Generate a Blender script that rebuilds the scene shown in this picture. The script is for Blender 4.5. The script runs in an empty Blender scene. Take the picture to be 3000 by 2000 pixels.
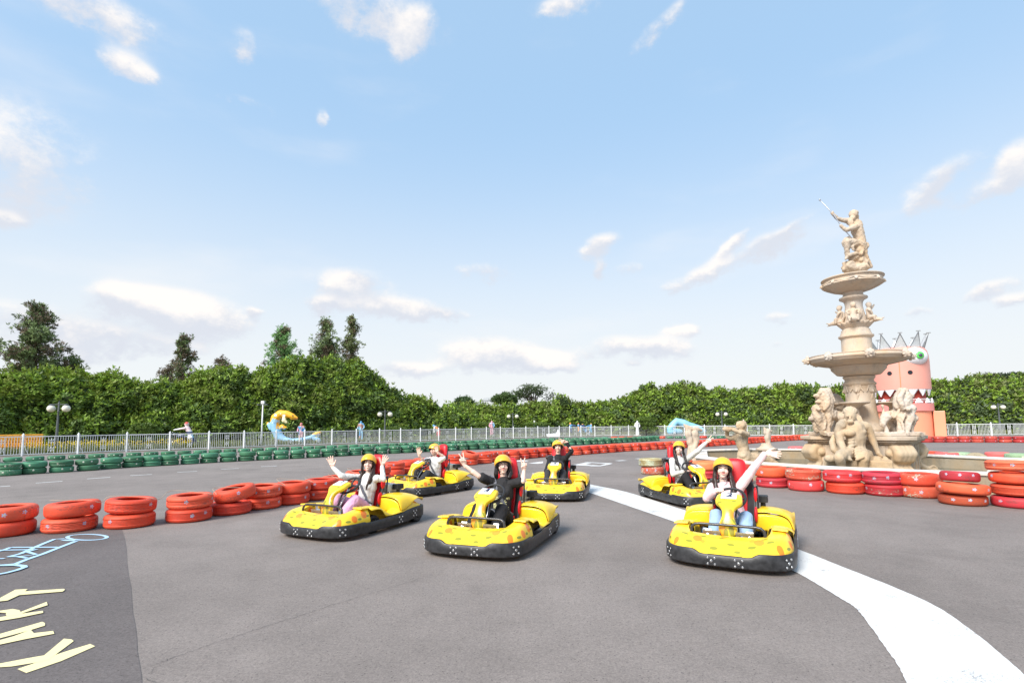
import bpy, bmesh, math, random
import numpy as np
from mathutils import Vector, Matrix, Euler, noise as mnoise
random.seed(7); np.random.seed(7)
S = bpy.context.scene
C = S.collection
PI = math.pi
rad = math.radians

# ---------------------------------------------------------------- camera
F = 1500.0; CH = 1.6; SHIFT = 106.0
PITCH = math.atan(0.09); ROLL = math.atan(-0.0098)
cam = bpy.data.cameras.new('camera'); camo = bpy.data.objects.new('camera', cam); C.objects.link(camo)
cam.sensor_width = 36.0; cam.lens = 36.0*F/3000.0; cam.shift_y = SHIFT/3000.0
cam.clip_start = 0.05; cam.clip_end = 3000
CM = Matrix.Rotation(PI/2+PITCH, 3, 'X') @ Matrix.Rotation(ROLL, 3, 'Z')
camo.matrix_world = Matrix.Translation((0, 0, CH)) @ CM.to_4x4()
S.camera = camo

# ---------------------------------------------------------------- sky, sun, exposure
SUN_EL = rad(42)      # the sun stands behind and to the left of the viewer
SUN_DIR = Vector((math.sin(rad(-140))*math.cos(SUN_EL), math.cos(rad(-140))*math.cos(SUN_EL), math.sin(SUN_EL)))
S.view_settings.view_transform = 'Standard'; S.view_settings.look = 'None'
S.view_settings.exposure = 0.88; S.view_settings.gamma = 1.0
S.render.engine = 'CYCLES'

def ray(px, py):
    d = CM @ Vector(((px-1500)/F, (1000-py+SHIFT)/F, -1.0))
    return d
def G(px, py, z=0.0):
    d = ray(px, py); t = (z-CH)/d.z
    return Vector((d.x*t, d.y*t, z))
def W(px, py, depth):
    d = ray(px, py); t = depth/d.y
    return Vector((d.x*t, d.y*t, CH+d.z*t))
def GX(px, depth, z=0.0):                # ground point on pixel column px at depth
    y = 1256-0.0098*px + (CH-z)*F/depth
    p = W(px, y, depth); return Vector((p.x, p.y, z))

w = bpy.data.worlds.new('World'); S.world = w; w.use_nodes = True
def build_world():
    nt = w.node_tree; N = nt.nodes; L = nt.links; N.clear()
    out = N.new('ShaderNodeOutputWorld'); bg = N.new('ShaderNodeBackground'); L.new(bg.outputs[0], out.inputs[0])
    sky = N.new('ShaderNodeTexSky'); sky.sky_type = 'NISHITA'; sky.sun_disc = False
    sky.sun_elevation = SUN_EL; sky.sun_rotation = math.atan2(SUN_DIR.x, SUN_DIR.y)
    sky.air_density = 1.0; sky.dust_density = 1.5; sky.ozone_density = 1.0
    def M(op, a, b=None, c=None, clamp=False):
        n = N.new('ShaderNodeMath'); n.operation = op; n.use_clamp = clamp
        for i, v in enumerate((a, b, c)):
            if v is None: continue
            if isinstance(v, (int, float)): n.inputs[i].default_value = v
            else: L.new(v, n.inputs[i])
        return n.outputs[0]
    def mix(f, a, b, mode='MIX'):
        n = N.new('ShaderNodeMix'); n.data_type = 'RGBA'; n.blend_type = mode; n.clamp_factor = True
        for i, v in ((0, f), (6, a), (7, b)):
            if isinstance(v, (int, float)): n.inputs[i].default_value = v
            elif isinstance(v, tuple): n.inputs[i].default_value = (*v, 1)
            else: L.new(v, n.inputs[i])
        return n.outputs[2]
    tc = N.new('ShaderNodeTexCoord'); sp = N.new('ShaderNodeSeparateXYZ'); L.new(tc.outputs['Generated'], sp.inputs[0])
    az = M('ARCTAN2', sp.outputs[0], sp.outputs[1]); el = M('ARCSINE', sp.outputs[2])
    # warped coordinates make ragged cloud edges
    nz = N.new('ShaderNodeTexNoise'); nz.inputs['Scale'].default_value = 9.0; nz.inputs['Detail'].default_value = 10; nz.inputs['Roughness'].default_value = 0.66
    mp = N.new('ShaderNodeMapping'); mp.inputs['Scale'].default_value = (1, 1, 1.35); L.new(tc.outputs['Generated'], mp.inputs[0]); L.new(mp.outputs[0], nz.inputs[0])
    n1 = M('SUBTRACT', nz.outputs['Fac'], 0.5)
    nw = N.new('ShaderNodeTexNoise'); nw.inputs['Scale'].default_value = 17.0; nw.inputs['Detail'].default_value = 5
    L.new(mp.outputs[0], nw.inputs[0]); n2 = M('SUBTRACT', nw.outputs['Fac'], 0.5)
    azw = M('MULTIPLY_ADD', n2, 0.06, az); elw = M('MULTIPLY_ADD', n1, 0.05, el)
    T = None; Ssum = None
    for (px, py, hw, hh, amp, tilt) in CLOUDS:
        d = ray(px, py).normalized(); a0 = math.atan2(d.x, d.y); e0 = math.asin(d.z)
        d2 = ray(px+hw, py).normalized(); ha = abs(math.atan2(d2.x, d2.y)-a0)
        d3 = ray(px, py-hh).normalized(); he = abs(math.asin(d3.z)-e0)
        u = M('SUBTRACT', azw, a0); v = M('SUBTRACT', elw, e0)
        v = M('MULTIPLY_ADD', u, -tilt, v)
        u = M('DIVIDE', u, ha*.95); v = M('DIVIDE', v, he*1.1)
        r2 = M('ADD', M('MULTIPLY', u, u), M('MULTIPLY', v, v))
        g = M('MULTIPLY', M('EXPONENT', M('MULTIPLY', r2, -1.0)), amp)
        Ssum = g if Ssum is None else M('ADD', Ssum, g)
        t = M('MULTIPLY', g, v); T = t if T is None else M('ADD', T, t)
    dens = M('MULTIPLY_ADD', n1, 2.3, Ssum); dens = M('MULTIPLY', dens, M('MULTIPLY', Ssum, 4.0, clamp=True))
    dens = M('ADD', dens, M('MULTIPLY', n2, M('MULTIPLY', Ssum, 0.6)))
    def smooth(x, a, b):
        n = N.new('ShaderNodeMapRange'); n.interpolation_type = 'SMOOTHSTEP'
        L.new(x, n.inputs[0]); n.inputs[1].default_value = a; n.inputs[2].default_value = b; return n.outputs[0]
    cov = smooth(dens, 0.02, 0.72)
    rel = M('DIVIDE', T, M('MAXIMUM', Ssum, 0.02))
    lit = smooth(M('ADD', rel, M('MULTIPLY', n1, 3.0)), -0.45, 0.75)
    lowf = smooth(el, 0.62, 0.03)         # horizon haze whitens the low sky
    base = mix(1.0, sky.outputs[0], (SKYK[0], SKYK[1], SKYK[2]), 'MULTIPLY')
    base = mix(0.72, base, HAZE2)
    base = mix(M('MULTIPLY', M('POWER', lowf, 1.25), 0.97), base, HAZE)
    
    wisp = N.new('ShaderNodeTexNoise'); wisp.inputs['Scale'].default_value = 2.6; wisp.inputs['Detail'].default_value = 6
    mp2 = N.new('ShaderNodeMapping'); mp2.inputs['Scale'].default_value = (1, 1, 3.5); L.new(tc.outputs['Generated'], mp2.inputs[0]); L.new(mp2.outputs[0], wisp.inputs[0])
    base = mix(M('MULTIPLY', smooth(wisp.outputs['Fac'], 0.5, 0.8), 0.3), base, CWHITE)
    ccol = mix(lit, CGREY, CWHITE)
    col = mix(M('MULTIPLY', cov, 0.94), base, ccol)
    L.new(col, bg.inputs[0]); bg.inputs[1].default_value = SKY_STR
# (px, py, half width, half height, strength, tilt) - direction of each cloud seen in the sky
CLOUDS = [
 (60, 470, 210, 150, .62, 0), (30, 640, 60, 22, .5, -.2), (270, 20, 190, 55, .62, 0), (375, 190, 90, 40, .55, 0),
 (720, 130, 40, 50, .42, 0), (1080, 25, 190, 60, .66, 0), (1200, 100, 60, 60, .55, .5), (1660, 15, 85, 30, .6, 0), (1940, 70, 100, 30, .4, .5),
 (720, 305, 70, 25, .36, 0), (940, 345, 16, 30, .36, 0),
 (340, 880, 85, 42, .95, 0), (480, 900, 170, 50, .95, 0), (590, 935, 150, 45, .75, 0), (290, 985, 150, 40, .7, 0), (60, 930, 170, 45, .62, 0), (450, 1010, 160, 30, .5, 0), (760, 918, 25, 14, .7, 0), (150,1020,160,40,.4,0),
 (1030, 832, 95, 38, 1.0, 0), (960, 890, 50, 20, .8, 0), (1150, 905, 140, 32, .95, 0), (1280, 925, 90, 16, .6, 0),
 (1415, 800, 85, 28, .6, 0), (1420, 1030, 110, 38, .95, 0), (1550, 1050, 130, 28, .7, 0), (1800, 1015, 80, 28, .75, 0), (1930, 1020, 95, 30, .8, 0), (1190, 1080, 130, 22, .6, 0), (1600, 1075, 90, 14, .6, 0),
 (1760, 722, 52, 30, .95, .2), (1755, 785, 24, 22, .7, 0), (2040, 810, 130, 24, .72, .3), (2150, 715, 60, 22, .7, .5), (2240, 735, 85, 34, .9, .35), (2330, 680, 60, 22, .6, .6),
 (1995, 965, 48, 18, .75, 0), (1860, 790, 60, 24, .4, 0), (2280, 930, 50, 20, .45, 0), (2270, 1015, 30, 12, .5, 0),
 (2760, 540, 110, 50, .95, .35), (2900, 565, 120, 30, .75, .3), (2980, 470, 80, 50, .75, .3), (2710, 920, 42, 18, .65, 0), (2900, 850, 90, 24, .6, .3), (2975, 880, 50, 20, .65, .2), (1850,1068,40,10,.5,0),
]
SKYK = (1.0, 1.05, 1.12); HAZE = (4.95, 5.1, 5.15); HAZE2 = (2.75, 4.15, 5.7); CWHITE = (5.85, 5.55, 5.3); CGREY = (4.05, 4.25, 4.7); SKY_STR = 0.10
build_world()
sl = bpy.data.lights.new('sun', 'SUN'); sl.energy = 2.9; sl.angle = rad(26); sl.color = (1.0, .95, .87)
slo = bpy.data.objects.new('sun', sl); C.objects.link(slo); slo.location = (-20, -20, 40)
slo.rotation_euler = SUN_DIR.to_track_quat('Z', 'Y').to_euler()

# ---------------------------------------------------------------- materials
MATS = {}
def srgb(h):
    h = h.lstrip('#'); v = [int(h[i:i+2], 16)/255 for i in (0, 2, 4)]
    return tuple(x/12.92 if x <= .04045 else ((x+.055)/1.055)**2.4 for x in v)
def mat(name, col, rough=.6, metal=0.0, var=.12, vscale=6.0, bump=0.0, bscale=60.0, spec=.5, coat=0.0, attr=None, trans=0.0, objcol=False):
    if name in MATS: return MATS[name]
    m = bpy.data.materials.new(name); m.use_nodes = True; nt = m.node_tree; N = nt.nodes; L = nt.links
    b = N['Principled BSDF']; b.inputs['Roughness'].default_value = rough; b.inputs['Metallic'].default_value = metal
    b.inputs['Specular IOR Level'].default_value = spec; b.inputs['Coat Weight'].default_value = coat
    tc = N.new('ShaderNodeTexCoord')
    src = None
    if attr:
        a = N.new('ShaderNodeAttribute'); a.attribute_name = attr; src = a.outputs['Color']
    elif objcol:
        a = N.new('ShaderNodeObjectInfo'); src = a.outputs['Color']
    n = N.new('ShaderNodeTexNoise'); n.inputs['Scale'].default_value = vscale; n.inputs['Detail'].default_value = 5; L.new(tc.outputs['Object'], n.inputs[0])
    mr = N.new('ShaderNodeMapRange'); L.new(n.outputs['Fac'], mr.inputs[0]); mr.inputs[1].default_value = .3; mr.inputs[2].default_value = .7
    mr.inputs[3].default_value = 1-var; mr.inputs[4].default_value = 1+var
    mx = N.new('ShaderNodeMix'); mx.data_type = 'RGBA'; mx.blend_type = 'MULTIPLY'; mx.inputs[0].default_value = 1
    if src: L.new(src, mx.inputs[6])
    else: mx.inputs[6].default_value = (*col, 1)
    L.new(mr.outputs[0], mx.inputs[7]); L.new(mx.outputs[2], b.inputs['Base Color'])
    if bump:
        n2 = N.new('ShaderNodeTexNoise'); n2.inputs['Scale'].default_value = bscale; n2.inputs['Detail'].default_value = 4; L.new(tc.outputs['Object'], n2.inputs[0])
        bp = N.new('ShaderNodeBump'); bp.inputs['Strength'].default_value = bump; bp.inputs['Distance'].default_value = .01
        L.new(n2.outputs['Fac'], bp.inputs['Height']); L.new(bp.outputs[0], b.inputs['Normal'])
    if trans:
        t = N.new('ShaderNodeBsdfTranslucent'); L.new(mx.outputs[2], t.inputs[0])
        ms = N.new('ShaderNodeMixShader'); ms.inputs[0].default_value = trans
        L.new(b.outputs[0], ms.inputs[1]); L.new(t.outputs[0], ms.inputs[2]); L.new(ms.outputs[0], N['Material Output'].inputs[0])
    MATS[name] = m; return m

# ---------------------------------------------------------------- object helpers
def tag(o, label=None, cat=None, group=None, kind=None):
    if label: o['label'] = label
    if cat: o['category'] = cat
    if group: o['group'] = group
    if kind: o['kind'] = kind
    return o
def link(name, me, m=None, parent=None, smooth=True, loc=None):
    o = bpy.data.objects.new(name, me); C.objects.link(o)
    if m is not None:
        for x in (m if isinstance(m, (list, tuple)) else [m]): me.materials.append(x)
    if parent is not None: o.parent = parent
    if loc is not None: o.location = loc
    if smooth:
        me.polygons.foreach_set('use_smooth', [True]*len(me.polygons))
    return o
def empty(name, loc=(0, 0, 0), rz=0.0):
    o = bpy.data.objects.new(name, None); C.objects.link(o); o.empty_display_size = .2
    o.location = loc; o.rotation_euler = (0, 0, rz); return o
def mesh(v, f, name='m'):
    me = bpy.data.meshes.new(name); me.from_pydata([tuple(p) for p in v], [], [tuple(p) for p in f]); me.update(); return me
def copy_tree(o, parent=None):
    c = o.copy(); C.objects.link(c); c.parent = parent
    for ch in o.children: copy_tree(ch, c)
    return c

class MB:
    """collects shapes of ONE mesh"""
    def __init__(s): s.v = []; s.f = []; s.m = []
    def add(s, v, f, mi=0):
        k = len(s.v); s.v += [tuple(p) for p in v]; s.f += [tuple(i+k for i in q) for q in f]; s.m += [mi]*len(f); return s
    def box(s, c, d, R=None, mi=0, taper=1.0):
        c = Vector(c); v = []
        for z in (-1, 1):
            t = taper if z > 0 else 1.0
            for x, y in ((-1, -1), (1, -1), (1, 1), (-1, 1)):
                p = Vector((x*d[0]/2*t, y*d[1]/2*t, z*d[2]/2))
                if R is not None: p = R @ p
                v.append(c+p)
        return s.add(v, [(3, 2, 1, 0), (4, 5, 6, 7), (0, 1, 5, 4), (1, 2, 6, 5), (2, 3, 7, 6), (3, 0, 4, 7)], mi)
    def tube(s, pts, r, n=8, closed=False, mi=0, cap=True):
        pts = [Vector(p) for p in pts]; m = len(pts); rr = r if isinstance(r, (list, tuple)) else [r]*m
        v = []; f = []; up = None
        for i, p in enumerate(pts):
            if closed: t = pts[(i+1) % m]-pts[i-1]
            else: t = pts[min(i+1, m-1)]-pts[max(i-1, 0)]
            t.normalize()
            if up is None: up = t.orthogonal().normalized()
            else: up = (up - t*up.dot(t)).normalized()
            b = t.cross(up)
            for k in range(n):
                a = 2*PI*k/n; v.append(p+(up*math.cos(a)+b*math.sin(a))*rr[i])
        for i in range(m if closed else m-1):
            j = (i+1) % m
            for k in range(n):
                f.append((i*n+k, i*n+(k+1) % n, j*n+(k+1) % n, j*n+k))
        if not closed and cap:
            f.append(tuple(range(n-1, -1, -1))); f.append(tuple((m-1)*n+k for k in range(n)))
        return s.add(v, f, mi)
    def lathe(s, prof, n=32, c=(0, 0, 0), R=None, mi=0, sx=1.0, sy=1.0, cap=True):
        c = Vector(c); v = []; f = []; m = len(prof)
        for r, z in prof:
            for k in range(n):
                a = 2*PI*k/n; p = Vector((r*math.cos(a)*sx, r*math.sin(a)*sy, z))
                if R is not None: p = R @ p
                v.append(c+p)
        for i in range(m-1):
            for k in range(n): f.append((i*n+k, i*n+(k+1) % n, (i+1)*n+(k+1) % n, (i+1)*n+k))
        if cap:
            f.append(tuple(range(n-1, -1, -1))); f.append(tuple((m-1)*n+k for k in range(n)))
        return s.add(v, f, mi)
    def sphere(s, c, r, n=16, m=10, R=None, mi=0):
        r = (r, r, r) if isinstance(r, (int, float)) else r
        v = []; f = []; c = Vector(c)
        for i in range(m+1):
            t = PI*i/m
            for k in range(n):
                a = 2*PI*k/n; p = Vector((r[0]*math.sin(t)*math.cos(a), r[1]*math.sin(t)*math.sin(a), -r[2]*math.cos(t)))
                if R is not None: p = R @ p
                v.append(c+p)
        for i in range(m):
            for k in range(n): f.append((i*n+k, i*n+(k+1) % n, (i+1)*n+(k+1) % n, (i+1)*n+k))
        return s.add(v, f, mi)
    def prism(s, pts, z0, z1, M=None, mi=0):
        n = len(pts); v = [Vector((x, y, z0)) for x, y in pts]+[Vector((x, y, z1)) for x, y in pts]
        if M is not None: v = [M @ p for p in v]
        return s.add(v, [tuple(range(n-1, -1, -1)), tuple(range(n, 2*n))]+[(i, (i+1) % n, n+(i+1) % n, n+i) for i in range(n)], mi)
    def grid(s, P, mi=0, closed_u=False):
        """P[i][j] points"""
        a = len(P); b = len(P[0]); v = [p for row in P for p in row]; f = []
        for i in range(a-1 if not closed_u else a):
            for j in range(b-1):
                i2 = (i+1) % a; f.append((i*b+j, i2*b+j, i2*b+j+1, i*b+j+1))
        return s.add(v, f, mi)
    def build(s, name, m=None, parent=None, smooth=True, bevel=0.0, sub=0, loc=None, solid=0.0, auto=None):
        me = bpy.data.meshes.new(name); me.from_pydata(s.v, [], s.f); me.update()
        o = link(name, me, m, parent, smooth, loc)
        if any(s.m): me.polygons.foreach_set('material_index', s.m)
        if solid:
            q = o.modifiers.new('so', 'SOLIDIFY'); q.thickness = solid; q.offset = -1
        if bevel:
            q = o.modifiers.new('be', 'BEVEL'); q.width = bevel; q.segments = 2; q.limit_method = 'ANGLE'; q.angle_limit = rad(35)
        if sub:
            q = o.modifiers.new('su', 'SUBSURF'); q.levels = sub; q.render_levels = sub
        if auto is not None:
            bm = bmesh.new(); bm.from_mesh(me)
            for e in bm.edges: e.smooth = e.calc_face_angle(0.0) < rad(auto)
            bm.to_mesh(me); bm.free()
        return o

# ---- sculpting by volume: overlapping capsules / ellipsoids fused into one continuous skin
def frame(d):
    d = Vector(d).normalized(); u = d.orthogonal().normalized(); return d, u, d.cross(u)
def _cap(mb, p1, p2, r1, r2, n=12):
    p1 = Vector(p1); p2 = Vector(p2); d = p2-p1; L = d.length
    if L < 1e-6: d = Vector((0, 0, 1)); L = 1e-6
    d, u, b = frame(d); v = []; f = []; rings = []
    for i in range(5):
        a = PI/2*(i/4); rings.append((-math.cos(a)*r1, math.sin(a)*r1))
    for i in range(5):
        a = PI/2*(i/4); rings.append((L+math.sin(a)*r2, math.cos(a)*r2))
    for z, r in rings:
        for k in range(n):
            t = 2*PI*k/n; v.append(p1+d*z+(u*math.cos(t)+b*math.sin(t))*max(r, 1e-4))
    for i in range(len(rings)-1):
        for k in range(n): f.append((i*n+k, i*n+(k+1) % n, (i+1)*n+(k+1) % n, (i+1)*n+k))
    f.append(tuple(range(n-1, -1, -1))); f.append(tuple((len(rings)-1)*n+k for k in range(n)))
    mb.add(v, f)
def blob(name, prims, voxel, m, parent=None, smooth=3, disp=None, colfn=None, warp=None):
    mb = MB()
    for q in prims:
        if q[0] == 'c': _cap(mb, q[1], q[2], q[3], q[4])
        elif q[0] == 'e': mb.sphere(q[1], q[2], 16, 10, q[3] if len(q) > 3 else None)
        elif q[0] == 'b': mb.box(q[1], q[2], q[3] if len(q) > 3 else None)
        elif q[0] == 'p':
            for i in range(len(q[1])-1): _cap(mb, q[1][i], q[1][i+1], q[2][i], q[2][i+1])
    me = bpy.data.meshes.new('tmp'); me.from_pydata(mb.v, [], mb.f); me.update()
    o = bpy.data.objects.new('tmp', me); C.objects.link(o)
    r = o.modifiers.new('r', 'REMESH'); r.mode = 'VOXEL'; r.voxel_size = voxel
    if smooth:
        s = o.modifiers.new('s', 'SMOOTH'); s.iterations = smooth; s.factor = .5
    dg = bpy.context.evaluated_depsgraph_get(); dg.update()
    me2 = bpy.data.meshes.new_from_object(o.evaluated_get(dg)); bpy.data.objects.remove(o)
    me2.name = name; me2.materials.clear()
    if disp or warp:
        n = len(me2.vertices); co = np.empty(n*3); me2.vertices.foreach_get('co', co); co = co.reshape(-1, 3)
        no = np.empty(n*3); me2.vertices.foreach_get('normal', no); no = no.reshape(-1, 3)
        if disp:
            for amp, sc, str_ in (disp if isinstance(disp, list) else [disp]):
                ph = np.array([1.3, 4.1, 2.2]); st = np.array(str_)
                k = co*st*sc
                q = np.sin(k[:, 0]+1.7*np.sin(k[:, 1]*1.3+ph[0]))*np.sin(k[:, 1]*1.1+1.9*np.sin(k[:, 2]*.9+ph[1]))+np.sin(k[:, 2]*1.2+1.5*np.sin(k[:, 0]*1.15+ph[2]))*.7
                co += no*(q*amp)[:, None]
        if warp: co = warp(co)
        me2.vertices.foreach_set('co', co.ravel()); me2.update()
    if colfn:
        n = len(me2.vertices); co = np.empty(n*3); me2.vertices.foreach_get('co', co); co = co.reshape(-1, 3)
        col = np.ones((n, 4)); col[:, :3] = colfn(co)
        a = me2.color_attributes.new('Col', 'FLOAT_COLOR', 'POINT'); a.data.foreach_set('color', col.ravel())
    return link(name, me2, m, parent)
def textmesh(s, size, ext=0.0, shear=0.0, bold=0.0, spacing=1.0, align='CENTER'):
    cu = bpy.data.curves.new('t', 'FONT'); cu.body = s; cu.size = size; cu.extrude = ext; cu.shear = shear; cu.offset = bold
    cu.space_character = spacing; cu.align_x = align; cu.align_y = 'CENTER' if align == 'CENTER' else 'BOTTOM_BASELINE'
    o = bpy.data.objects.new('t', cu); C.objects.link(o)
    dg = bpy.context.evaluated_depsgraph_get(); dg.update()
    me = bpy.data.meshes.new_from_object(o.evaluated_get(dg)); bpy.data.objects.remove(o); me.materials.clear(); return me
ORD = ['first', 'second', 'third', 'fourth', 'fifth', 'sixth', 'seventh', 'eighth', 'ninth', 'tenth', 'eleventh', 'twelfth', 'thirteenth', 'fourteenth', 'fifteenth', 'sixteenth', 'seventeenth', 'eighteenth', 'nineteenth', 'twentieth']
def ordn(i):
    if i < 20: return ORD[i]
    n = i+1; tens = {2: 'twenty', 3: 'thirty', 4: 'forty', 5: 'fifty', 6: 'sixty', 7: 'seventy'}
    if n % 10 == 0: return tens[n//10][:-1]+'ieth'
    return tens[n//10]+' '+ORD[n % 10-1]
# ---------------------------------------------------------------- ground, markings
def asphalt(name, k=1.0, tint=(1, 1, 1)):
    m = bpy.data.materials.new(name); m.use_nodes = True; nt = m.node_tree; N = nt.nodes; L = nt.links; b = N['Principled BSDF']
    tc = N.new('ShaderNodeTexCoord')
    def nz(s, d=4, r=.6):
        n = N.new('ShaderNodeTexNoise'); n.inputs['Scale'].default_value = s; n.inputs['Detail'].default_value = d; n.inputs['Roughness'].default_value = r
        L.new(tc.outputs['Object'], n.inputs[0]); return n.outputs['Fac']
    def rng(x, a, b_, c, d):
        n = N.new('ShaderNodeMapRange'); L.new(x, n.inputs[0])
        for i, v in enumerate((a, b_, c, d)): n.inputs[i+1].default_value = v
        return n.outputs[0]
    def mul(a, b_):
        n = N.new('ShaderNodeMath'); n.operation = 'MULTIPLY'; L.new(a, n.inputs[0]); L.new(b_, n.inputs[1]); return n.outputs[0]
    big = rng(nz(.3, 4), .3, .7, .82, 1.12); mid = rng(nz(2.3, 5), .3, .7, .93, 1.07); fine = rng(nz(60, 5, .9), .34, .66, .66, 1.34)
    fine2 = rng(nz(22, 5, .8), .33, .67, .86, 1.14)
    vo = N.new('ShaderNodeTexVoronoi'); vo.inputs['Scale'].default_value = 90; L.new(tc.outputs['Object'], vo.inputs[0])
    hole = rng(vo.outputs['Distance'], .06, .16, .55, 1.0)
    vr = N.new('ShaderNodeTexVoronoi'); vr.inputs['Scale'].default_value = 26; L.new(tc.outputs['Object'], vr.inputs[0])
    peb = rng(vr.outputs['Distance'], .08, .17, .38, 1.0)
    stain = rng(nz(.9, 7, .65), .52, .70, 1.0, .86); v = mul(mul(mul(mul(big, mid), stain), mul(fine, fine2)), mul(hole, peb))
    mx = N.new('ShaderNodeMix'); mx.data_type = 'RGBA'; mx.blend_type = 'MULTIPLY'; mx.inputs[0].default_value = 1
    mx.inputs[6].default_value = (.245*k*tint[0], .209*k*tint[1], .190*k*tint[2], 1); L.new(v, mx.inputs[7]); L.new(mx.outputs[2], b.inputs['Base Color'])
    b.inputs['Roughness'].default_value = .85; b.inputs['Specular IOR Level'].default_value = .3
    bp = N.new('ShaderNodeBump'); bp.inputs['Strength'].default_value = .45; bp.inputs['Distance'].default_value = .006
    L.new(fine, bp.inputs['Height']); L.new(bp.outputs[0], b.inputs['Normal'])
    MATS[name] = m; return m
def paint(name, col, wear=.35, scale=9.0):
    """road paint that lets worn specks through (alpha noise)"""
    m = bpy.data.materials.new(name); m.use_nodes = True; nt = m.node_tree; N = nt.nodes; L = nt.links; b = N['Principled BSDF']
    tc = N.new('ShaderNodeTexCoord')
    n = N.new('ShaderNodeTexNoise'); n.inputs['Scale'].default_value = 70; n.inputs['Detail'].default_value = 5; n.inputs['Roughness'].default_value = .75; L.new(tc.outputs['Object'], n.inputs[0])
    n2 = N.new('ShaderNodeTexNoise'); n2.inputs['Scale'].default_value = 2.6; n2.inputs['Detail'].default_value = 4; L.new(tc.outputs['Object'], n2.inputs[0])
    ad = N.new('ShaderNodeMath'); ad.operation = 'MULTIPLY_ADD'; L.new(n2.outputs['Fac'], ad.inputs[0]); ad.inputs[1].default_value = .7; L.new(n.outputs['Fac'], ad.inputs[2])
    mr = N.new('ShaderNodeMapRange'); L.new(ad.outputs[0], mr.inputs[0]); mr.inputs[1].default_value = .50+wear*.25; mr.inputs[2].default_value = .62+wear*.25
    mx = N.new('ShaderNodeMix'); mx.data_type = 'RGBA'; L.new(mr.outputs[0], mx.inputs[0]); mx.inputs[6].default_value = (.27, .26, .265, 1); mx.inputs[7].default_value = (*col, 1)
    L.new(mx.outputs[2], b.inputs['Base Color']); b.inputs['Roughness'].default_value = .7
    MATS[name] = m; return m
A0 = asphalt('asphalt'); A1 = asphalt('asphalt_dark', .66, (.97, .98, 1.03))
g = MB(); g.add([(-400, -30, 0), (400, -30, 0), (400, 900, 0), (-400, 900, 0)], [(0, 1, 2, 3)])
tag(g.build('ground', A0, smooth=False), 'grey asphalt race track surface', kind='structure')
def sheet(name, pts, z, m, kind='structure', label=None):
    mb = MB(); mb.add([(p[0], p[1], z) for p in pts], [tuple(range(len(pts)))])
    o = mb.build(name, m, smooth=False)
    if o.data.polygons[0].normal.z < 0: o.data.flip_normals()
    return tag(o, label, kind=kind)
# darker resurfaced patch in the left foreground, with a seam that wanders
seam = [G(352, 1535)]+[G(365+i*4.4+2*math.sin(i*1.9), 1575+i*37) for i in range(14)]
seam = [Vector((p.x, p.y, 0)) for p in seam]
pp = [(p.x, p.y) for p in seam]+[(-1.8, 1.2), (-9, 1.2), (-14, 6.5), (-14, 8.6)]
sheet('asphalt_patch', pp, .003, A1, label='darker resurfaced asphalt patch at the left')
def stroke(pts, wd, closed=False):
    pts = [Vector((p[0], p[1], 0)) for p in pts]; n = len(pts); L_ = []; R_ = []
    for i, p in enumerate(pts):
        if closed: t = pts[(i+1) % n]-pts[i-1]
        else: t = pts[min(i+1, n-1)]-pts[max(i-1, 0)]
        t.normalize(); q = Vector((-t.y, t.x, 0)); wv = wd[i] if isinstance(wd, (list, tuple)) else wd
        L_.append(p+q*wv/2); R_.append(p-q*wv/2)
    return L_, R_
def strokes(name, lst, z, m, kind='structure', label=None):
    mb = MB()
    for k, (pts, wd, closed) in enumerate(lst):
        a, b_ = stroke(pts, wd, closed); zz = z+.0008*k
        n = len(a); v = [(p.x, p.y, zz) for p in a]+[(p.x, p.y, zz) for p in b_]
        f = [(n+i, n+(i+1) % n, (i+1) % n, i) for i in range(n if closed else n-1)]; mb.add(v, f)
    o = mb.build(name, m, smooth=False)
    return tag(o, label, kind=kind)
WP = paint('white_road_paint', (.70, .69, .67), .54)
def catmull(pts, n=8):
    out = []; P = [pts[0]]+list(pts)+[pts[-1]]
    for i in range(1, len(P)-2):
        for k in range(n):
            t = k/n; a, b_, c, d = [Vector(x) for x in P[i-1:i+3]]
            out.append(.5*((2*b_)+(c-a)*t+(2*a-5*b_+4*c-d)*t*t+(3*b_-a-3*c+d)*t**3))
    out.append(Vector(pts[-1])); return out
up = [(1560, 1385), (1640, 1398), (1735, 1420), (1835, 1441), (1992, 1490), (2150, 1540), (2338, 1609), (2467, 1660), (2630, 1725), (2752, 1782), (2871, 1866), (2943, 1926), (3000, 1977), (3080, 2060), (3120, 2120)]
lo = [(1560, 1398), (1640, 1419), (1735, 1446), (1835, 1480), (1971, 1527), (2130, 1588), (2300, 1662), (2359, 1691), (2457, 1750), (2508, 1783), (2553, 1840), (2600, 1905), (2633, 1953), (2660, 2010), (2675, 2060)]
U = catmull([G(*p) for p in up], 10); Lo = catmull([G(*p) for p in lo], 10)
rr = random.Random(3)
Lo = [p+Vector((rr.uniform(-.004, .004), rr.uniform(-.004, .004), 0)) for p in Lo]; U = [p+Vector((rr.uniform(-.003, .003), rr.uniform(-.003, .003), 0)) for p in U]
mb = MB(); mb.add([(p.x, p.y, .006) for p in U]+[(p.x, p.y, .006) for p in Lo], [(len(U)+i, len(U)+i+1, i+1, i) for i in range(len(U)-1)])
tag(mb.build('road_line', WP, smooth=False), 'wide curved white line painted on the track', kind='structure')
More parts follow.
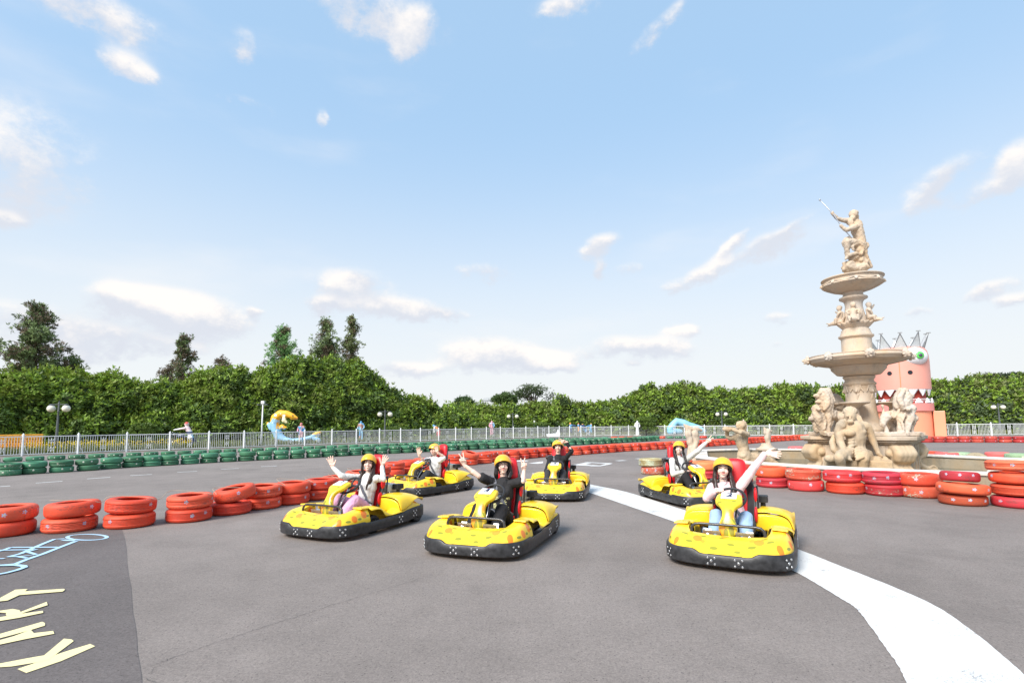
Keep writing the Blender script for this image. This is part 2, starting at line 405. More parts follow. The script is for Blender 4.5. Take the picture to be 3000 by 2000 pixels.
# lane dashes
Z = lambda x, y, s, ox, oy: (ox+x/s, oy+y/s)
dl = []
for (x0, y0, x1, y1) in [(-60, 812, 88, 802), (308, 778, 538, 762), (750, 742, 950, 728), (1122, 714, 1308, 704), (1528, 686, 1698, 677), (1905, 660, 2058, 653), (2250, 637, 2380, 632)]:
    a = G(*Z(x0, y0, 2.94, 0, 1150)); b_ = G(*Z(x1, y1, 2.94, 0, 1150)); dl.append(([a, b_], .13, False))
for (x0, y0, x1, y1) in [(190, 638, 328, 631)]:
    dl.append(([G(*Z(x0, y0, 2.94, 700, 1150)), G(*Z(x1, y1, 2.94, 700, 1150))], .13, False))
for (x0, y0, x1, y1) in [(1195, 588, 1270, 584), (1368, 571, 1445, 567)]:
    dl.append(([G(*Z(x0, y0, 2.94, 1400, 1150)), G(*Z(x1, y1, 2.94, 1400, 1150))], .3, False))
dl.append(([G(2372, 1288.5), G(2388, 1288)], .3, False))
strokes('lane_dashes', dl, .005, WP, label='dashed white lane line painted on the track')
def polys(name, lst, z, m, label):
    mb = MB()
    for k, pts in enumerate(lst):
        v = [G(*p) for p in pts]; ar = sum(v[i].x*v[(i+1) % len(v)].y-v[(i+1) % len(v)].x*v[i].y for i in range(len(v)))
        if ar < 0: v = v[::-1]
        mb.add([(p.x, p.y, z+.0008*k) for p in v], [tuple(range(len(v)))])
    return tag(mb.build(name, m, smooth=False), label, kind='structure')
q = lambda *a: [Z(a[i], a[i+1], 4.276, 1350, 1240) for i in range(0, len(a), 2)]
polys('road_arrow', [q(1395, 521, 1560, 492, 1640, 499, 1560, 514, 1640, 522, 1600, 530), q(1540, 488, 1580, 484, 1905, 500, 1880, 508), q(1600, 530, 1640, 536, 1750, 536, 1860, 515, 1900, 502, 1820, 506, 1740, 527, 1650, 522)], .006, WP, 'white direction arrow painted on the track')
polys('road_mark', [q(848, 500, 960, 484, 1030, 476, 1030, 498, 960, 505), q(705, 462, 780, 460, 858, 468, 820, 474, 770, 480, 700, 478), q(360, 492, 470, 492, 520, 497, 400, 500), q(1710, 900, 1715, 900, 1712, 903)], .006, WP, 'white marks painted on the track behind the karts')
# lettering and the blue outline drawing in the left foreground
zz = lambda pts: [G(*Z(x, y, 3.136, 0, 1500)) for x, y in pts]
YP = paint('cream_road_paint', (.80, .70, .38), .14)
q2 = lambda *a: [Z(a[i], a[i+1], 2.673, 0, 1466) for i in range(0, len(a), 2)]
polys('road_lettering', [q2(135, 1325, 205, 1356, 480, 1262, 745, 1146, 705, 1128, 560, 1172, 400, 1225, 260, 1282), q2(0, 1282, -60, 1290, -60, 1320, 0, 1312, 90, 1306, 300, 1272, 385, 1250, 577, 1106, 560, 1093, 500, 1087, 345, 1218, 220, 1240),
  q2(-90, 1085, 0, 1050, 330, 955, 352, 965, 352, 985, 240, 1020, 100, 1058, 0, 1084, -90, 1108), q2(-90, 1122, 0, 1100, 105, 1070, 240, 1018, 265, 1045, 415, 1028, 425, 1050, 200, 1092, 0, 1135, -90, 1158),
  q2(-90, 935, 0, 920, 150, 895, 335, 870, 338, 886, 150, 925, 0, 950, -90, 968), q2(-90, 900, -40, 882, 0, 870, 100, 856, 152, 866, 160, 880, 365, 800, 373, 826, 180, 888, 150, 902, 55, 917, 44, 900, 48, 888, 0, 885, -60, 905),
  q2(-60, 800, 0, 770, 120, 705, 216, 700, 195, 718, 500, 698, 508, 706, 490, 720, 150, 748, 60, 790, 0, 797, -60, 822)], .008, YP, 'cream KART lettering painted on the dark asphalt')
BP = paint('pale_blue_road_paint', (.42, .62, .78), .18)
zz = lambda pts: [G(*Z(x, y, 3.136, 0, 1500)) for x, y in pts]
ell = lambda cx, cy, a, b_, n=28: [(cx+a*math.cos(2*PI*i/n), cy+b_*math.sin(2*PI*i/n)) for i in range(n)]
bl = [(zz(ell(800, 232, 182, 27)), 0.049, True), (zz([(575, 258), (640, 262), (690, 262)]), 0.068, False),
      (zz([(700, 268), (560, 322), (400, 385), (240, 440), (130, 485)]), 0.065, False), (zz([(590, 248), (500, 252), (400, 292), (300, 335), (190, 385), (75, 415)]), 0.061, False),
      (zz([(530, 326), (300, 327), (100, 328)]), 0.053, False), (zz([(100, 328), (20, 358), (-60, 372)]), 0.053, False), (zz([(340, 350), (180, 352), (-40, 356)]), 0.046, False),
      (zz([(75, 415), (190, 414), (330, 396), (250, 370), (340, 346)]), 0.046, False), (zz([(250, 430), (160, 415)]), 0.038, False),
      (zz([(40, 434), (-30, 436)]), 0.038, False),
      (zz([(-80, 500), (40, 497), (150, 495), (215, 503), (225, 515), (160, 540), (60, 566), (-60, 588)]), 0.061, False), (zz([(130, 485), (60, 492), (-40, 500)]), 0.046, False)]
strokes('road_drawing', bl, .008, BP, label='pale blue outline drawing of a kart painted on the asphalt')
# cracks
CR = mat('crack', (.075, .07, .07), .95)
rr = random.Random(11)
def crack(a, b_, n, j):
    pts = []
    for i in range(n+1):
        t = i/n; pts.append(G(a[0]+(b_[0]-a[0])*t, a[1]+(b_[1]-a[1])*t)+Vector((rr.uniform(-j, j), rr.uniform(-j, j), 0)))
    return (pts, [rr.uniform(.001, .0045) for _ in pts], False)
cl = [crack((490, 1930), (440, 1970), 8, .02), crack((440, 1950), (640, 1880), 22, .012), crack((640, 1880), (980, 1770), 30, .012), crack((980, 1770), (1280, 1680), 26, .012), crack((430, 1985), (520, 2050), 10, .02)]
strokes('asphalt_crack', cl, .0022, CR, label='thin dark cracks in the asphalt')
# ---------------------------------------------------------------- tyres
def tyre_material(name, wornlevel=.25, marks=(.40, .50, .70), mat_scale=1.0):
    m = bpy.data.materials.new(name); m.use_nodes = True; nt = m.node_tree; N = nt.nodes; L = nt.links; b = N['Principled BSDF']
    def M(op, a, b_=None, c=None, clamp=False):
        n = N.new('ShaderNodeMath'); n.operation = op; n.use_clamp = clamp
        for i, v in enumerate((a, b_, c)):
            if v is None: continue
            if isinstance(v, (int, float)): n.inputs[i].default_value = v
            else: L.new(v, n.inputs[i])
        return n.outputs[0]
    def rng(x, a, b_, c=0., d=1.):
        n = N.new('ShaderNodeMapRange'); L.new(x, n.inputs[0])
        for i, v in enumerate((a, b_, c, d)): n.inputs[i+1].default_value = v
        return n.outputs[0]
    def mix(f, a, b_, mode='MIX'):
        n = N.new('ShaderNodeMix'); n.data_type = 'RGBA'; n.blend_type = mode
        for i, v in ((0, f), (6, a), (7, b_)):
            if isinstance(v, (int, float)): n.inputs[i].default_value = v
            elif isinstance(v, tuple): n.inputs[i].default_value = (*v, 1)
            else: L.new(v, n.inputs[i])
        return n.outputs[2]
    tc = N.new('ShaderNodeTexCoord'); oi = N.new('ShaderNodeObjectInfo'); sp = N.new('ShaderNodeSeparateXYZ'); L.new(tc.outputs['Object'], sp.inputs[0])
    ang = M('ADD', M('DIVIDE', M('ARCTAN2', sp.outputs[1], sp.outputs[0]), 2*PI), .5)      # 0..1
    NF = 9
    cell = M('MULTIPLY', M('ADD', ang, M('MULTIPLY', oi.outputs['Random'], 1.0)), NF)
    ci = M('FLOOR', cell); fu = M('SUBTRACT', M('FRACT', cell), .5)
    ux = M('MULTIPLY', fu, 2*PI*.35/NF)                                    # metres along the tread
    h1 = M('FRACT', M('MULTIPLY', M('SINE', M('ADD', M('MULTIPLY', ci, 12.98), M('MULTIPLY', oi.outputs['Random'], 78.2))), 437.5))
    uz = M('SUBTRACT', sp.outputs[2], M('MULTIPLY_ADD', h1, .07, .075))
    ux = M('ADD', ux, M('MULTIPLY_ADD', h1, .06, -.03))
    r = M('SQRT', M('ADD', M('MULTIPLY', ux, ux), M('MULTIPLY', uz, uz))); th = M('ARCTAN2', uz, ux)
    pet = M('MULTIPLY_ADD', M('ABSOLUTE', M('COSINE', M('MULTIPLY', th, 2.5))), .017, .016)
    fl = M('LESS_THAN', r, pet)
    rad_ = M('SQRT', M('ADD', M('MULTIPLY', sp.outputs[0], sp.outputs[0]), M('MULTIPLY', sp.outputs[1], sp.outputs[1])))
    ontread = M('GREATER_THAN', rad_, .322)
    pres = M('GREATER_THAN', h1, .52)
    nz = N.new('ShaderNodeTexNoise'); nz.inputs['Scale'].default_value = 26; nz.inputs['Detail'].default_value = 6; nz.inputs['Roughness'].default_value = .7
    mp = N.new('ShaderNodeMapping'); mp.inputs['Scale'].default_value = (1, 1, 2.4); L.new(tc.outputs['Object'], mp.inputs[0])
    off = N.new('ShaderNodeVectorMath'); off.operation = 'ADD'; L.new(mp.outputs[0], off.inputs[0]); sc = N.new('ShaderNodeVectorMath'); sc.operation = 'SCALE'; sc.inputs[0].default_value = (13, 7, 5); L.new(oi.outputs['Random'], sc.inputs['Scale']); L.new(sc.outputs[0], off.inputs[1])
    L.new(off.outputs[0], nz.inputs[0])
    n = nz.outputs['Fac']
    nb = N.new('ShaderNodeTexNoise'); nb.inputs['Scale'].default_value = 3.2; nb.inputs['Detail'].default_value = 3; L.new(off.outputs[0], nb.inputs[0])
    col = mix(1.0, oi.outputs['Color'], rng(nb.outputs['Fac'], .3, .7, .82, 1.14), 'MULTIPLY')
    col = mix(M('MULTIPLY', rng(n, .45, .8), .12), col, (.75, .40, .30))
    dirt = M('MULTIPLY', rng(M('MULTIPLY_ADD', nb.outputs['Fac'], .8, n), .90, 1.16), .7)
    col = mix(dirt, col, (.06, .045, .04))
    # splashes of older pale paint, strongest on "worn" tyres (object alpha < 1)
    al = oi.outputs['Alpha']
    wthr = M('MULTIPLY_ADD', al, .28, .42)
    worn = rng(M('SUBTRACT', M('MULTIPLY_ADD', nb.outputs['Fac'], .45, M('MULTIPLY', n, .6)), wthr), .0, .05)
    col = mix(worn, col, (.56, .62, .47))
    fmask = M('MULTIPLY', M('MULTIPLY', M('MULTIPLY', fl, ontread), pres), rng(n, .40, .50, .1, 1))
    cen = M('LESS_THAN', r, .010)
    fcol = mix(cen, marks, (.75, .55, .2))
    col = mix(fmask, col, fcol)
    L.new(col, b.inputs['Base Color']); b.inputs['Roughness'].default_value = .6; b.inputs['Specular IOR Level'].default_value = .35
    bp = N.new('ShaderNodeBump'); bp.inputs['Strength'].default_value = .25; bp.inputs['Distance'].default_value = .004; L.new(n, bp.inputs['Height']); L.new(bp.outputs[0], b.inputs['Normal'])
    MATS[name] = m; return m
TM = tyre_material('painted_tyre'); TMG = tyre_material('painted_tyre_green', marks=(.80, .80, .74))
def tyre_mesh(kind, n=64, R=.35, h=.215, hole=.195):
    """tread with grooves, sidewalls, open hole; seen from outside and inside"""
    gz = {0: [.25, .42, .6, .78], 1: [.33, .5, .67], 2: [.2, .35, .5, .65, .8], 3: []}[kind]
    prof = [(hole+.012, .035), (hole, .02), (hole+.012, .008), (R-.085, .0), (R-.04, .006), (R-.016, .022), (R-.003, .045)]
    zs = [.045+(h-.09)*t for t in gz]
    for z in zs: prof += [(R, z-.006), (R-.009, z-.0035), (R-.009, z+.0035), (R, z+.006)]
    if not zs: prof += [(R+.001, h*.35), (R+.001, h*.65)]
    prof += [(R-.003, h-.045), (R-.016, h-.022), (R-.04, h-.006), (R-.085, h), (hole+.012, h-.008), (hole, h-.02), (hole+.012, h-.035)]
    inner = [(R-.03, h-.06), (R-.022, h*.5), (R-.03, .06), (hole+.012, .035)]
    prof = prof+inner
    v = []; f = []; m = len(prof)
    for k in range(n):
        a = 2*PI*k/n; notch = (k % 2)*.004 if kind in (0, 2) else 0; wav = .004*math.sin(a*23) if kind == 0 else 0
        for r, z in prof:
            rr_ = r-(notch if (.03 < z < h-.03 and r > R-.02 and (z < .06 or z > h-.06)) else 0)
            zz_ = z+(wav if r > R-.012 else 0)
            v.append((rr_*math.cos(a), rr_*math.sin(a), zz_))
    for k in range(n):
        k2 = (k+1) % n
        for i in range(m-1): f.append((k*m+i, k2*m+i, k2*m+i+1, k*m+i+1))
    me = mesh(v, f, 'tyre'); me.polygons.foreach_set('use_smooth', [True]*len(me.polygons)); return me
TYR = {}
for k in range(4):
    for far in (0, 1):
        me = tyre_mesh(k, 64 if not far else 28); me.materials.append(TM); TYR[k, far, 0] = me
        me2 = me.copy(); me2.materials.clear(); me2.materials.append(TMG); TYR[k, far, 1] = me2
ntyre = 0
RED = [(.80, .085, .035), (.76, .07, .03), (.82, .11, .05), (.72, .06, .03)]
CRIM = (.50, .03, .04); DARKR = (.45, .06, .03); GRN = [(.045, .19, .095), (.05, .215, .11), (.04, .165, .085), (.055, .235, .13)]
rt = random.Random(5)
def tyre(pos, z=0.0, col=RED[0], worn=1.0, kind=None, tilt=(0, 0), rz=None, label=None, group=None, sc=1.0, green=0, far=0, zs=1.0):
    global ntyre; ntyre += 1
    me = TYR[kind if kind is not None else rt.choice((0, 1, 2, 3)), far, green]
    o = bpy.data.objects.new('tyre', me); C.objects.link(o)
    o.location = (pos[0], pos[1], z); o.scale = (sc, sc, zs)
    o.rotation_euler = (tilt[0], tilt[1], rz if rz is not None else rt.uniform(0, 6.28))
    o.color = (*col, worn); tag(o, label, 'tyre', group); return o
H1 = .217
def back(p, r=.35):
    """centre of a tyre whose near foot is seen at ground point p"""
    d = Vector((p.x, p.y, 0)).normalized(); return Vector((p.x, p.y, 0))+d*r
def poly_walk(pts, step):
    """points at equal spacing along a ground polyline"""
    P = [Vector(p) for p in pts]; out = [P[0].copy()]; carry = 0.0
    for a, b in zip(P, P[1:]):
        d = (b-a).length; t = step-carry
        while t <= d: out.append(a.lerp(b, t/d)); t += step
        carry = d-(t-step)
    return out
# --- near orange barrier, each stack measured
near = [  # px, py of the front foot, lower colour, upper colour, upper offset(px), upper tilt, kinds
 (14, 1576, 1, 2, 0, 0, 3, 3, 'leftmost stack cut by the left edge'),
 (203, 1562, 2, 0, 4, .03, 0, 3, 'stack second from the left edge, above the blue drawing'),
 (379, 1550, 0, 1, -2, -.05, 2, 0, 'third stack from the left, stained black'),
 (553, 1532, 1, 2, 0, .02, 2, 1, 'fourth stack from the left with its hole showing'),
 (675, 1511, 3, 0, 12, -.16, 0, 3, 'fifth stack from the left, slipped and tilted'),
 (768, 1494, 0, 2, 0, .04, 1, 1, 'sixth stack from the left, pale hole on top'),
 (854, 1480, 1, 0, 2, -.02, 2, 3, 'seventh stack from the left edge'),
 (934, 1466, 0, 1, 4, .0, 1, 2, 'stack just left of kart three'),
 (1000, 1455, 1, 2, -14, .04, 1, 3, 'stack behind the front of kart three'),
 (1052, 1434, 0, 2, 0, .03, 3, 3, 'stack behind the waving driver of kart three'),
 (1108, 1413, 1, 0, 0, 0, 3, 2, 'stack behind the head of the kart three driver'),
 (1153, 1396, 1, 0, 0, .0, 3, 1, 'stack behind the raised hand at kart three'),
 (1196, 1388, 0, 1, 0, .0, 2, 3, 'stack behind the wheel of kart six'),
 (1240, 1381, 3, 2, 0, -.03, 3, 3, 'stack behind the driver of kart six'),
 (1284, 1374, 0, 1, 0, .0, 2, 3, 'stack behind the seat of kart six'),
 (1329, 1367, 1, 0, 0, .0, 3, 1, 'first stack right of the seat of kart six'),
 (1374, 1363, 0, 2, 2, .22, 1, 3, 'stack beside the raised fingers, its hole showing'),
]
for i, (px, py, c0, c1, du, tl, k0, k1, nm) in enumerate(near):
    b0 = back(G(px, py)); dpx = du/1500*b0.y
    tyre(b0, 0, RED[c0], 1.0, k0, label=f'lower orange red tyre of the {nm}', group='tyres of the orange red barrier')
    tyre(b0+Vector((dpx, .02, 0)), H1+abs(tl)*.33, RED[c1], 1.0, k1, tilt=(tl*.6+rt.uniform(-.015, .015), -tl), label=f'upper orange red tyre of the {nm}', group='tyres of the orange red barrier')
# --- the same barrier running away to the right
runD = [G(*p) for p in [(1418, 1358), (1440, 1353), (1515, 1346.5), (1573, 1340), (1684, 1333.5), (1759, 1327.5), (1831, 1322), (1905, 1318), (1951, 1315), (2077, 1307.5), (2145, 1303), (2210, 1298), (2268, 1293), (2343, 1288.5), (2400, 1286)]]
D = poly_walk(runD, .735)
nD = len(D)
for i, p in enumerate(D):
    b0 = back(p); far = 1
    jit = Vector((rt.uniform(-.04, .04), rt.uniform(-.05, .05), 0))
    pos = f'{ordn(i)} stack right of the raised fingers'
    for k in (0, 1):
        lab = f'{"upper" if k else "lower"} red tyre of the {pos}' if pos else ('red tyre in the far stretch of the middle barrier, upper layer' if k else 'red tyre in the far stretch of the middle barrier, lower layer')
        worn = 1.0 if rt.random() > .1 else .72
        tyre(b0+jit*(1 if k else .4), k*H1, rt.choice(RED), worn, tilt=(rt.uniform(-.05, .05), rt.uniform(-.04, .04)) if k else (0, 0), label=lab, group='tyres of the far red barrier', far=far)
# --- green double barrier (front row)
runA = [G(*p) for p in [(24, 1394), (100, 1388.5), (179, 1384), (257, 1379), (324, 1373.5), (387, 1369), (443, 1366), (497, 1363), (596, 1357), (690, 1352), (823, 1345.5), (935, 1340), (1040, 1334), (1225, 1325), (1400, 1316.5), (1536, 1310.5), (1771, 1300), (1925, 1290.5)]]
Af = [G(*p) for p in [(22, 1394), (100, 1388.5), (179, 1384), (257, 1379), (324, 1373.5), (387, 1369), (443, 1366), (497, 1363)]]
A = Af+poly_walk([Af[-1]]+runA[8:], .76)[1:]
print('green stacks', len(A), 'red far stacks', nD)
for i, p in enumerate(A):
    b0 = back(p); far = 0 if i < 10 else 1
    for k in (0, 1):
        if True: lab = f'{"upper" if k else "lower"} green tyre of the {ordn(i)} stack from the left in the front green barrier'
        else: lab = f'green tyre in the far stretch of the front green barrier, {"upper" if k else "lower"} layer'
        worn = .62 if (i == 0) else (.74 if rt.random() < .14 else 1.0)
        tyre(b0+Vector((rt.uniform(-.03, .03), rt.uniform(-.03, .03), 0)), k*H1, rt.choice(GRN), worn, kind=rt.choice((1, 3, 3)), tilt=(rt.uniform(-.03, .03), rt.uniform(-.04, .04)) if k else (0, 0), label=lab, group='green tyres of the front barrier', green=1, far=far)
# --- green single row along the fence, then red and green far ones
runB = [G(*p) for p in [(-30, 1356), (27, 1353), (250, 1343), (442, 1335), (836, 1319), (1400, 1296.5), (1600, 1290), (1790, 1286)]]
B = poly_walk(runB, .80)
for i, p in enumerate(B):
    b0 = back(p)
    lab = f'single green tyre, {ordn(i)} from the left in the row along the fence' 
    tyre(b0, 0, rt.choice(GRN), .76 if rt.random() < .15 else 1.0, kind=3, label=lab, group='green tyres of the row along the fence', green=1, far=0 if i < 8 else 1)
runC = [G(*p) for p in [(1800, 1285), (1925, 1284), (2110, 1283.5), (2140, 1283)]]
for i, p in enumerate(poly_walk(runC, .78)):
    b0 = back(p); red = not (7 <= i <= 9 or i >= 12)
    tyre(b0, 0.0, RED[i % 4] if red else GRN[i % 4], 1.0, kind=3, label=f'{ordn(i)} tyre from the left in the short far row, '+('red' if red else 'green')+', below the fence', group='far row of red and green tyres', green=0 if red else 1, far=1)
# --- dark red double row in front of the right fence
runE = [G(*p) for p in [(2680, 1296), (2850, 1296), (3060, 1297)]]
for i, p in enumerate(poly_walk(runE, .735)):
    b0 = back(p)
    for k in (0, 1):
        tyre(b0, k*H1, (.50, .045, .045) if rt.random() < .7 else (.62, .09, .06), .8 if rt.random() < .2 else 1, kind=rt.choice((1, 3)), label=f'{"upper" if k else "lower"} dark red tyre of the {ordn(i)} stack right of the pink tower', group='dark red tyres below the right fence', far=1)
# --- barrier along the pool wall, right foreground
wall = [(1914, 1391.5, [((.50, .10, .06), .50, 'lower worn red and green tyre at the left end of the pool barrier'), ((.40, .33, .16), .42, 'upper flaking pale green tyre at the left end of the pool barrier')]),
 (1998, 1397, [(CRIM, 1, 'lower crimson tyre behind kart one and its driver'), (RED[2], 1, 'upper orange tyre behind kart one and its driver')]),
 (2072, 1405, [(CRIM, 1, 'lower crimson tyre behind the wheel of kart one'), ((.85, .25, .09), .9, 'upper faded orange tyre behind the wheel of kart one')]),
 (2160, 1419, [(CRIM, 1, 'lower crimson tyre behind the red seat of kart two'), (RED[1], 1, 'upper red tyre behind the red seat of kart two')]),
 (2264, 1429.6, [((.55, .035, .05), 1, 'crimson tyre under the open orange one below the outstretched hand'), ((.82, .12, .04), 1, 'orange tyre with its hole showing below the outstretched hand')]),
 (2362, 1440, [((.78, .06, .06), .9, 'plain red tyre under the flaking flowered one'), ((.70, .10, .05), .58, 'red tyre with flaking cream rim and four blue flowers')]),
 (2475, 1448, [(RED[1], 1, 'plain orange tyre below the bearded seated statue'), ((.76, .045, .05), .92, 'bright red tyre with two blue flowers below the seated statue')]),
 (2591, 1454.5, [((.50, .03, .04), .66, 'crimson tyre with chipped pale rim under the black cloth'), ((.55, .035, .06), .86, 'dusty crimson tyre under the black cloth')]),
 (2697, 1460, [((.60, .10, .05), .56, 'lower flowered tyre with pale green chipped tread right of the black cloth'), ((.74, .08, .04), .60, 'upper orange tyre with pale chipped rim right of the black cloth')])]
for px, py, L3 in wall:
    b0 = back(G(px, py))
    for k, (c, wn, lb) in enumerate(L3):
        tyre(b0+Vector((rt.uniform(-.02, .02)+(-.04 if k else 0), 0, 0)), k*H1*1.14, c, wn, kind=(1, 3, 3, 2)[(k+px) % 4], label=lb, group='tyres along the pool wall', tilt=(rt.uniform(-.02, .02)*k, rt.uniform(-.02, .02)*k), sc=1.07, zs=1.14)
bq = back(G(2822, 1484), .42)
tyre(bq, 0, (.46, .075, .03), 1, 3, label='brown red bottom tyre of the triple stack with a crimson tyre on top', group='tyres along the pool wall', zs=.89, sc=1.05)
tyre(bq+Vector((-.03, -.05, 0)), H1*.88+.015, (.82, .13, .05), 1, 3, tilt=(.05, .03), label='wide orange tyre with two blue flowers under the small crimson one', group='tyres along the pool wall', zs=.89, sc=1.14, rz=1.1)
tyre(bq+Vector((.02, .05, 0)), 2*H1*.88+.035, (.45, .03, .045), 1, 3, tilt=(.09, .02), label='small plain crimson tyre lying on the wide orange one', group='tyres along the pool wall', zs=.89, sc=.86)
bq = back(G(2985, 1492), .42)
for k, (c, wn, lb, s_) in enumerate([((.58, .035, .05), 1, 'crimson bottom tyre of the four high stack at the right edge', 1.08), ((.66, .09, .04), .8, 'second tyre from the ground at the right edge, faded with two flowers', 1.05), ((.84, .10, .04), 1, 'orange third tyre with large flowers in the right edge stack', 1.08), ((.80, .17, .08), 1, 'pale orange top tyre of the four high right edge stack', 1.08)]):
    tyre(bq+Vector((-.05*(k == 3), 0, 0)), k*H1, c, wn, (3, 2, 3, 1)[k], label=lb, group='tyres along the pool wall', zs=.89, sc=s_, tilt=(.05*(k == 3), .03*(k == 3)), rz=.7*k)
bq = G(2815, 1466)+Vector((.0, .95, 0))
for k in (0, 1): tyre((bq.x, bq.y), k*H1*.88, RED[2], 1, 1, label=f'{"upper" if k else "lower"} orange tyre half hidden behind the small crimson tyre', group='tyres along the pool wall', zs=.89, sc=1.05)

# thin wire strung over the near orange stacks
wp = []
for i, (px, py, *_) in enumerate(near[1:10]):
    b0 = back(G(px, py)); wp += [(b0.x-.30, b0.y-.05, 2*H1+.035+.02*(i % 3)), (b0.x+.22, b0.y, 2*H1+.03), (b0.x+.40, b0.y+.1, 2*H1-.02)]
mb = MB(); mb.tube(catmull(wp, 4), .0045, 5); tag(mb.build('wire', mat('rusty_wire', (.42, .34, .25), .6)), 'thin rusty wire strung along the tops of the near orange tyres', 'wire')
# ---------------------------------------------------------------- go-karts (local: +Y forward, Z up, origin on the ground at the middle)
def citrus(name, spots, leaves):
    """yellow plastic with printed oranges and leaves"""
    m = bpy.data.materials.new(name); m.use_nodes = True; nt = m.node_tree; N = nt.nodes; L = nt.links; b = N['Principled BSDF']
    def M(op, a, b_=None, c=None):
        n = N.new('ShaderNodeMath'); n.operation = op
        for i, v in enumerate((a, b_, c)):
            if v is None: continue
            if isinstance(v, (int, float)): n.inputs[i].default_value = v
            else: L.new(v, n.inputs[i])
        return n.outputs[0]
    def mix(f, a, b_):
        n = N.new('ShaderNodeMix'); n.data_type = 'RGBA'
        for i, v in ((0, f), (6, a), (7, b_)):
            if isinstance(v, (int, float)): n.inputs[i].default_value = v
            elif isinstance(v, tuple): n.inputs[i].default_value = (*v, 1)
            else: L.new(v, n.inputs[i])
        return n.outputs[2]
    tc = N.new('ShaderNodeTexCoord')
    def vor(scale, loc, rot=(0, 0, 0), sc=(1, 1, 1)):
        mp = N.new('ShaderNodeMapping'); mp.inputs['Location'].default_value = loc; mp.inputs['Rotation'].default_value = rot; mp.inputs['Scale'].default_value = sc
        L.new(tc.outputs['Object'], mp.inputs[0]); v = N.new('ShaderNodeTexVoronoi'); v.inputs['Scale'].default_value = scale; v.inputs['Randomness'].default_value = .75
        L.new(mp.outputs[0], v.inputs[0]); s = N.new('ShaderNodeSeparateColor'); L.new(v.outputs['Color'], s.inputs[0]); return v.outputs['Distance'], s.outputs[0], s.outputs[1]
    def soft(x, a, b_):
        n = N.new('ShaderNodeMapRange'); n.interpolation_type = 'SMOOTHSTEP'; L.new(x, n.inputs[0]); n.inputs[1].default_value = a; n.inputs[2].default_value = b_; n.inputs[3].default_value = 1; n.inputs[4].default_value = 0; return n.outputs[0]
    col = (.93, .63, .028)
    geo = tc.outputs['Object']
    def spot(out, c, r, colr, a=1.0, src=None):
        d = N.new('ShaderNodeVectorMath'); d.operation = 'DISTANCE'; L.new(src or geo, d.inputs[0]); d.inputs[1].default_value = c
        return mix(M('MULTIPLY', soft(d.outputs['Value'], r*.93, r*1.05), a), out, colr)
    out = mix(0.0, col, col)
    orng = (.95, .235, .01); pale = (.92, .27, .02)
    def flat(sv):
        v = N.new('ShaderNodeVectorMath'); v.operation = 'MULTIPLY'; L.new(geo, v.inputs[0]); v.inputs[1].default_value = sv; return v.outputs[0]
    FT, FSD = flat((1, 1, .1)), flat((.1, 1, 1))
    for (x, y, z, r, pc, al) in spots:
        if abs(x) > .6: out = spot(out, (x*.1, y, z), r, pale if pc else orng, al, FSD)
        else: out = spot(out, (x, y, z*.1), r, pale if pc else orng, al, FT)
    mps = N.new('ShaderNodeMapping'); mps.inputs['Scale'].default_value = (.1, 1, 2.3); mps.inputs['Rotation'].default_value = (.5, 0, 0); L.new(geo, mps.inputs[0])
    for (x, y, z, r0, k) in leaves:
        if abs(x) < .59: continue
        p = Euler((.5, 0, 0)).to_matrix()@(Matrix.Diagonal((.1, 1, 2.3))@Vector((x, y, z))); out = spot(out, tuple(p), r0*.9, (.10, .20, .02), .8, mps.outputs[0])
    for rz in (0.5, -0.6, 1.5):
        mp = N.new('ShaderNodeMapping'); mp.vector_type = 'POINT'; mp.inputs['Rotation'].default_value = (0, 0, rz); mp.inputs['Scale'].default_value = (1, 2.3, .15)
        L.new(geo, mp.inputs[0]); Rm = Matrix.Diagonal((1, 2.3, .15))
        Rr = Euler((0, 0, rz)).to_matrix()
        for (x, y, z, r0, k) in leaves:
            if abs(x) >= .59 or k != (0.5, -0.6, 1.5).index(rz): continue
            p = Rr@(Rm@Vector((x, y, z)))
            # Mapping (point) scales, rotates then translates
            out = spot(out, tuple(p), r0, (.10, .20, .02) if (x+y) > .3 else (.36, .40, .05), .75, mp.outputs[0])
    L.new(out, b.inputs['Base Color']); b.inputs['Roughness'].default_value = .3; b.inputs['Coat Weight'].default_value = .25; b.inputs['Coat Roughness'].default_value = .12
    MATS[name] = m; return m
NS = [(-.33, .79, .31, .052, 1, .8), (-.26, .77, .32, .034, 1, .6), (.02, .70, .335, .045, 1, .75), (.30, .80, .31, .050, 1, .9), (.24, .83, .30, .026, 1, .7), (.645, .66, .29, .05, 0, 1), (.66, .46, .31, .05, 0, 1), (-.645, .66, .28, .046, 0, 1), (-.66, .47, .32, .055, 0, 1), (.52, .86, .25, .03, 0, 1), (-.53, .86, .25, .036, 0, 1)]
NL = [(-.26, .86, .29, .045, 0), (-.05, .84, .29, .04, 1), (.12, .90, .26, .045, 0), (.38, .86, .28, .04, 1), (.24, .75, .32, .035, 0), (-.44, .80, .30, .04, 2), (.44, .77, .31, .04, 2), (-.12, .92, .25, .035, 2),
      (.64, .57, .27, .04, 2), (-.64, .57, .27, .04, 2), (.655, .40, .36, .035, 2), (-.655, .40, .29, .035, 2), (-.60, .76, .26, .04, 2), (.60, .75, .27, .04, 2), (.05, .75, .33, .03, 1), (-.38, .73, .33, .035, 0)]
FS = [(.04, .37, .69, .030, 1, .5), (-.03, .53, .58, .034, 1, .9), (.06, .60, .36, .036, 1, .7), (-.05, .595, .44, .022, 1, .5)]
FL = [(-.06, .40, .665, .03, 0), (.09, .42, .655, .03, 1), (.04, .57, .47, .03, 2), (-.04, .60, .38, .03, 2), (.02, .61, .33, .028, 2), (-.07, .56, .50, .026, 2)]
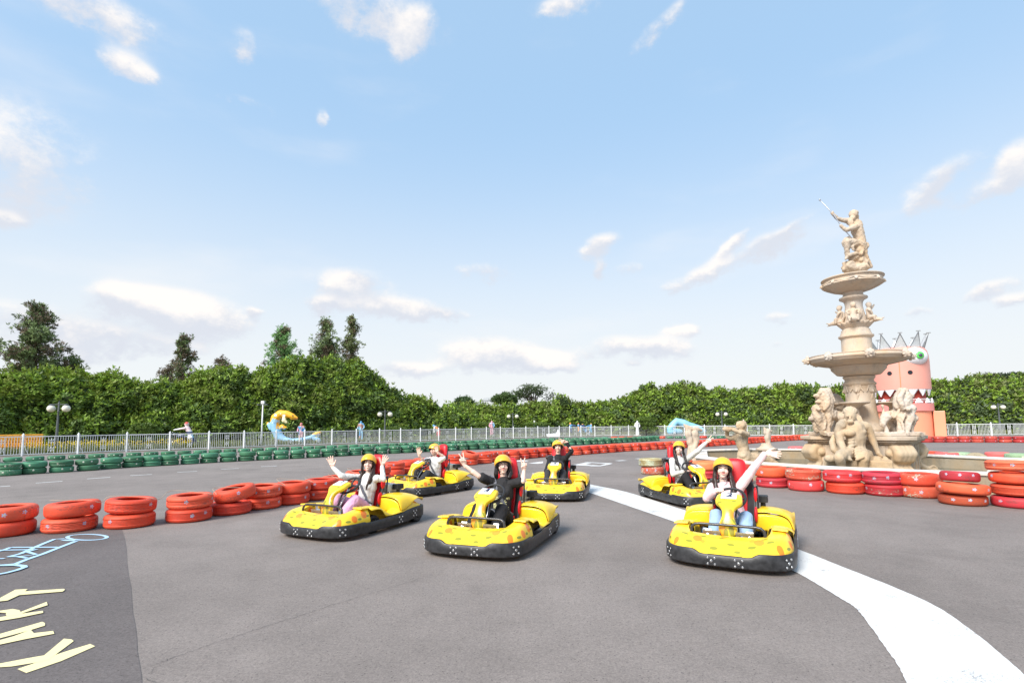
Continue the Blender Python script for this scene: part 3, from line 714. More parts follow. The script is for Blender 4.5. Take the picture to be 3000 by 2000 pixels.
PS = [(.56, -.46, .365, .055, 1, .75), (.56, -.62, .39, .06, 1, .6), (.62, -.74, .35, .045, 1, .7), (-.56, -.46, .365, .055, 1, .75), (-.56, -.62, .39, .06, 1, .6), (-.62, -.74, .35, .045, 1, .7)]
PL = [(.60, -.54, .36, .035, 0), (.52, -.70, .38, .035, 1), (-.60, -.54, .36, .035, 1), (-.52, -.70, .38, .035, 0)]
CIT = citrus('nose_plastic_oranges', NS, NL); CITF = citrus('fairing_plastic_oranges', FS, FL); CITP = citrus('pod_plastic_oranges', PS, PL)
YEL = mat('yellow_plastic', (.93, .60, .022), .3, var=.03, coat=.2)
BLK = mat('black_rubber', (.022, .022, .024), .55, var=.15, bump=.1)
BMP = mat('bumper_black', (.026, .026, .028), .45, var=.55, vscale=16, bump=.15, bscale=30)
STEEL = mat('steel', (.62, .62, .62), .28, 1.0, var=.08)
ALU = mat('brushed_alloy', (.60, .57, .52), .4, .85, var=.1)
PIPE = mat('black_pipe', (.03, .027, .027), .33, var=.1, coat=.3)
REDV = mat('red_vinyl', (.72, .012, .02), .42, var=.06)
SHELL = mat('seat_black', (.035, .035, .038), .5, var=.1)
BELT = mat('belt_webbing', (.14, .145, .17), .75, var=.1, bump=.3, bscale=300)
PLATE = mat('white_sticker', (.85, .85, .85), .4, var=.02)
INK = mat('navy_ink', (.02, .025, .08), .5)
INK2 = mat('grey_ink', (.45, .45, .5), .5)
CREAMP = mat('cream_tank', (.80, .76, .66), .4, var=.04)
FLOORM = mat('floor_tray', (.05, .05, .052), .6)
def smooth01(t): t = max(0., min(1., t)); return t*t*(3-2*t)
def outline():
    half = [(0, 1.0), (.18, .998), (.34, .985), (.46, .955), (.56, .90), (.635, .80), (.672, .67), (.682, .50), (.685, .25), (.688, 0), (.69, -.3), (.69, -.6), (.685, -.82), (.66, -.93), (.60, -.985), (.45, -1.0), (.22, -1.0), (0, -1.0)]
    P = [Vector((x, y, 0)) for x, y in half]; P = P+[Vector((-p.x, p.y, 0)) for p in P[-2:0:-1]]
    n = len(P); out = []
    for i in range(n):
        a, b_, c, d = P[i-1], P[i], P[(i+1) % n], P[(i+2) % n]
        for k in range(4):
            t = k/4; out.append(.5*((2*b_)+(c-a)*t+(2*a-5*b_+4*c-d)*t*t+(3*b_-a-3*c+d)*t**3))
    return out
OUT = outline()
def bump_top(p):
    if p.y > .9 and abs(p.x) < .36: return .175+.045*smooth01((abs(p.x)-.24)/.1)
    if p.y > .45: return .22
    if p.y > .02: return .20
    return .205+.03*smooth01((-p.y-.3)/.15)
def make_kart():
    root = empty('go_kart')
    # --- bumper ring
    n = len(OUT); P = []
    for i, p in enumerate(OUT):
        t = (OUT[(i+1) % n]-OUT[i-1]).normalized(); nrm = Vector((-t.y, t.x, 0))
        if nrm.dot(p) < 0: nrm = -nrm
        zt = bump_top(p); rise = .03*smooth01((-p.y-.35)/.4)
        z0 = .055+rise; zt += rise
        o = p; q = p-nrm*.035
        P.append([o-nrm*.014+Vector((0, 0, z0)), o+Vector((0, 0, z0+.012)), o+nrm*.004+Vector((0, 0, (z0+zt)/2)), o+Vector((0, 0, zt-.012)), o-nrm*.010+Vector((0, 0, zt)), q+Vector((0, 0, zt)), q+Vector((0, 0, z0)), o-nrm*.014+Vector((0, 0, z0))])
    mb = MB(); mb.grid(P, closed_u=True); bumper = mb.build('bumper', BMP, root, auto=40)
    def near_out(x, y):
        i = min(range(n), key=lambda k: (OUT[k].x-x)**2+(OUT[k].y-y)**2); t = (OUT[(i+1) % n]-OUT[i-1]).normalized(); nrm = Vector((-t.y, t.x, 0))
        if nrm.dot(OUT[i]) < 0: nrm = -nrm
        return OUT[i], t, nrm
    for (x, y) in [(.13, 1), (-.13, 1), (.60, .86), (-.60, .86), (.69, .08), (-.69, .08), (.69, -.28), (-.69, -.28), (.69, -.66), (-.69, -.66)]:
        if abs(y-.08) < .01: continue
        p, t, nrm = near_out(x, y); mb = MB(); R = Matrix((t, nrm.cross(t), nrm)).transposed()
        rise = .03*smooth01((-p.y-.35)/.4); cz = (.055+bump_top(p))/2+rise-.004
        dz = .032 if abs(x) < .2 else .038
        for dx, dz_, r_ in [(-.036, dz, .0125), (.036, dz, .0125), (-.036, -dz, .0125), (.036, -dz, .0125), (0, 0, .016)]:
            c = p+t*dx+Vector((0, 0, cz+dz_))
            mb.lathe([(r_, 0), (r_, .006), (r_*.75, .009), (r_*.4, .0075)], 12, c+nrm*.001, R)
        mb.build('bolts', STEEL, bumper)
    # --- nose cowl
    oc = [(-.655, .36), (-.658, .5), (-.65, .66), (-.612, .79), (-.54, .885), (-.45, .935), (-.34, .958), (-.25, .965), (-.12, .972), (0, .975)]
    ic = [(-.44, .36), (-.44, .44), (-.435, .52), (-.425, .58), (-.40, .625), (-.36, .645), (-.30, .655), (-.22, .66), (-.11, .66), (0, .66)]
    oc = oc+[(-x, y) for x, y in oc[-2::-1]]; ic = ic+[(-x, y) for x, y in ic[-2::-1]]
    oz = [.212, .212, .216, .218, .218, .214, .203, .172, .166, .166]; oz = oz+oz[-2::-1]
    iz = [.385, .382, .372, .36, .345, .335, .33, .325, .32, .32]; iz = iz+iz[-2::-1]
    def dens(L_, k=4):
        out = []; Q = [L_[0]]+L_+[L_[-1]]
        for i in range(1, len(Q)-2):
            for j in range(k):
                t = j/k; r = []
                for a, b_, c, d in zip(*[(v if isinstance(v, tuple) else (v,)) for v in Q[i-1:i+3]]):
                    r.append(.5*((2*b_)+(c-a)*t+(2*a-5*b_+4*c-d)*t*t+(3*b_-a-3*c+d)*t**3))
                out.append(tuple(r))
        out.append(L_[-1] if isinstance(L_[-1], tuple) else (L_[-1],)); return out
    O_, I_, OZ, IZ = dens(oc), dens(ic), dens(oz), dens(iz)
    G_ = []
    for (ox, oy), (ix, iy), (z0,), (z1,) in zip(O_, I_, OZ, IZ):
        row = [Vector((ox*.99, oy*.99, z0-.05)), Vector((ox, oy, z0))]
        for t in (.05, .12, .2, .3, .45, .6, .75, .88, .96, 1.0):
            x = ox+(ix-ox)*t; y = oy+(iy-oy)*t; sd = smooth01((abs(ox)-.40)/.24); pw = 1.55+5.0*sd; h = z0+(z1-z0)*(1-(1-t)**pw)+.012*math.sin(PI*t)*(1-sd)
            row.append(Vector((x, y, h)))
        row.append(Vector((ix, iy-.012 if abs(ix) < .4 else iy, z1-.02))); row.append(Vector((ix, iy-.014 if abs(ix) < .4 else iy, z1-.16)))
        G_.append(row)
    mb = MB(); mb.grid(G_)
    for row, fl in ((G_[0], 0), (G_[-1], 1)):           # closed ends next to the wheel openings
        k = len(mb.v); mb.v += [tuple(p) for p in row]; mb.f.append(tuple(range(k, k+len(row)))); mb.m.append(0)
    nose = mb.build('nose_cowl', CIT, root, auto=50)
    for s in (-1, 1):                                    # loose flap on each shoulder
        mb = MB(); mb.box((s*.528, .425, .397), (.165, .17, .02), Matrix.Rotation(rad(s*3), 3, 'Y')@Matrix.Rotation(rad(3), 3, 'X'), taper=.93); mb.build('flap', YEL, nose, bevel=.006, smooth=False)
    mb = MB(); mb.box((0, .981, .178), (.34, .006, .006)); mb.build('air_slot', BLK, nose, smooth=False)
    # --- side pods with wheel arch
    for s in (-1, 1):
        st = [(.345, .392, .345), (.28, .398, .352), (.19, .392, .350), (.10, .372, .335), (.045, .345, .225), (-.02, .31, .215), (-.09, .262, .212), (-.16, .240, .212), (-.23, .243, .215), (-.32, .285, .22), (-.42, .345, .22), (-.52, .378, .225), (-.62, .385, .235), (-.72, .37, .25), (-.80, .335, .262), (-.86, .29, .27)]
        rows = []
        for y, zt, zb in st:
            xi = .40 if y > -.2 else .44
            bul = .0 if y > -.25 else .015
            rows.append([Vector((s*xi, y, max(zb-.10, .12))), Vector((s*xi, y, zt-.03)), Vector((s*(xi+.03), y, zt-.004)), Vector((s*.52, y, zt)), Vector((s*.60, y, zt-.012)), Vector((s*(.640), y, (zt-.012)*.6+zb*.4)), Vector((s*(.652+bul), y, zb))])
        mb = MB(); mb.grid(rows); pod = mb.build('side_pod', CITP, root, sub=1, solid=.008)
        # --- rear wing over the back wheel
        st = [(-.335, .485, .235, .655), (-.36, .505, .235, .668), (-.45, .52, .25, .672), (-.56, .525, .30, .676), (-.66, .515, .375, .680), (-.78, .495, .405, .685), (-.88, .455, .395, .675), (-.95, .425, .375, .655), (-.985, .395, .35, .63)]
        rows = []
        for y, zt, zb, xo in st:
            zt = .3+(zt-.3)*.80; xi = .225
            rows.append([Vector((s*xi, y, .20)), Vector((s*xi, y, zt-.035)), Vector((s*(xi+.03), y, zt-.005)), Vector((s*.36, y, zt)), Vector((s*.50, y, zt-.012)), Vector((s*(xo-.09), y, zt-.035)), Vector((s*(xo-.03), y, zt-.075)), Vector((s*xo, y, zb))])
        mb = MB(); mb.grid(rows)
        fr = rows[0]; k = len(mb.v)
        lowf = [Vector((p.x, p.y-.004, .20+.04*(abs(p.x)-.2))) for p in fr]
        mb.v += [tuple(p) for p in fr]+[tuple(p) for p in lowf]; nn = len(fr)
        mb.f += [(k+i, k+i+1, k+nn+i+1, k+nn+i) for i in range(nn-1)]; mb.m += [0]*(nn-1)
        fen = mb.build('rear_fender', YEL, root, sub=1, solid=.016)
        # wheels
        for (y, r, wd, x) in ((.20, .132, .115, .53), (-.80, .142, .16, .575)):
            R = Matrix.Rotation(PI/2, 3, 'Y'); hw = wd/2
            mb = MB(); mb.lathe([(r*.55, -hw*.9), (r*.8, -hw), (r*.94, -hw*.9), (r, -hw*.6), (r*1.005, 0), (r, hw*.6), (r*.94, hw*.9), (r*.8, hw), (r*.55, hw*.9)], 28, (0, 0, 0), R, cap=False)
            wh = mb.build('wheel', BLK, root, loc=(s*x, y, r)); wh.rotation_euler = (0, 0, rad(-7) if y > 0 else 0)
            mb = MB(); mb.lathe([(r*.56, -hw*.85), (r*.60, -hw*.8), (r*.55, -hw*.5), (r*.5, -hw*.3), (r*.5, hw*.3), (r*.55, hw*.5), (r*.60, hw*.8), (r*.56, hw*.85)], 24, (0, 0, 0), R, cap=False)
            mb.lathe([(r*.22, -hw*.7), (r*.22, hw*.7)], 12, (0, 0, 0), R)
            for k in range(6):
                a = k*PI/3; c = Vector((s*hw*.45, math.cos(a)*r*.36, math.sin(a)*r*.36)); mb.box(c, (.018, .022, r*.34), Matrix.Rotation(-a+PI/2, 3, 'X'))
            mb.build('rim', STEEL, wh, auto=40)
    # --- floor, axle, chassis tubes
    mb = MB(); mb.prism([(-.40, .64), (.40, .64), (.42, -.25), (.40, -.95), (-.40, -.95), (-.42, -.25)], .075, .087); mb.build('floor_tray', FLOORM, root, smooth=False)
    mb = MB(); mb.tube([(-.42, .6, .12), (-.40, -.2, .12), (-.40, -.95, .13)], .015, 8); mb.tube([(.42, .6, .12), (.40, -.2, .12), (.40, -.95, .13)], .015, 8)
    mb.tube([(-.56, -.8, .142), (.56, -.8, .142)], .02, 8); mb.tube([(-.52, .2, .132), (.52, .2, .132)], .013, 8); mb.tube([(-.50, .24, .13), (0, .38, .16), (.50, .24, .13)], .009, 6)
    mb.tube([(-.40, .60, .12), (.40, .60, .12)], .013, 8)
    mb.build('chassis', PIPE, root)
    # --- guard hoop and pedal plates
    mb = MB(); hp = [(-.385, .665, .25), (-.385, .655, .36), (-.375, .65, .40), (-.345, .645, .425), (-.30, .64, .432), (0, .635, .434), (.30, .64, .432), (.345, .645, .425), (.375, .65, .40), (.385, .655, .36), (.385, .665, .25)]
    mb.tube(hp, .0165, 10); mb.build('front_hoop', PIPE, root)
    for s in (-1, 1):
        mb = MB(); R = Matrix.Rotation(rad(-14), 3, 'X')
        xs = [0, .035, .07, .105, .14, .175]; # plate with round-ish holes left open
        for ix in range(5):
            for iz in range(3):
                if (ix, iz) in ((1, 1), (3, 1), (4, 0)): continue
                c = Vector((s*(.10+.037*ix), 0, .037*(iz-1)))
                mb.box(Vector((0, .60, .305))+R@c, (.0375, .004, .0375), R)
        mb.build('pedal_plate', ALU, root, smooth=False)
        mb = MB(); mb.tube([(s*.22, .60, .13), (s*.23, .55, .24), (s*.22, .53, .30)], .009, 8); mb.box((s*.22, .525, .31), (.07, .012, .09), Matrix.Rotation(rad(25), 3, 'X')); mb.build('pedal', STEEL, root, auto=40)
    # --- steering fairing (peanut shaped) with its number sticker
    prof = [(.185, .705, .118), (.20, .728, .138), (.26, .720, .140), (.33, .697, .148), (.39, .668, .150), (.43, .645, .118), (.475, .610, .070), (.515, .555, .058), (.545, .50, .066), (.565, .45, .090), (.582, .40, .102), (.595, .35, .098), (.600, .31, .075), (.598, .285, .04)]
    rows = []
    for i, (y, z, hw) in enumerate(prof):
        t = Vector((0, prof[min(i+1, len(prof)-1)][0]-prof[max(i-1, 0)][0], prof[min(i+1, len(prof)-1)][1]-prof[max(i-1, 0)][1])).normalized(); nr = Vector((0, -t.z, t.y))
        if nr.y < 0 and i > 3 or nr.z < 0 and i <= 3: nr = -nr
        base = Vector((0, y, z)); row = []
        for u, d in ((-1.0, -.050), (-1.02, -.012), (-.90, .004), (-.5, .012), (0, .014), (.5, .012), (.90, .004), (1.02, -.012), (1.0, -.050)):
            row.append(base+Vector((u*hw, 0, 0))+nr*d)
        rows.append(row)
    mb = MB(); mb.grid(rows)
    for row in (rows[0], rows[-1]):
        k = len(mb.v); mb.v += [tuple(p) for p in row]; mb.f.append(tuple(range(k, k+len(row)))); mb.m.append(0)
    fair = mb.build('steering_fairing', CITF, root, sub=1)
    # sticker follows the flat upper part
    mb = MB(); a = Vector((0, .225, .7445)); b_ = Vector((0, .375, .6955))
    sd = (b_-a); up_ = Vector((0, -sd.z, sd.y)).normalized(); up_ = up_ if up_.z > 0 else -up_
    mb.add([a+Vector((x, 0, 0))+up_*.004 for x in (.086, -.086)]+[b_+Vector((x, 0, 0))+up_*.004 for x in (-.086, .086)], [(0, 1, 2, 3)]); mb.add([a+Vector((x, 0, 0))-up_*.004 for x in (.086, -.086)]+[b_+Vector((x, 0, 0))-up_*.004 for x in (-.086, .086)], [(0, 3, 2, 1)])
    st = mb.build('number_sticker', PLATE, fair, smooth=False)
    mb = MB(); mb.tube([(0, .09, .645), (0, .20, .50), (0, .42, .20)], [.019, .016, .014], 10); mb.build('steering_column', STEEL, root)
    mb = MB(); mb.tube([(-.09, .30, .66), (-.06, .40, .40), (-.05, .43, .2)], .012, 6); mb.tube([(.09, .30, .66), (.06, .40, .40), (.05, .43, .2)], .012, 6); mb.build('fairing_bracket', PIPE, root)
    # --- steering wheel
    R = Matrix.Rotation(rad(-38), 3, 'X'); hub = Vector((0, .095, .665))
    mb = MB(); ring = [hub+R@Vector((.165*math.cos(a), .165*math.sin(a), 0)) for a in [2*PI*k/36 for k in range(36)]]; mb.tube(ring, .0165, 10, closed=True)
    sw = mb.build('steering_wheel', BLK, root)
    mb = MB(); 
    for a in (rad(0), rad(180), rad(-90)):
        mb.tube([hub+R@Vector((.02*math.cos(a), .02*math.sin(a), -.012)), hub+R@Vector((.155*math.cos(a), .155*math.sin(a), 0))], .013, 8)
    mb.lathe([(.045, -.03), (.05, -.01), (.04, .006)], 16, hub, R); mb.build('spokes', SHELL, sw)
    # --- bucket seat
    def seat_rows(off, wk=1.0, ys=0.0):
        return [(y, z+(.05*smooth01((z-.5)/.3)), a, b_) for y, z, a, b_ in seat_rows0()]
    def seat_rows0():
        st = [(-.02, .17, .20, .02), (-.12, .150, .205, .04), (-.24, .145, .21, .07), (-.33, .17, .22, .10), (-.385, .25, .225, .12), (-.415, .36, .225, .11), (-.44, .48, .235, .08), (-.462, .60, .245, .07), (-.484, .70, .23, .05), (-.505, .78, .20, .03), (-.525, .87, .158, .015), (-.545, .95, .140, .01), (-.56, 1.01, .115, .0), (-.568, 1.04, .06, .0)]
        return st
    st = seat_rows(0); rows = []; 
    for i, (y, z, hw, wing) in enumerate(st):
        a_ = st[max(i-1, 0)]; c_ = st[min(i+1, len(st)-1)]; t = Vector((0, c_[0]-a_[0], c_[1]-a_[1])).normalized(); nr = Vector((0, -t.z, t.y)); nr = nr if (nr.y+nr.z) > 0 else -nr
        rows.append([Vector((u*hw, y, z))+nr*(wing*(abs(u)**3)) for u in (-1.0, -.9, -.7, -.35, 0, .35, .7, .9, 1.0)])
    mb = MB(); mb.grid(rows); seat = mb.build('seat_shell', SHELL, root, sub=1, solid=.035)
    def pad(name, i0, i1, u0, u1, th, mt, zf=1.0):
        rr_ = []
        for i in range(i0, i1+1):
            y, z, hw, wing = st[i]; a_ = st[max(i-1, 0)]; c_ = st[min(i+1, len(st)-1)]; t = Vector((0, c_[0]-a_[0], c_[1]-a_[1])).normalized(); nr = Vector((0, -t.z, t.y)); nr = nr if (nr.y+nr.z) > 0 else -nr
            e = math.sin(PI*(i-i0+.35)/(i1-i0+.7))**.35
            rr_.append([Vector((u*hw*zf, y, z))+nr*(wing*(abs(u)**3)+th*e*max(.05, math.sin(PI*(j+.2)/(6.4)))**.5) for j, u in enumerate([u0+(u1-u0)*k/6 for k in range(7)])])
        mb = MB(); mb.grid(rr_); return mb.build(name, mt, seat, sub=1, solid=.01)
    pad('seat_cushion', 0, 3, -.8, .8, .035, REDV); pad('back_cushion', 4, 8, -.62, .62, .03, REDV)
    mb = MB(); R2 = Matrix.Rotation(rad(-14), 3, 'X')
    hr = []
    for (z, y, hw, hd) in [(.735, -.485, .10, .03), (.745, -.485, .145, .05), (.78, -.492, .172, .06), (.83, -.503, .168, .064), (.88, -.514, .158, .066), (.93, -.524, .150, .066), (.98, -.534, .142, .062), (1.02, -.543, .128, .056), (1.045, -.549, .10, .044), (1.057, -.552, .05, .02), (1.058, -.552, .004, .003)]:
        hr.append([Vector((hw*math.copysign(abs(math.cos(a))**.7, math.cos(a)), y+hd*math.copysign(abs(math.sin(a))**.8, math.sin(a)), z+.05)) for a in [2*PI*k/20 for k in range(21)]])
    mb.grid(hr); mb.build('headrest', REDV, seat)
    for s in (-1, 1):
        for (zc, yc, hz) in ((.66, -.40, .095), (.42, -.325, .10)):
            mb = MB(); mb.sphere((s*.247, yc, zc), (.022, .055, hz), 14, 10, Matrix.Rotation(rad(10), 3, 'X')); mb.build('bolster', REDV, seat)
    # --- belt post with reel and engine
    mb = MB(); mb.tube([(.27, -.42, .12), (.27, -.46, .55), (.27, -.50, .80)], .017, 8); mb.tube([(-.27, -.42, .12), (-.27, -.46, .55), (-.26, -.50, .76)], .013, 8); mb.tube([(.27, -.50, .78), (0, -.57, .72), (-.26, -.50, .74)], .013, 8); mb.build('belt_post', PIPE, root)
    mb = MB(); mb.box((.27, -.49, .80), (.06, .075, .075), Matrix.Rotation(rad(10), 3, 'X')); mb.lathe([(.028, -.034), (.028, .034)], 12, (.27, -.455, .815), Matrix.Rotation(PI/2, 3, 'Y')); mb.build('belt_reel', SHELL, root, bevel=.008, auto=40)
    mb = MB(); mb.box((-.20, -.70, .30), (.26, .26, .26)); 
    for k in range(6): mb.box((-.20, -.70, .20+.035*k), (.29, .29, .012))
    mb.tube([(-.33, -.72, .40), (-.36, -.80, .36), (-.34, -.90, .30)], .03, 8); eng = mb.build('engine', SHELL, root, bevel=.006, smooth=False)
    mb = MB(); mb.box((-.12, -.66, .555), (.23, .24, .13), taper=.86); mb.lathe([(.03, 0), (.03, .02)], 12, (-.12, -.66, .62)); mb.build('fuel_tank', CREAMP, eng, bevel=.03, smooth=True)
    mb = MB(); mb.box((-.315, -.70, .575), (.12, .16, .085), taper=.92)
    for k in range(4): mb.box((-.315, -.70, .545+.02*k), (.126, .166, .007))
    mb.lathe([(.035, .44), (.03, .54)], 12, (-.315, -.70, 0)); mb.build('air_filter', BLK, eng, bevel=.005, smooth=False)
    mb = MB(); mb.lathe([(.05, -.02), (.05, .02)], 14, (-.30, -.72, .44), Matrix.Rotation(PI/2, 3, 'Y')); mb.tube([(-.26, -.6, .45), (-.32, -.62, .42), (-.30, -.76, .36)], .012, 6); mb.build('carburettor', STEEL, eng)
    return root
kart0 = make_kart()
def kart_frame(F_px, R_px, rc=(.69, -.93), fc=(0, 1.0), ang=None, anchor='F'):
    z = .07
    Fp = G(*F_px, z); Rp = G(*R_px, z) if R_px else None
    fc = Vector((*fc, 0)); rc = Vector((*rc, 0))
    if ang is None:
        v = Rp-Fp; l = rc-fc; ang = math.atan2(v.y, v.x)-math.atan2(l.y, l.x)
    Rm = Matrix.Rotation(ang, 3, 'Z')
    if anchor == 'M': mid = (Fp+Rp)/2; o = mid-Rm@((fc+rc)/2)
    elif anchor == 'R': o = Rp-Rm@rc
    else: o = Fp-Rm@fc
    return Vector((o.x, o.y, 0)), ang
# screen-right side of a kart that faces the camera is its left side (-X)
KARTS = {
 3: (kart_frame((878.6, 1569.8), (1249, 1510.6), rc=(-.69, -.93), anchor='M'), 'yellow kart number three in front on the left, seen from its side'),
 4: (kart_frame((1361.3, 1624), (1643, 1543), rc=(-.69, -.93), anchor='M'), 'yellow kart number four in the front centre with its front turned left'),
 2: (kart_frame((2124, 1658), None, ang=math.atan2(-.88, -.475)-PI/2), 'yellow kart number two in front on the right, on the white line'),
 5: (kart_frame((1613.7, 1460.6), None, ang=rad(168)), 'yellow kart number five in the rear centre, facing the camera'),
 6: (kart_frame((1121, 1446), (1390, 1424.6), rc=(-.69, -.93), ang=rad(143.5), anchor='R'), 'yellow kart number six at the back on the left, side on'),
 1: (kart_frame((2009.3, 1478), (1864.4, 1442.3), rc=(.69, -.93), fc=(.60, .80), anchor='M'), 'yellow kart at the back on the right, half hidden by kart two'),
}
first = True
for num, ((loc, ang), lab) in KARTS.items():
    k = kart0 if first else copy_tree(kart0); first = False
    k.location = loc; k.rotation_euler = (0, 0, ang); tag(k, lab, 'go-kart', 'yellow rental karts')
    st = [c for c in k.children_recursive if c.name.startswith('number_sticker')][0]
    me = textmesh(str(num), .150, bold=.0015, shear=.1)
    a = Vector((0, .225, .7445)); b_ = Vector((0, .375, .6955)); yv = (a-b_).normalized(); xv = Vector((-1, 0, 0)); zv = xv.cross(yv)
    M4 = Matrix((xv, yv, zv)).transposed().to_4x4(); M4.translation = (a+b_)/2+zv*.0056+yv*.014
    me.transform(M4); link('number', me, INK, st, smooth=False)
    me = textmesh('ooooooo', .026, spacing=1.25); M5 = M4.copy(); M5.translation = (a+b_)/2+zv*.0052-yv*.057
    mb = MB()
    for q_ in range(7): mb.box(M5@Vector((-.06+.02*q_, 0, 0)), (.011, .008 if q_ % 2 else .011, .0008), M5.to_3x3())
    mb.build('small_print', INK2, st, smooth=False)
# ---------------------------------------------------------------- fountain
def stone(name, col, stain=.5):
    m = bpy.data.materials.new(name); m.use_nodes = True; nt = m.node_tree; N = nt.nodes; L = nt.links; b = N['Principled BSDF']
    tc = N.new('ShaderNodeTexCoord')
    def nz(s, d=5, r=.6, sc=(1, 1, 1)):
        mp = N.new('ShaderNodeMapping'); mp.inputs['Scale'].default_value = sc; L.new(tc.outputs['Object'], mp.inputs[0])
        n = N.new('ShaderNodeTexNoise'); n.inputs['Scale'].default_value = s; n.inputs['Detail'].default_value = d; n.inputs['Roughness'].default_value = r; L.new(mp.outputs[0], n.inputs[0]); return n.outputs['Fac']
    def rng(x, a, b_, c=0., d=1.):
        n = N.new('ShaderNodeMapRange'); L.new(x, n.inputs[0])
        for i, v in enumerate((a, b_, c, d)): n.inputs[i+1].default_value = v
        return n.outputs[0]
    def mix(f, a, b_, mode='MIX'):
        n = N.new('ShaderNodeMix'); n.data_type = 'RGBA'; n.blend_type = mode
        for i, v in ((0, f), (6, a), (7, b_)):
            if isinstance(v, (int, float)): n.inputs[i].default_value = v
            elif isinstance(v, tuple): n.inputs[i].default_value = (*v, 1)
            else: L.new(v, n.inputs[i])
        return n.outputs[2]
    c = mix(rng(nz(1.3), .35, .65), col, tuple(x*y for x, y in zip(col, (1.04, .88, .70))))
    c = mix(rng(nz(2.2, 6, .7, (1, 1, .35)), .50, .72), c, tuple(x*.62 for x in col))
    c = mix(rng(nz(9, 6, .75), .60, .74, 0, stain), c, (.16, .13, .10))
    v = N.new('ShaderNodeTexVoronoi'); v.inputs['Scale'].default_value = 13; L.new(tc.outputs['Object'], v.inputs[0])
    c = mix(rng(v.outputs['Distance'], .04, .10, .45, 0), c, (.12, .09, .07))
    L.new(c, b.inputs['Base Color']); b.inputs['Roughness'].default_value = .8; b.inputs['Specular IOR Level'].default_value = .3
    bp = N.new('ShaderNodeBump'); bp.inputs['Strength'].default_value = .5; bp.inputs['Distance'].default_value = .02; L.new(nz(22, 6, .7), bp.inputs['Height']); L.new(bp.outputs[0], b.inputs['Normal'])
    MATS[name] = m; return m
ST = stone('travertine', (.55, .475, .395), .6); ST2 = stone('pale_marble', (.58, .515, .45), .45); STW = stone('pool_travertine', (.37, .32, .245), .8); ST3 = stone('warm_stone', (.52, .43, .32), .45)
FX = GX(2536, 15.3); ftn = empty('fountain', FX, rad(-34.2)); tag(ftn, 'tall carved beige stone fountain with two basins, lions and a sea god on top', 'fountain')
FI = (Matrix.Translation(FX)@Matrix.Rotation(rad(-34.2), 4, 'Z')).inverted()
def FL_(px, py, depth): return FI@W(px, py, depth)
def Z1(d):  # zoom of the upper part
    return lambda zx, zy, dd=0: FL_(2340+zx/3.733, 560+zy/3.733, d-dd)
def Z2(d): return lambda zx, zy, dd=0: FL_(2340+zx/3.41, 940+zy/3.41, d-dd)
def SQ(hw, ch, z0, z1, mb, rot=rad(-11)):
    pts = [(hw, hw-ch), (hw-ch, hw), (-hw+ch, hw), (-hw, hw-ch), (-hw, -hw+ch), (-hw+ch, -hw), (hw-ch, -hw), (hw, -hw+ch)]
    mb.prism(pts, z0, z1, Matrix.Rotation(rot, 4, 'Z'))
mb = MB(); SQ(1.28, .34, 0, .12, mb); SQ(1.17, .34, .12, .94, mb)
for k in range(4):
    R = Matrix.Rotation(rad(-11)+k*PI/2, 3, 'Z')
    for x in (-.62, -.23, .23, .62): mb.box(R@Vector((x, -1.185, .52)), (.19 if abs(x) > .4 else .13, .04, .78), R)
ped = mb.build('pedestal', ST, ftn, bevel=.012, smooth=False)
mb = MB(); SQ(1.24, .34, .945, 1.0, mb); SQ(1.33, .36, 1.0, 1.06, mb); SQ(1.40, .38, 1.06, 1.16, mb); SQ(1.16, .30, 1.162, 1.25, mb); mb.build('cornice', ST, ftn, bevel=.015, smooth=False)
# volute buttresses on the four corners
def volute(a, sc=1.0):
    d = Vector((math.sin(a), -math.cos(a), 0)); s = Vector((d.y, -d.x, 0)) if False else Vector((-d.y, d.x, 0)); s = Vector((math.cos(a), math.sin(a), 0))
    cen = []
    def P(r, z): return d*r+Vector((0, 0, z))
    cen = [P(1.10, .92), P(1.36, .90), P(1.55, .82), P(1.62, .70), P(1.57, .58), P(1.47, .52), P(1.42, .42), P(1.46, .30), P(1.60, .20), P(1.80, .13), P(1.98, .10)]
    prims = []
    rr_ = [.10, .11, .12, .13, .12, .10, .09, .09, .10, .10, .08]
    for o in (-.17, -.06, .06, .17): prims.append(('p', [p+s*o for p in cen], rr_))
    for o in (-.24, .24):
        sp = [P(1.42+.17*math.cos(t)*(1-t/14), .70+.17*math.sin(t)*(1-t/14))+s*o for t in [k*.5 for k in range(14)]]; prims.append(('p', sp, [.035]*len(sp)))
        sp = [P(1.80+.12*math.cos(t)*(1-t/14), .16+.12*math.sin(t)*(1-t/14))+s*o for t in [k*.5 for k in range(12)]]; prims.append(('p', sp, [.03]*len(sp)))
        prims.append(('p', [p+s*o for p in cen[3:]], [.04]*8))
    prims.append(('c', P(1.40, .70)-s*.25, P(1.40, .70)+s*.25, .12, .12))
    prims.append(('b', P(1.25, .06), (.62, 1.2, .12), Matrix((s, d, Vector((0, 0, 1)))).transposed()))
    blob('scroll_buttress', prims, .022, ST3, ftn, smooth=2)
for k in range(4): volute(rad(-11-45)+k*PI/2)
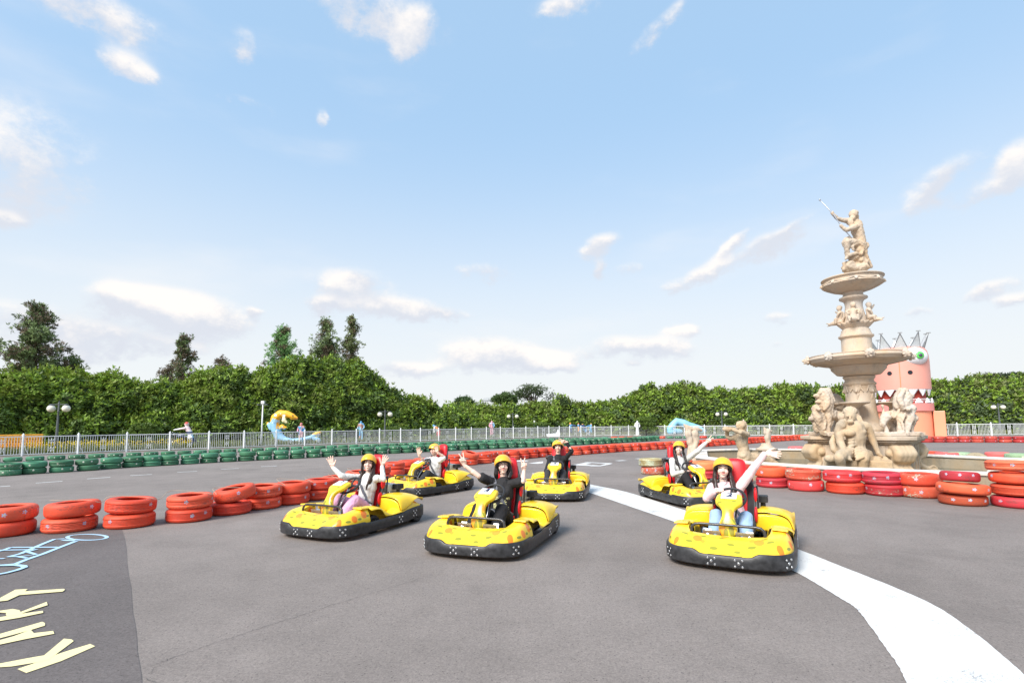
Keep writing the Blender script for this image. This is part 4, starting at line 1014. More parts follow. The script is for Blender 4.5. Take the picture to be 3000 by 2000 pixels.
# column, basins
c0 = Vector((0, 0, 0))
mb = MB(); mb.lathe([(.62, 1.25), (.62, 1.34), (.56, 1.38), (.52, 1.44), (.44, 1.56), (.41, 1.75), (.385, 2.0), (.37, 2.3), (.37, 2.62), (.42, 2.66), (.43, 2.70), (.38, 2.74), (.36, 2.80), (.40, 2.86), (.42, 2.90)], 40)
mb.build('lower_column', ST, ftn, auto=45)
pr = []
for k in range(6):
    a = k*PI/3-.2; d = Vector((math.sin(a), -math.cos(a), 0)); s = Vector((math.cos(a), math.sin(a), 0)); b0 = d*.37
    pr += [('e', b0+Vector((0, 0, 2.50)), (.09, .06, .11), Matrix.Rotation(a, 3, 'Z')), ('c', b0+d*.05+Vector((0, 0, 2.50)), b0+d*.07+Vector((0, 0, 2.45)), .025, .03), ('c', b0+s*.09+Vector((0, 0, 2.60)), b0+s*.16+Vector((0, 0, 2.45)), .03, .02), ('c', b0-s*.09+Vector((0, 0, 2.60)), b0-s*.16+Vector((0, 0, 2.45)), .03, .02), ('c', b0+s*.03+Vector((0, 0, 2.36)), b0+Vector((0, 0, 2.22)), .035, .015), ('e', b0+Vector((0, 0, 2.62)), (.13, .04, .03), Matrix.Rotation(a, 3, 'Z'))]
blob('mask_reliefs', pr, .014, ST, ftn, smooth=2)
def basin(prof, name, parts=32): mb = MB(); mb.lathe(prof, 64, cap=False); return mb.build(name, ST, ftn, auto=50)
lb_ = basin([(0.360, 2.88), (0.400, 2.93), (0.550, 2.955), (0.570, 2.97), (0.620, 3.03), (0.700, 3.12), (0.707, 3.18), (0.735, 3.20), (0.725, 3.225), (0.930, 3.26), (1.163, 3.315), (1.237, 3.345), (1.256, 3.37), (1.265, 3.40), (1.307, 3.425), (1.316, 3.46), (1.293, 3.495), (1.256, 3.51), (1.274, 3.53), (1.274, 3.545), (1.172, 3.545), (1.097, 3.48), (0.837, 3.44), (0.300, 3.44)], 'lower_basin')
for k in range(8):
    a = rad(13)+k*PI/4; d = Vector((math.sin(a), -math.cos(a), 0)); s = Vector((math.cos(a), math.sin(a), 0)); b0 = d*1.32+Vector((0, 0, 3.46)); R = Matrix.Rotation(a, 3, 'Z')
    pr = [('e', b0, (.115, .07, .12), R), ('e', b0+d*.06+Vector((0, 0, -.02)), (.065, .06, .07), R), ('c', b0+d*.10+Vector((0, 0, .02)), b0+d*.13+Vector((0, 0, -.01)), .03, .03), ('e', b0+d*.08+Vector((0, 0, -.09)), (.04, .035, .025), R)]
    for j in range(9):
        t = j*PI/4.5; pr.append(('e', b0+s*.10*math.cos(t)+Vector((0, 0, .11*math.sin(t)))-d*.005, (.035, .04, .035), R))
    for q_ in (-1, 1): pr += [('e', b0+d*.085+s*q_*.045+Vector((0, 0, .035)), (.02, .02, .014), R)]
    blob('lion_mask', pr, .013, ST2, lb_, smooth=1)
mb = MB(); mb.lathe([(.46, 3.45), (.46, 3.52), (.40, 3.56), (.39, 3.60), (.39, 4.04), (.41, 4.06), (.455, 4.10), (.455, 4.14), (.41, 4.16), (.40, 4.20), (.385, 4.22), (.385, 4.25), (.37, 4.27), (.37, 4.31), (.34, 4.33), (.33, 4.38)], 48); mb.build('drum', ST2, ftn, auto=40)
rows = []
for z, r, am in [(4.36, .33, 0), (4.40, .37, .004), (4.46, .42, .012), (4.51, .46, .025), (4.53, .455, .03), (4.52, .38, .0), (4.52, .2, 0)]:
    rows.append([Vector(((r+am*math.cos(a*16))*math.cos(a), (r+am*math.cos(a*16))*math.sin(a), z+am*.5*math.cos(a*16))) for a in [2*PI*k/96 for k in range(97)]])
mb = MB(); mb.grid(rows); mb.build('shell_cup', ST2, ftn)
mb = MB(); mb.lathe([(.30, 4.5), (.29, 4.7), (.245, 4.9), (.225, 5.05), (.24, 5.16), (.28, 5.22), (.36, 5.26), (.375, 5.29), (.36, 5.32), (.29, 5.35), (.255, 5.40), (.27, 5.46), (.30, 5.50)], 40); mb.build('upper_column', ST2, ftn, auto=45)
ub = basin([(.27, 5.46), (.35, 5.485), (.55, 5.55), (.72, 5.635), (.79, 5.68), (.81, 5.70), (.80, 5.72), (.775, 5.74), (.77, 5.84), (.79, 5.86), (.815, 5.875), (.82, 5.90), (.80, 5.92), (.74, 5.92), (.70, 5.88), (.3, 5.86), (.0, 5.86)], 'upper_basin')
pr = []
for k in range(8):
    a = rad(8)+k*PI/4; d = Vector((math.sin(a), -math.cos(a), 0)); b0 = d*.795+Vector((0, 0, 5.745)); pr += [('e', b0, (.05, .05, .06)), ('e', b0+d*.035+Vector((0, 0, -.02)), (.03, .03, .03))]
    for j in range(7):
        t0 = a+(j+.0)*PI/4/7; t1 = a+(j+1)*PI/4/7; f = lambda t: Vector((math.sin(t)*.785, -math.cos(t)*.785, 5.81-.07*math.sin((t-a)/(PI/4)*PI)))
        pr.append(('c', f(t0), f(t1), .016, .016))
blob('garland_reliefs', pr, .011, ST2, ub, smooth=1)
# four putti riding dolphins above the cup
def putto(a, arm, seed):
    d = Vector((math.sin(a), -math.cos(a), 0)); s = Vector((math.cos(a), math.sin(a), 0)); v = lambda r, t, z: d*r+s*t+Vector((0, 0, z))
    pr = [('p', [v(.40, 0, 4.66), v(.38, 0, 4.80), v(.36, 0, 4.88)], [.085, .085, .075]), ('e', v(.38, .01, 5.02), (.075, .075, .085)), ('e', v(.37, .01, 5.05), (.08, .08, .07)), ('c', v(.36, 0, 4.90), v(.37, 0, 4.97), .04, .035),
          ('p', [v(.42, .05, 4.66), v(.50, .12, 4.68), v(.50, .13, 4.56)], [.055, .045, .03]), ('p', [v(.42, -.05, 4.66), v(.50, -.10, 4.66), v(.52, -.08, 4.55)], [.055, .045, .03]),
          ('p', [v(.37, .08, 4.88), v(.42, .16, 4.84 if arm <= 0 else 4.95), v(.46, .14 if arm <= 0 else .28, 4.76 if arm <= 0 else 5.06)], [.035, .03, .024]),
          ('p', [v(.37, -.08, 4.88), v(.42, -.17, 4.84 if arm >= 0 else 4.92), v(.45, -.12 if arm >= 0 else -.30, 4.76 if arm >= 0 else 4.98)], [.035, .03, .024]),
          ('p', [v(.34, .1, 4.60), v(.50, .02, 4.58), v(.64, -.05, 4.56)], [.06, .08, .045]), ('c', v(.64, -.05, 4.56), v(.74, -.02, 4.60), .035, .012), ('c', v(.62, -.05, 4.54), v(.72, -.10, 4.51), .03, .01), ('p', [v(.34, .1, 4.60), v(.28, .18, 4.72), v(.30, .22, 4.86)], [.05, .035, .02])]
    blob('putto', pr, .013, ST2, ftn, smooth=2)
for i, (aa, arm) in enumerate([(rad(-4), 0), (rad(80), 1), (rad(172), 0), (rad(-84), -1)]): putto(aa, arm, i)
# rock and sea god on the upper basin
u = Z1(15.3)
rk = [('e', u(630, 850), (.34, .30, .16)), ('e', u(560, 830, .05), (.19, .2, .17)), ('e', u(690, 800), (.20, .22, .17)), ('e', u(640, 760), (.24, .22, .16)), ('e', u(600, 730, .08), (.16, .14, .10)), ('e', u(700, 740), (.12, .14, .13)), ('e', u(500, 830), (.08, .1, .13)), ('b', u(505, 825), (.14, .2, .26))]
blob('rock', rk, .022, ST, ftn, smooth=1, disp=[(.018, 14, (1, 1, 1)), (.008, 33, (1, 1, 1))])
k1 = .00228
def R_(r): return r*k1
ng = [('p', [u(690, 610), u(668, 510), u(640, 430), u(620, 375)], [R_(62), R_(66), R_(76), R_(66)]), ('c', u(650, 350), u(555, 335), R_(48), R_(44)), ('e', u(598, 255, .02), (R_(52), .13, .15)), ('e', u(585, 300, .08), (R_(40), .08, .09)), ('e', u(570, 345, .10), (R_(34), .07, .12)), ('e', u(600, 245), (R_(60), .14, .10)), ('e', u(632, 285, -.03), (R_(30), .09, .12)),
      ('p', [u(548, 322), u(480, 318), u(425, 300), u(372, 250)], [R_(38), R_(30), R_(26), R_(20)]), ('e', u(368, 240), (.05, .05, .06)),
      ('p', [u(665, 375, .05), u(600, 400, .16), u(520, 425, .22), u(465, 385, .2)], [R_(42), R_(36), R_(28), R_(20)]), ('e', u(462, 378, .2), (.05, .05, .055)),
      ('p', [u(680, 600, .02), u(600, 565, .15), u(532, 552, .2), u(528, 620, .16), u(530, 715, .12)], [R_(62), R_(55), R_(46), R_(36), R_(26)]), ('c', u(530, 720, .12), u(515, 740, .2), R_(26), R_(16)),
      ('p', [u(700, 610), u(716, 690), u(752, 760), u(790, 825)], [R_(56), R_(40), R_(30), R_(24)]),
      ('p', [u(740, 575, -.02), u(752, 600), u(735, 625)], [R_(26), R_(24), R_(20)]),
      ('p', [u(488, 600, .1), u(484, 560, .12), u(510, 522, .12), u(550, 508, .1), u(600, 530, .1), u(620, 580, .1)], [R_(14), R_(18), R_(20), R_(20), R_(18), R_(16)]),
      ('p', [u(600, 640, .22), u(585, 610, .22), u(610, 580, .22), u(660, 572, .2), u(700, 600, .18), u(705, 650, .15)], [R_(16), R_(18), R_(20), R_(20), R_(22), R_(22)]), ('e', u(655, 640, .12), (.12, .10, .12)),
      ('p', [u(560, 700, .2), u(620, 680, .25), u(680, 690, .22), u(700, 650, .2)], [R_(26), R_(24), R_(22), R_(18)]),
      ('e', u(600, 385, .14), (.12, .06, .07)), ('e', u(655, 400, .1), (.10, .06, .07))]
blob('sea_god_statue', ng, .016, ST, ftn, smooth=2, disp=(.004, 40, (1, 1, 1)))
mb = MB(); a_ = u(230, 95); mb.tube([a_, u(372, 245, .02), u(465, 380, .2), u(625, 570, .22)], .014, 8); mb.sphere(a_, .03, 8, 6); mb.build('trident_rod', mat('grey_rod', (.45, .47, .52), .4, .6), ftn)
# shell dishes round the column
for k in range(4):
    a = rad(-11)+k*PI/2; d = Vector((math.sin(a), -math.cos(a), 0)); b0 = d*.80
    mb = MB(); mb.lathe([(.10, 1.95), (.14, 2.0), (.20, 2.03), (.36, 2.08), (.385, 2.10), (.385, 2.125), (.33, 2.12), (.02, 2.09)], 32, b0, cap=False); mb.build('shell_dish', ST, ftn, auto=50)
    pr = [('p', [b0+Vector((0, 0, 1.97)), b0-d*.05+Vector((0, 0, 1.75)), b0+Vector((0, 0, 1.5)), b0+Vector((0, 0, 1.3))], [.09, .11, .13, .17])]
    for q_ in (-1, 1): s = Vector((math.cos(a), math.sin(a), 0)); pr.append(('p', [b0+s*q_*.10+Vector((0, 0, 1.7)), b0+s*q_*.17+d*.05+Vector((0, 0, 1.5)), b0+s*q_*.10+Vector((0, 0, 1.3))], [.05, .06, .07]))
    blob('dish_stem', pr, .018, ST, ftn, smooth=2, disp=(.006, 30, (1, 1, .5)))
# lions
def k2(d): return .0085*d/15.3/3.41
def lion(fl, cx, depth, seedless=0):
    u = Z2(depth); k = k2(depth)*1.0; X = lambda zx: cx+fl*(zx-1000); r = lambda q: q*k
    p = lambda zx, zy, dd=0: u(X(zx), zy, dd)
    pr = [('p', [p(880, 950, -.1), p(970, 940), p(1040, 900, .05)], [r(62), r(66), r(84)]), ('e', p(1060, 765, .1), (r(78), .18, .19)), ('p', [p(1035, 890, .06), p(1035, 820, .08), p(1045, 760, .05)], [r(88), r(92), r(84)]),
          ('c', p(1095, 750, .15), p(1135, 748, .15), r(36), r(25)), ('c', p(1080, 800, .15), p(1122, 806, .15), r(26), r(18)), ('e', p(1092, 722, .2), (r(26), .06, .05)), ('e', p(1092, 722, .02), (r(26), .06, .05)), ('e', p(1060, 700, .1), (r(44), .14, .09)),
          ('p', [p(1010, 690, .05), p(985, 740, .05), p(970, 800, .1), p(985, 860, .15)], [r(30), r(36), r(34), r(28)]), ('p', [p(1040, 700, .2), p(1010, 760, .24), p(1020, 830, .26), p(1045, 880, .26)], [r(26), r(32), r(32), r(22)]), ('p', [p(1000, 690), p(1030, 680), p(1060, 690)], [r(18), r(20), r(16)]),
          ('p', [p(1010, 950, .18), p(1005, 1030, .2), p(1010, 1095, .2)], [r(42), r(27), r(28)]), ('c', p(1010, 1105, .2), p(1040, 1110, .28), r(26), r(20)),
          ('p', [p(870, 960, .1), p(838, 1030, .12), p(865, 1070, .1), p(878, 1105, .12)], [r(56), r(32), r(22), r(22)]), ('p', [p(895, 970, -.2), p(935, 1040, -.18), p(965, 1105, -.18)], [r(50), r(28), r(22)]),
          ('p', [p(850, 1000, -.1), p(838, 930, -.1), p(850, 880, -.1), p(838, 850, -.1)], [r(16), r(14), r(13), r(16)]),
          ('p', [p(1128, 870, .22), p(1112, 960, .24), p(1085, 1040, .22), p(1060, 1110, .2)], [r(44), r(50), r(46), r(34)]), ('c', p(1095, 880, .38), p(1155, 878, .1), r(26), r(26)), ('p', [p(1150, 940, .1), p(1140, 1000, .12), p(1120, 1090, .1)], [r(30), r(38), r(30)]), ('e', p(1168, 975, .15), (r(34), .09, .08)),
          ('p', [p(1060, 930, .3), p(1030, 1010, .3), p(1050, 1080, .3)], [r(16), r(14), r(14)]), ('p', [p(930, 900, .12), p(950, 960, .16), p(1000, 900, .2)], [r(18), r(16), r(16)])]
    pr.append(('b', p(1000, 1128, 0), (1.0, .62, .10), Matrix.Rotation(rad(-11-45 if fl < 0 else 34), 3, 'Z')))
    blob('lion_statue', pr, .017, ST2 if fl > 0 else ST, ftn, smooth=1, disp=[(.010, 22, (1, 1, .6)), (.004, 50, (1, 1, 1))])
lion(1, 1000, 14.25); lion(-1, 300, 14.95)
# far lion silhouettes keep the corners behind filled
def lion_back(a):
    d = Vector((math.sin(a), -math.cos(a), 0)); s = Vector((math.cos(a), math.sin(a), 0)); v = lambda r, t, z: d*r+s*t+Vector((0, 0, z))
    blob('lion_statue', [('p', [v(.75, 0, 1.7), v(1.0, 0, 1.75), v(1.15, 0, 1.85)], [.17, .18, .22]), ('e', v(1.2, 0, 2.25), (.2, .2, .22)), ('p', [v(1.12, 0, 1.9), v(1.12, 0, 2.1)], [.25, .24]), ('c', v(1.3, 0, 2.25), v(1.42, 0, 2.22), .1, .07), ('p', [v(1.1, 0, 1.7), v(1.15, 0, 1.3)], [.1, .08]), ('c', v(.8, 0, 1.6), v(.85, 0, 1.3), .14, .08), ('p', [v(1.42, 0, 1.95), v(1.4, 0, 1.6), v(1.3, 0, 1.3)], [.1, .12, .1])], .03, ST, ftn, smooth=2)
lion_back(rad(180-11-45)); lion_back(rad(180-11+45))
# seated river god in front
def seated(depth):
    u = Z2(depth); k = k2(depth); r = lambda q: q*k
    pr = [('e', u(515, 940, .08), (r(64), .15, .20)), ('e', u(514, 905, .03), (r(64), .15, .12)), ('c', u(515, 945, .20), u(513, 972, .225), .02, .028), ('e', u(517, 1003, .2), (r(36), .07, .06)), ('e', u(487, 950, .2), (r(18), .03, .02)), ('e', u(543, 950, .2), (r(18), .03, .02)), ('c', u(540, 985, .02), u(560, 1040), r(44), r(52)),
          ('p', [u(575, 1320), u(575, 1230, .02), u(570, 1150, .05), u(555, 1080, .04)], [r(105), r(92), r(108), r(112)]), ('c', u(455, 1060), u(655, 1050, -.02), r(62), r(60)), ('e', u(500, 1115, .2), (r(66), .10, .10)), ('e', u(618, 1108, .18), (r(62), .10, .10)),
          ('p', [u(425, 1075, .02), u(405, 1140, .08), u(415, 1210, .1), u(470, 1335, .35)], [r(56), r(46), r(42), r(30)]), ('e', u(487, 1365, .4), (r(38), .10, .08)), ('p', [u(490, 1370, .45), u(520, 1385, .48), u(535, 1400, .46)], [r(20), r(15), r(10)]), ('p', [u(480, 1350, .45), u(455, 1375, .5)], [r(18), r(12)]),
          ('p', [u(680, 1060, -.02), u(715, 1120, -.02), u(740, 1190, 0), u(790, 1310, .08)], [r(56), r(44), r(38), r(26)]), ('c', u(795, 1320, .1), u(825, 1345, .14), r(26), r(18)),
          ('p', [u(600, 1310, .05), u(640, 1350, .35), u(640, 1380, .5)], [r(90), r(78), r(62)]), ('p', [u(640, 1380, .5), u(640, 1480, .45), u(645, 1560, .42)], [r(60), r(50), r(34)]), ('p', [u(520, 1320, .05), u(430, 1345, .35), u(405, 1365, .5)], [r(88), r(72), r(58)]), ('p', [u(405, 1370, .5), u(430, 1460, .4), u(440, 1560, .35)], [r(56), r(46), r(32)]),
          ('p', [u(440, 1010, 0), u(415, 1040, .08), u(395, 1090, .05), u(385, 1150, 0)], [r(40), r(46), r(40), r(34)]), ('p', [u(470, 1000, -.05), u(430, 1050, .1)], [r(36), r(40)]),
          ('p', [u(350, 1150, -.15), u(335, 1210, -.1), u(350, 1280, -.05), u(390, 1320, 0)], [r(26), r(34), r(38), r(30)])]
    for j in range(0):
        for sx in (-1, 1): pr.append(('e', u(572+sx*30, 1165+34*j, .235-.01*j), (r(30), .04, .04)))
    for q_ in range(5): pr.append(('p', [u(560+q_*4, 1280+q_*26, .35+.05*q_), u(640, 1272+q_*22, .30+.08*q_), u(720, 1310+q_*22, .15+.05*q_), u(750-q_*8, 1380+q_*18, .1+.05*q_), u(700, 1450+q_*8, .2)], [r(15)]*5))
    hc = u(514, 915, .03)
    for q_ in range(46):
        ph = math.acos(1-1.05*(q_+.5)/46); t = q_*2.4; pr.append(('e', hc+Vector((r(66)*math.sin(ph)*math.cos(t), .16*math.sin(ph)*math.sin(t), .15*math.cos(ph))), (.036, .036, .034)))
    for (ex, ez) in ((488, 940), (542, 940)): pr.append(('e', u(ex, ez, .19), (r(20), .03, .02)))
    pr += [('e', u(515, 985, .2), (r(24), .03, .016)), ('e', u(500, 1135, .13), (r(70), .10, .04)), ('e', u(618, 1128, .13), (r(66), .10, .04)), ('p', [u(575, 1170, .21), u(572, 1240, .19)], [.03, .03])]
    for q_ in range(3): pr += [('c', u(540, 1180+32*q_, .19), u(508, 1186+32*q_, .15), .045, .04), ('c', u(604, 1178+32*q_, .18), u(640, 1184+32*q_, .13), .045, .04)]
    pr += [('c', u(300, 1375, .1), u(860, 1385, .05), r(48), r(42)), ('c', u(800, 1385, .12), u(800, 1440, .12), r(30), r(40)), ('b', u(590, 1480, 0), (1.5, .7, .5))]
    blob('seated_god_statue', pr, .016, ST3, ftn, smooth=1, disp=[(.003, 30, (1, 1, .7))])
seated(13.75)
# ---------------------------------------------------------------- pool round the fountain
pool = [(5.95, 16.8), (6.35, 14.6), (7.55, 12.55), (9.2, 11.15), (11.2, 10.2), (13.4, 10.4), (15.2, 12.2), (14.6, 14.5), (13.45, 17.0), (12.35, 20.6), (9.8, 21.6), (7.6, 21.0)]
PC = Vector((sum(p[0] for p in pool)/12, sum(p[1] for p in pool)/12, 0))
wroot = empty('pool_wall', PC); tag(wroot, 'low stained travertine wall round the fountain pool with a pale coping', 'wall')
def ringv(off, z): return [Vector((p[0]-PC.x, p[1]-PC.y, z))+Vector((p[0]-PC.x, p[1]-PC.y, 0)).normalized()*off for p in pool]
def ringmesh(levels):
    mb = MB(); P = [ringv(o, z) for o, z in levels]; mb.grid([[row[i] for row in P] for i in range(12)], closed_u=True); return mb
ringmesh([(0, 0), (0, .42), (-.32, .42), (-.32, 0)]).build('wall', STW, wroot, smooth=False)
ringmesh([(.03, .424), (.04, .44), (.04, .475), (.02, .49), (-.36, .49), (-.37, .475), (-.37, .44), (-.36, .424), (.03, .424)]).build('coping', stone('coping_stone', (.72, .70, .68), .15), wroot, smooth=False)
wt_ = bpy.data.materials.new('water'); wt_.use_nodes = True; b = wt_.node_tree.nodes['Principled BSDF']; b.inputs['Base Color'].default_value = (.06, .08, .06, 1); b.inputs['Roughness'].default_value = .06
mb = MB(); mb.add([Vector((p[0], p[1], .10))+(PC-Vector((p[0], p[1], 0))).normalized()*.25 for p in pool], [tuple(range(12))]); wo = mb.build('water', wt_, smooth=False)
if wo.data.polygons[0].normal.z < 0: wo.data.flip_normals()
tag(wo, 'shallow dark water in the fountain pool', kind='structure')
# pool sculptures
def Z4(d, root_loc): return lambda zx, zy, dd=0: W(1800+zx/3.92, 1080+zy/3.92, d-dd)-root_loc
tl = GX(2180, 17.6, 0); tr = empty('triton_statue', tl); tag(tr, 'stone triton seen from behind blowing a horn beside the pool edge', 'statue')
u = Z4(17.6, tl); r = lambda q: q*.0027
pr = [('e', u(1452, 650), (r(56), .16, .17)), ('e', u(1468, 690, -.05), (r(52), .14, .16)), ('e', u(1495, 740), (r(26), .08, .12)), ('c', u(1455, 700), u(1450, 750), r(40), r(60)), ('p', [u(1450, 770), u(1462, 840), u(1478, 900), u(1490, 970)], [r(82), r(76), r(66), r(72)]), ('c', u(1390, 785), u(1515, 760), r(46), r(44)),
      ('p', [u(1385, 785), u(1330, 795), u(1296, 780), u(1286, 700)], [r(36), r(30), r(26), r(20)]), ('e', u(1290, 690), (.07, .07, .07)), ('p', [u(1515, 760, .2), u(1450, 730, .4), u(1370, 700, .35)], [r(34), r(28), r(20)]), ('p', [u(1395, 690, .2), u(1340, 690, .2), u(1300, 695, .2), u(1268, 690, .2)], [r(16), r(26), r(36), r(30)]),
      ('p', [u(1490, 985), u(1500, 1040), u(1440, 1090)], [r(86), r(90), r(70)]), ('p', [u(1500, 1030), u(1590, 1030), u(1700, 1040), u(1800, 1065), u(1890, 1095)], [r(84), r(78), r(62), r(44), r(22)]), ('e', u(1620, 1000), (r(60), .18, .12)), ('e', u(1480, 1000, .1), (r(50), .15, .1)), ('b', u(1560, 1150), (1.6, .9, .35))]
for q_ in range(12): t = q_*.55; pr.append(('e', u(1460+48*math.cos(t), 655+44*math.sin(t), .05*math.cos(t*2)), (r(22), .06, .06)))
blob('figure', pr, .02, ST3, tr, smooth=1, disp=[(.008, 18, (1, 1, 1))])
tl = GX(2030, 19.0, 0); tr = empty('fish_tail_statue', tl); tag(tr, 'carved stone fish tail with a spread fin behind the waving woman on the right', 'statue')
u = Z4(19.0, tl)
blob('figure', [('p', [u(800, 640), u(850, 672), u(900, 690), u(960, 690), u(1000, 705)], [r(14), r(28), r(30), r(30), r(16)]), ('p', [u(810, 655), u(840, 700)], [r(20), r(26)]), ('e', u(850, 745), (r(46), .15, .17)), ('e', u(925, 750), (r(50), .15, .18)), ('p', [u(850, 760), u(870, 840), u(900, 900)], [r(46), r(44), r(40)]), ('p', [u(925, 760), u(935, 840), u(910, 910)], [r(48), r(44), r(36)]), ('p', [u(900, 900), u(890, 960), u(900, 1080)], [r(60), r(70), r(90)])], .022, ST, tr, smooth=1, disp=[(.012, 20, (1, 1, .5))])
tl = GX(2248, 20.6, 0); tr = empty('dolphin_tail_statue', tl); tag(tr, 'small stone tail on a conical foot standing at the far pool wall', 'statue')
u = Z4(20.6, tl)
blob('figure', [('p', [u(1722, 690), u(1760, 705), u(1800, 715)], [r(18), r(30), r(20)]), ('c', u(1722, 680), u(1730, 740), r(16), r(24)), ('p', [u(1765, 715), u(1760, 790), u(1765, 860)], [r(40), r(44), r(34)])], .022, ST, tr, smooth=2, disp=[(.01, 22, (1, 1, .5))])
bz = u(1750, 930).z; tz = u(1750, 865).z
mb = MB(); c_ = u(1748, 930); mb.lathe([(.30, 0), (.30, bz-.02), (.40, bz), (.40, bz+.05), (.27, bz+.1), (.20, tz-.05), (.18, tz+.04)], 24, (c_.x, c_.y, 0)); mb.build('foot', ST, tr, auto=45)
tl = GX(2965, 11.6, 0); tr = empty('white_statue_top', tl); tag(tr, 'whitish carved mane of a statue inside the pool behind the right edge tyres', 'statue')
u5 = lambda px, py, dd=0: W(px, py, 11.6-dd)-tl
pr = [('e', u5(2975, 1385), (.55, .4, .2)), ('e', u5(3010, 1372), (.4, .4, .2)), ('b', u5(2985, 1420), (1.1, .6, .5))]
for q_ in range(9): pr.append(('p', [u5(2945+q_*9, 1380-(q_ % 3)*3), u5(2958+q_*9, 1366-(q_ % 2)*6, .1), u5(2975+q_*10, 1372, .2)], [.05, .045, .02]))
blob('figure', pr, .02, stone('white_stone', (.78, .76, .72), .2), tr, smooth=1)
# black cloth on the coping
cl = G(2665, 1402); co_ = empty('black_cloth', (cl.x, cl.y, 0)); bpy.data.objects.remove(co_)
mb = MB(); rg = random.Random(8); rows = []
for i in range(26):
    t = i/25; px = 2606+112*t; hh_ = (6.5*math.exp(-((t-.28)/.22)**2)+1.6)*(1 if t < .9 else .5)
    c1 = W(px, 1392-hh_+rg.uniform(-.6, .6), 11.35-.25*t); c2 = W(px, 1394+rg.uniform(-.5, .8)+2*t, 11.20-.25*t)
    mid = (c1+c2)/2+Vector((0, -.05, .02)); rows.append([c1, mid, c2, (c1+c2)/2+Vector((0, .12, -.04)), c1])
mb.grid(rows); tag(mb.build('black_cloth', mat('black_cloth_mat', (.012, .014, .02), .9)), 'ragged black cloth lying over the crimson tyre and the pool coping', 'cloth')
# ---------------------------------------------------------------- pink tower
P0 = GX(2651, 49.0); tw = empty('pink_tower', P0, rad(-37.5)); tag(tw, 'pink cylindrical tower shaped like a toothy monster head with a metal crown', 'building')
PK = mat('pink_panel', (.76, .33, .26), .45, var=.04, vscale=.6); PK2 = mat('pink_panel_light', (.80, .27, .24), .45, var=.04, vscale=.6); ORP = mat('salmon_base', (.90, .34, .20), .4, var=.05, vscale=.5)
WTH = mat('tooth_white', (.82, .82, .84), .4); MOUTH = mat('mouth_red', (.42, .05, .03), .6, var=.3, vscale=.7); DRK = mat('nostril_black', (.012, .013, .02), .5)
RT = 2.28
def cyl(name, r0, r1, z0, z1, m, n=56, top=False, parent=tw, extra=None):
    mb = MB(); pf = [(r0, z0), (r1, z1)] if extra is None else extra; mb.lathe(pf, n, sy=1.0); return mb.build(name, m, parent, auto=40)
cyl('base', RT*.96, RT*.96, 0, 2.42, ORP); cyl('lower_jaw', RT*1.03, RT*1.03, 2.42, 3.12, PK2); cyl('throat', RT*.80, RT*.80, 3.12, 4.42, MOUTH)
cyl('head', 0, 0, 0, 0, PK, extra=[(RT*1.0, 4.42), (RT*1.0, 7.0), (RT*.985, 7.6), (RT*.95, 8.0), (RT*.88, 8.3), (RT*.78, 8.46), (RT*.6, 8.52), (.01, 8.53)])
mb = MB(); mb.box((0, -RT*1.0, 5.75), (.05, .05, 2.6)); mb.build('seam', mat('seam_orange', (.75, .20, .06), .5), tw, smooth=False)
for s in (-1, 1):
    a = s*.34; mb = MB(); R = Matrix.Rotation(a, 3, 'Z')@Matrix.Rotation(PI/2, 3, 'X'); mb.lathe([(.19, 0), (.19, .03)], 24, Vector((math.sin(a)*RT, -math.cos(a)*RT, 5.95)), R); mb.build('nostril', DRK, tw, auto=40)
    a = s*.68; c = Vector((math.sin(a)*RT*.74, -math.cos(a)*RT*.74, 7.42)); mb = MB(); mb.sphere(c, (1.12, 1.05, .92), 32, 18, Matrix.Rotation(a, 3, 'Z')); ey = mb.build('eye', WTH, tw)
    d = Vector((math.sin(a*.75), -math.cos(a*.75), .0)).normalized(); mb = MB(); Rz = d.to_track_quat('Z', 'Y').to_matrix(); cc = c+d*1.045+Vector((0, 0, .05)); mb.lathe([(.34, .0), (.33, .05), (.2, .09), (.01, .1)], 28, cc-d*.03, Rz); mb.build('iris', mat('iris_green', (.12, .60, .12), .3), ey)
    mb = MB(); mb.lathe([(.17, .06), (.16, .12), (.01, .14)], 24, cc-d*.02, Rz); mb.build('pupil', mat('pupil_grey', (.08, .09, .12), .3), ey)
def tooth(a0, a1, z0, z1, r):
    am = (a0+a1)/2; mb = MB(); P_ = []
    rows = []
    for i in range(7):
        t = i/6; hw = (a1-a0)/2*(1-t)**.85; z = z0+(z1-z0)*t; rr = r*(1-.04*t)
        rows.append([Vector((math.sin(am+u_*hw)*rr, -math.cos(am+u_*hw)*rr, z)) for u_ in (-1, -.5, 0, .5, 1)])
    mb.grid(rows); return mb.build('tooth', WTH, tw, solid=.09)
for k in range(7):
    a = -1.42+k*.405; tooth(a, a+.405, 4.43, 3.80, RT*.99)
for k in range(7):
    a = -1.22+k*.405; tooth(a, a+.33, 3.12, 3.60, RT*1.0)
mb = MB(); mb.tube([(math.sin(a)*RT*.97, -math.cos(a)*RT*.97, 3.5) for a in [-1.5+k*.15 for k in range(21)]], .03, 6); mb.tube([(math.sin(a)*RT*.97, -math.cos(a)*RT*.97, 3.35) for a in [-1.5+k*.15 for k in range(21)]], .02, 6); mb.build('railing', FW if 'fence_white' in MATS else mat('fence_white', (.80, .81, .82), .45, var=.05), tw)
mb = MB(); mb.box((RT*1.15, .3, 1.2), (.85, 1.8, 2.4)); mb.build('side_wing', ORP, tw, bevel=.05, smooth=False)
CRN = mat('crown_steel', (.30, .31, .32), .35, .6); MSH = mat('crown_panel', (.62, .65, .66), .5, .2)
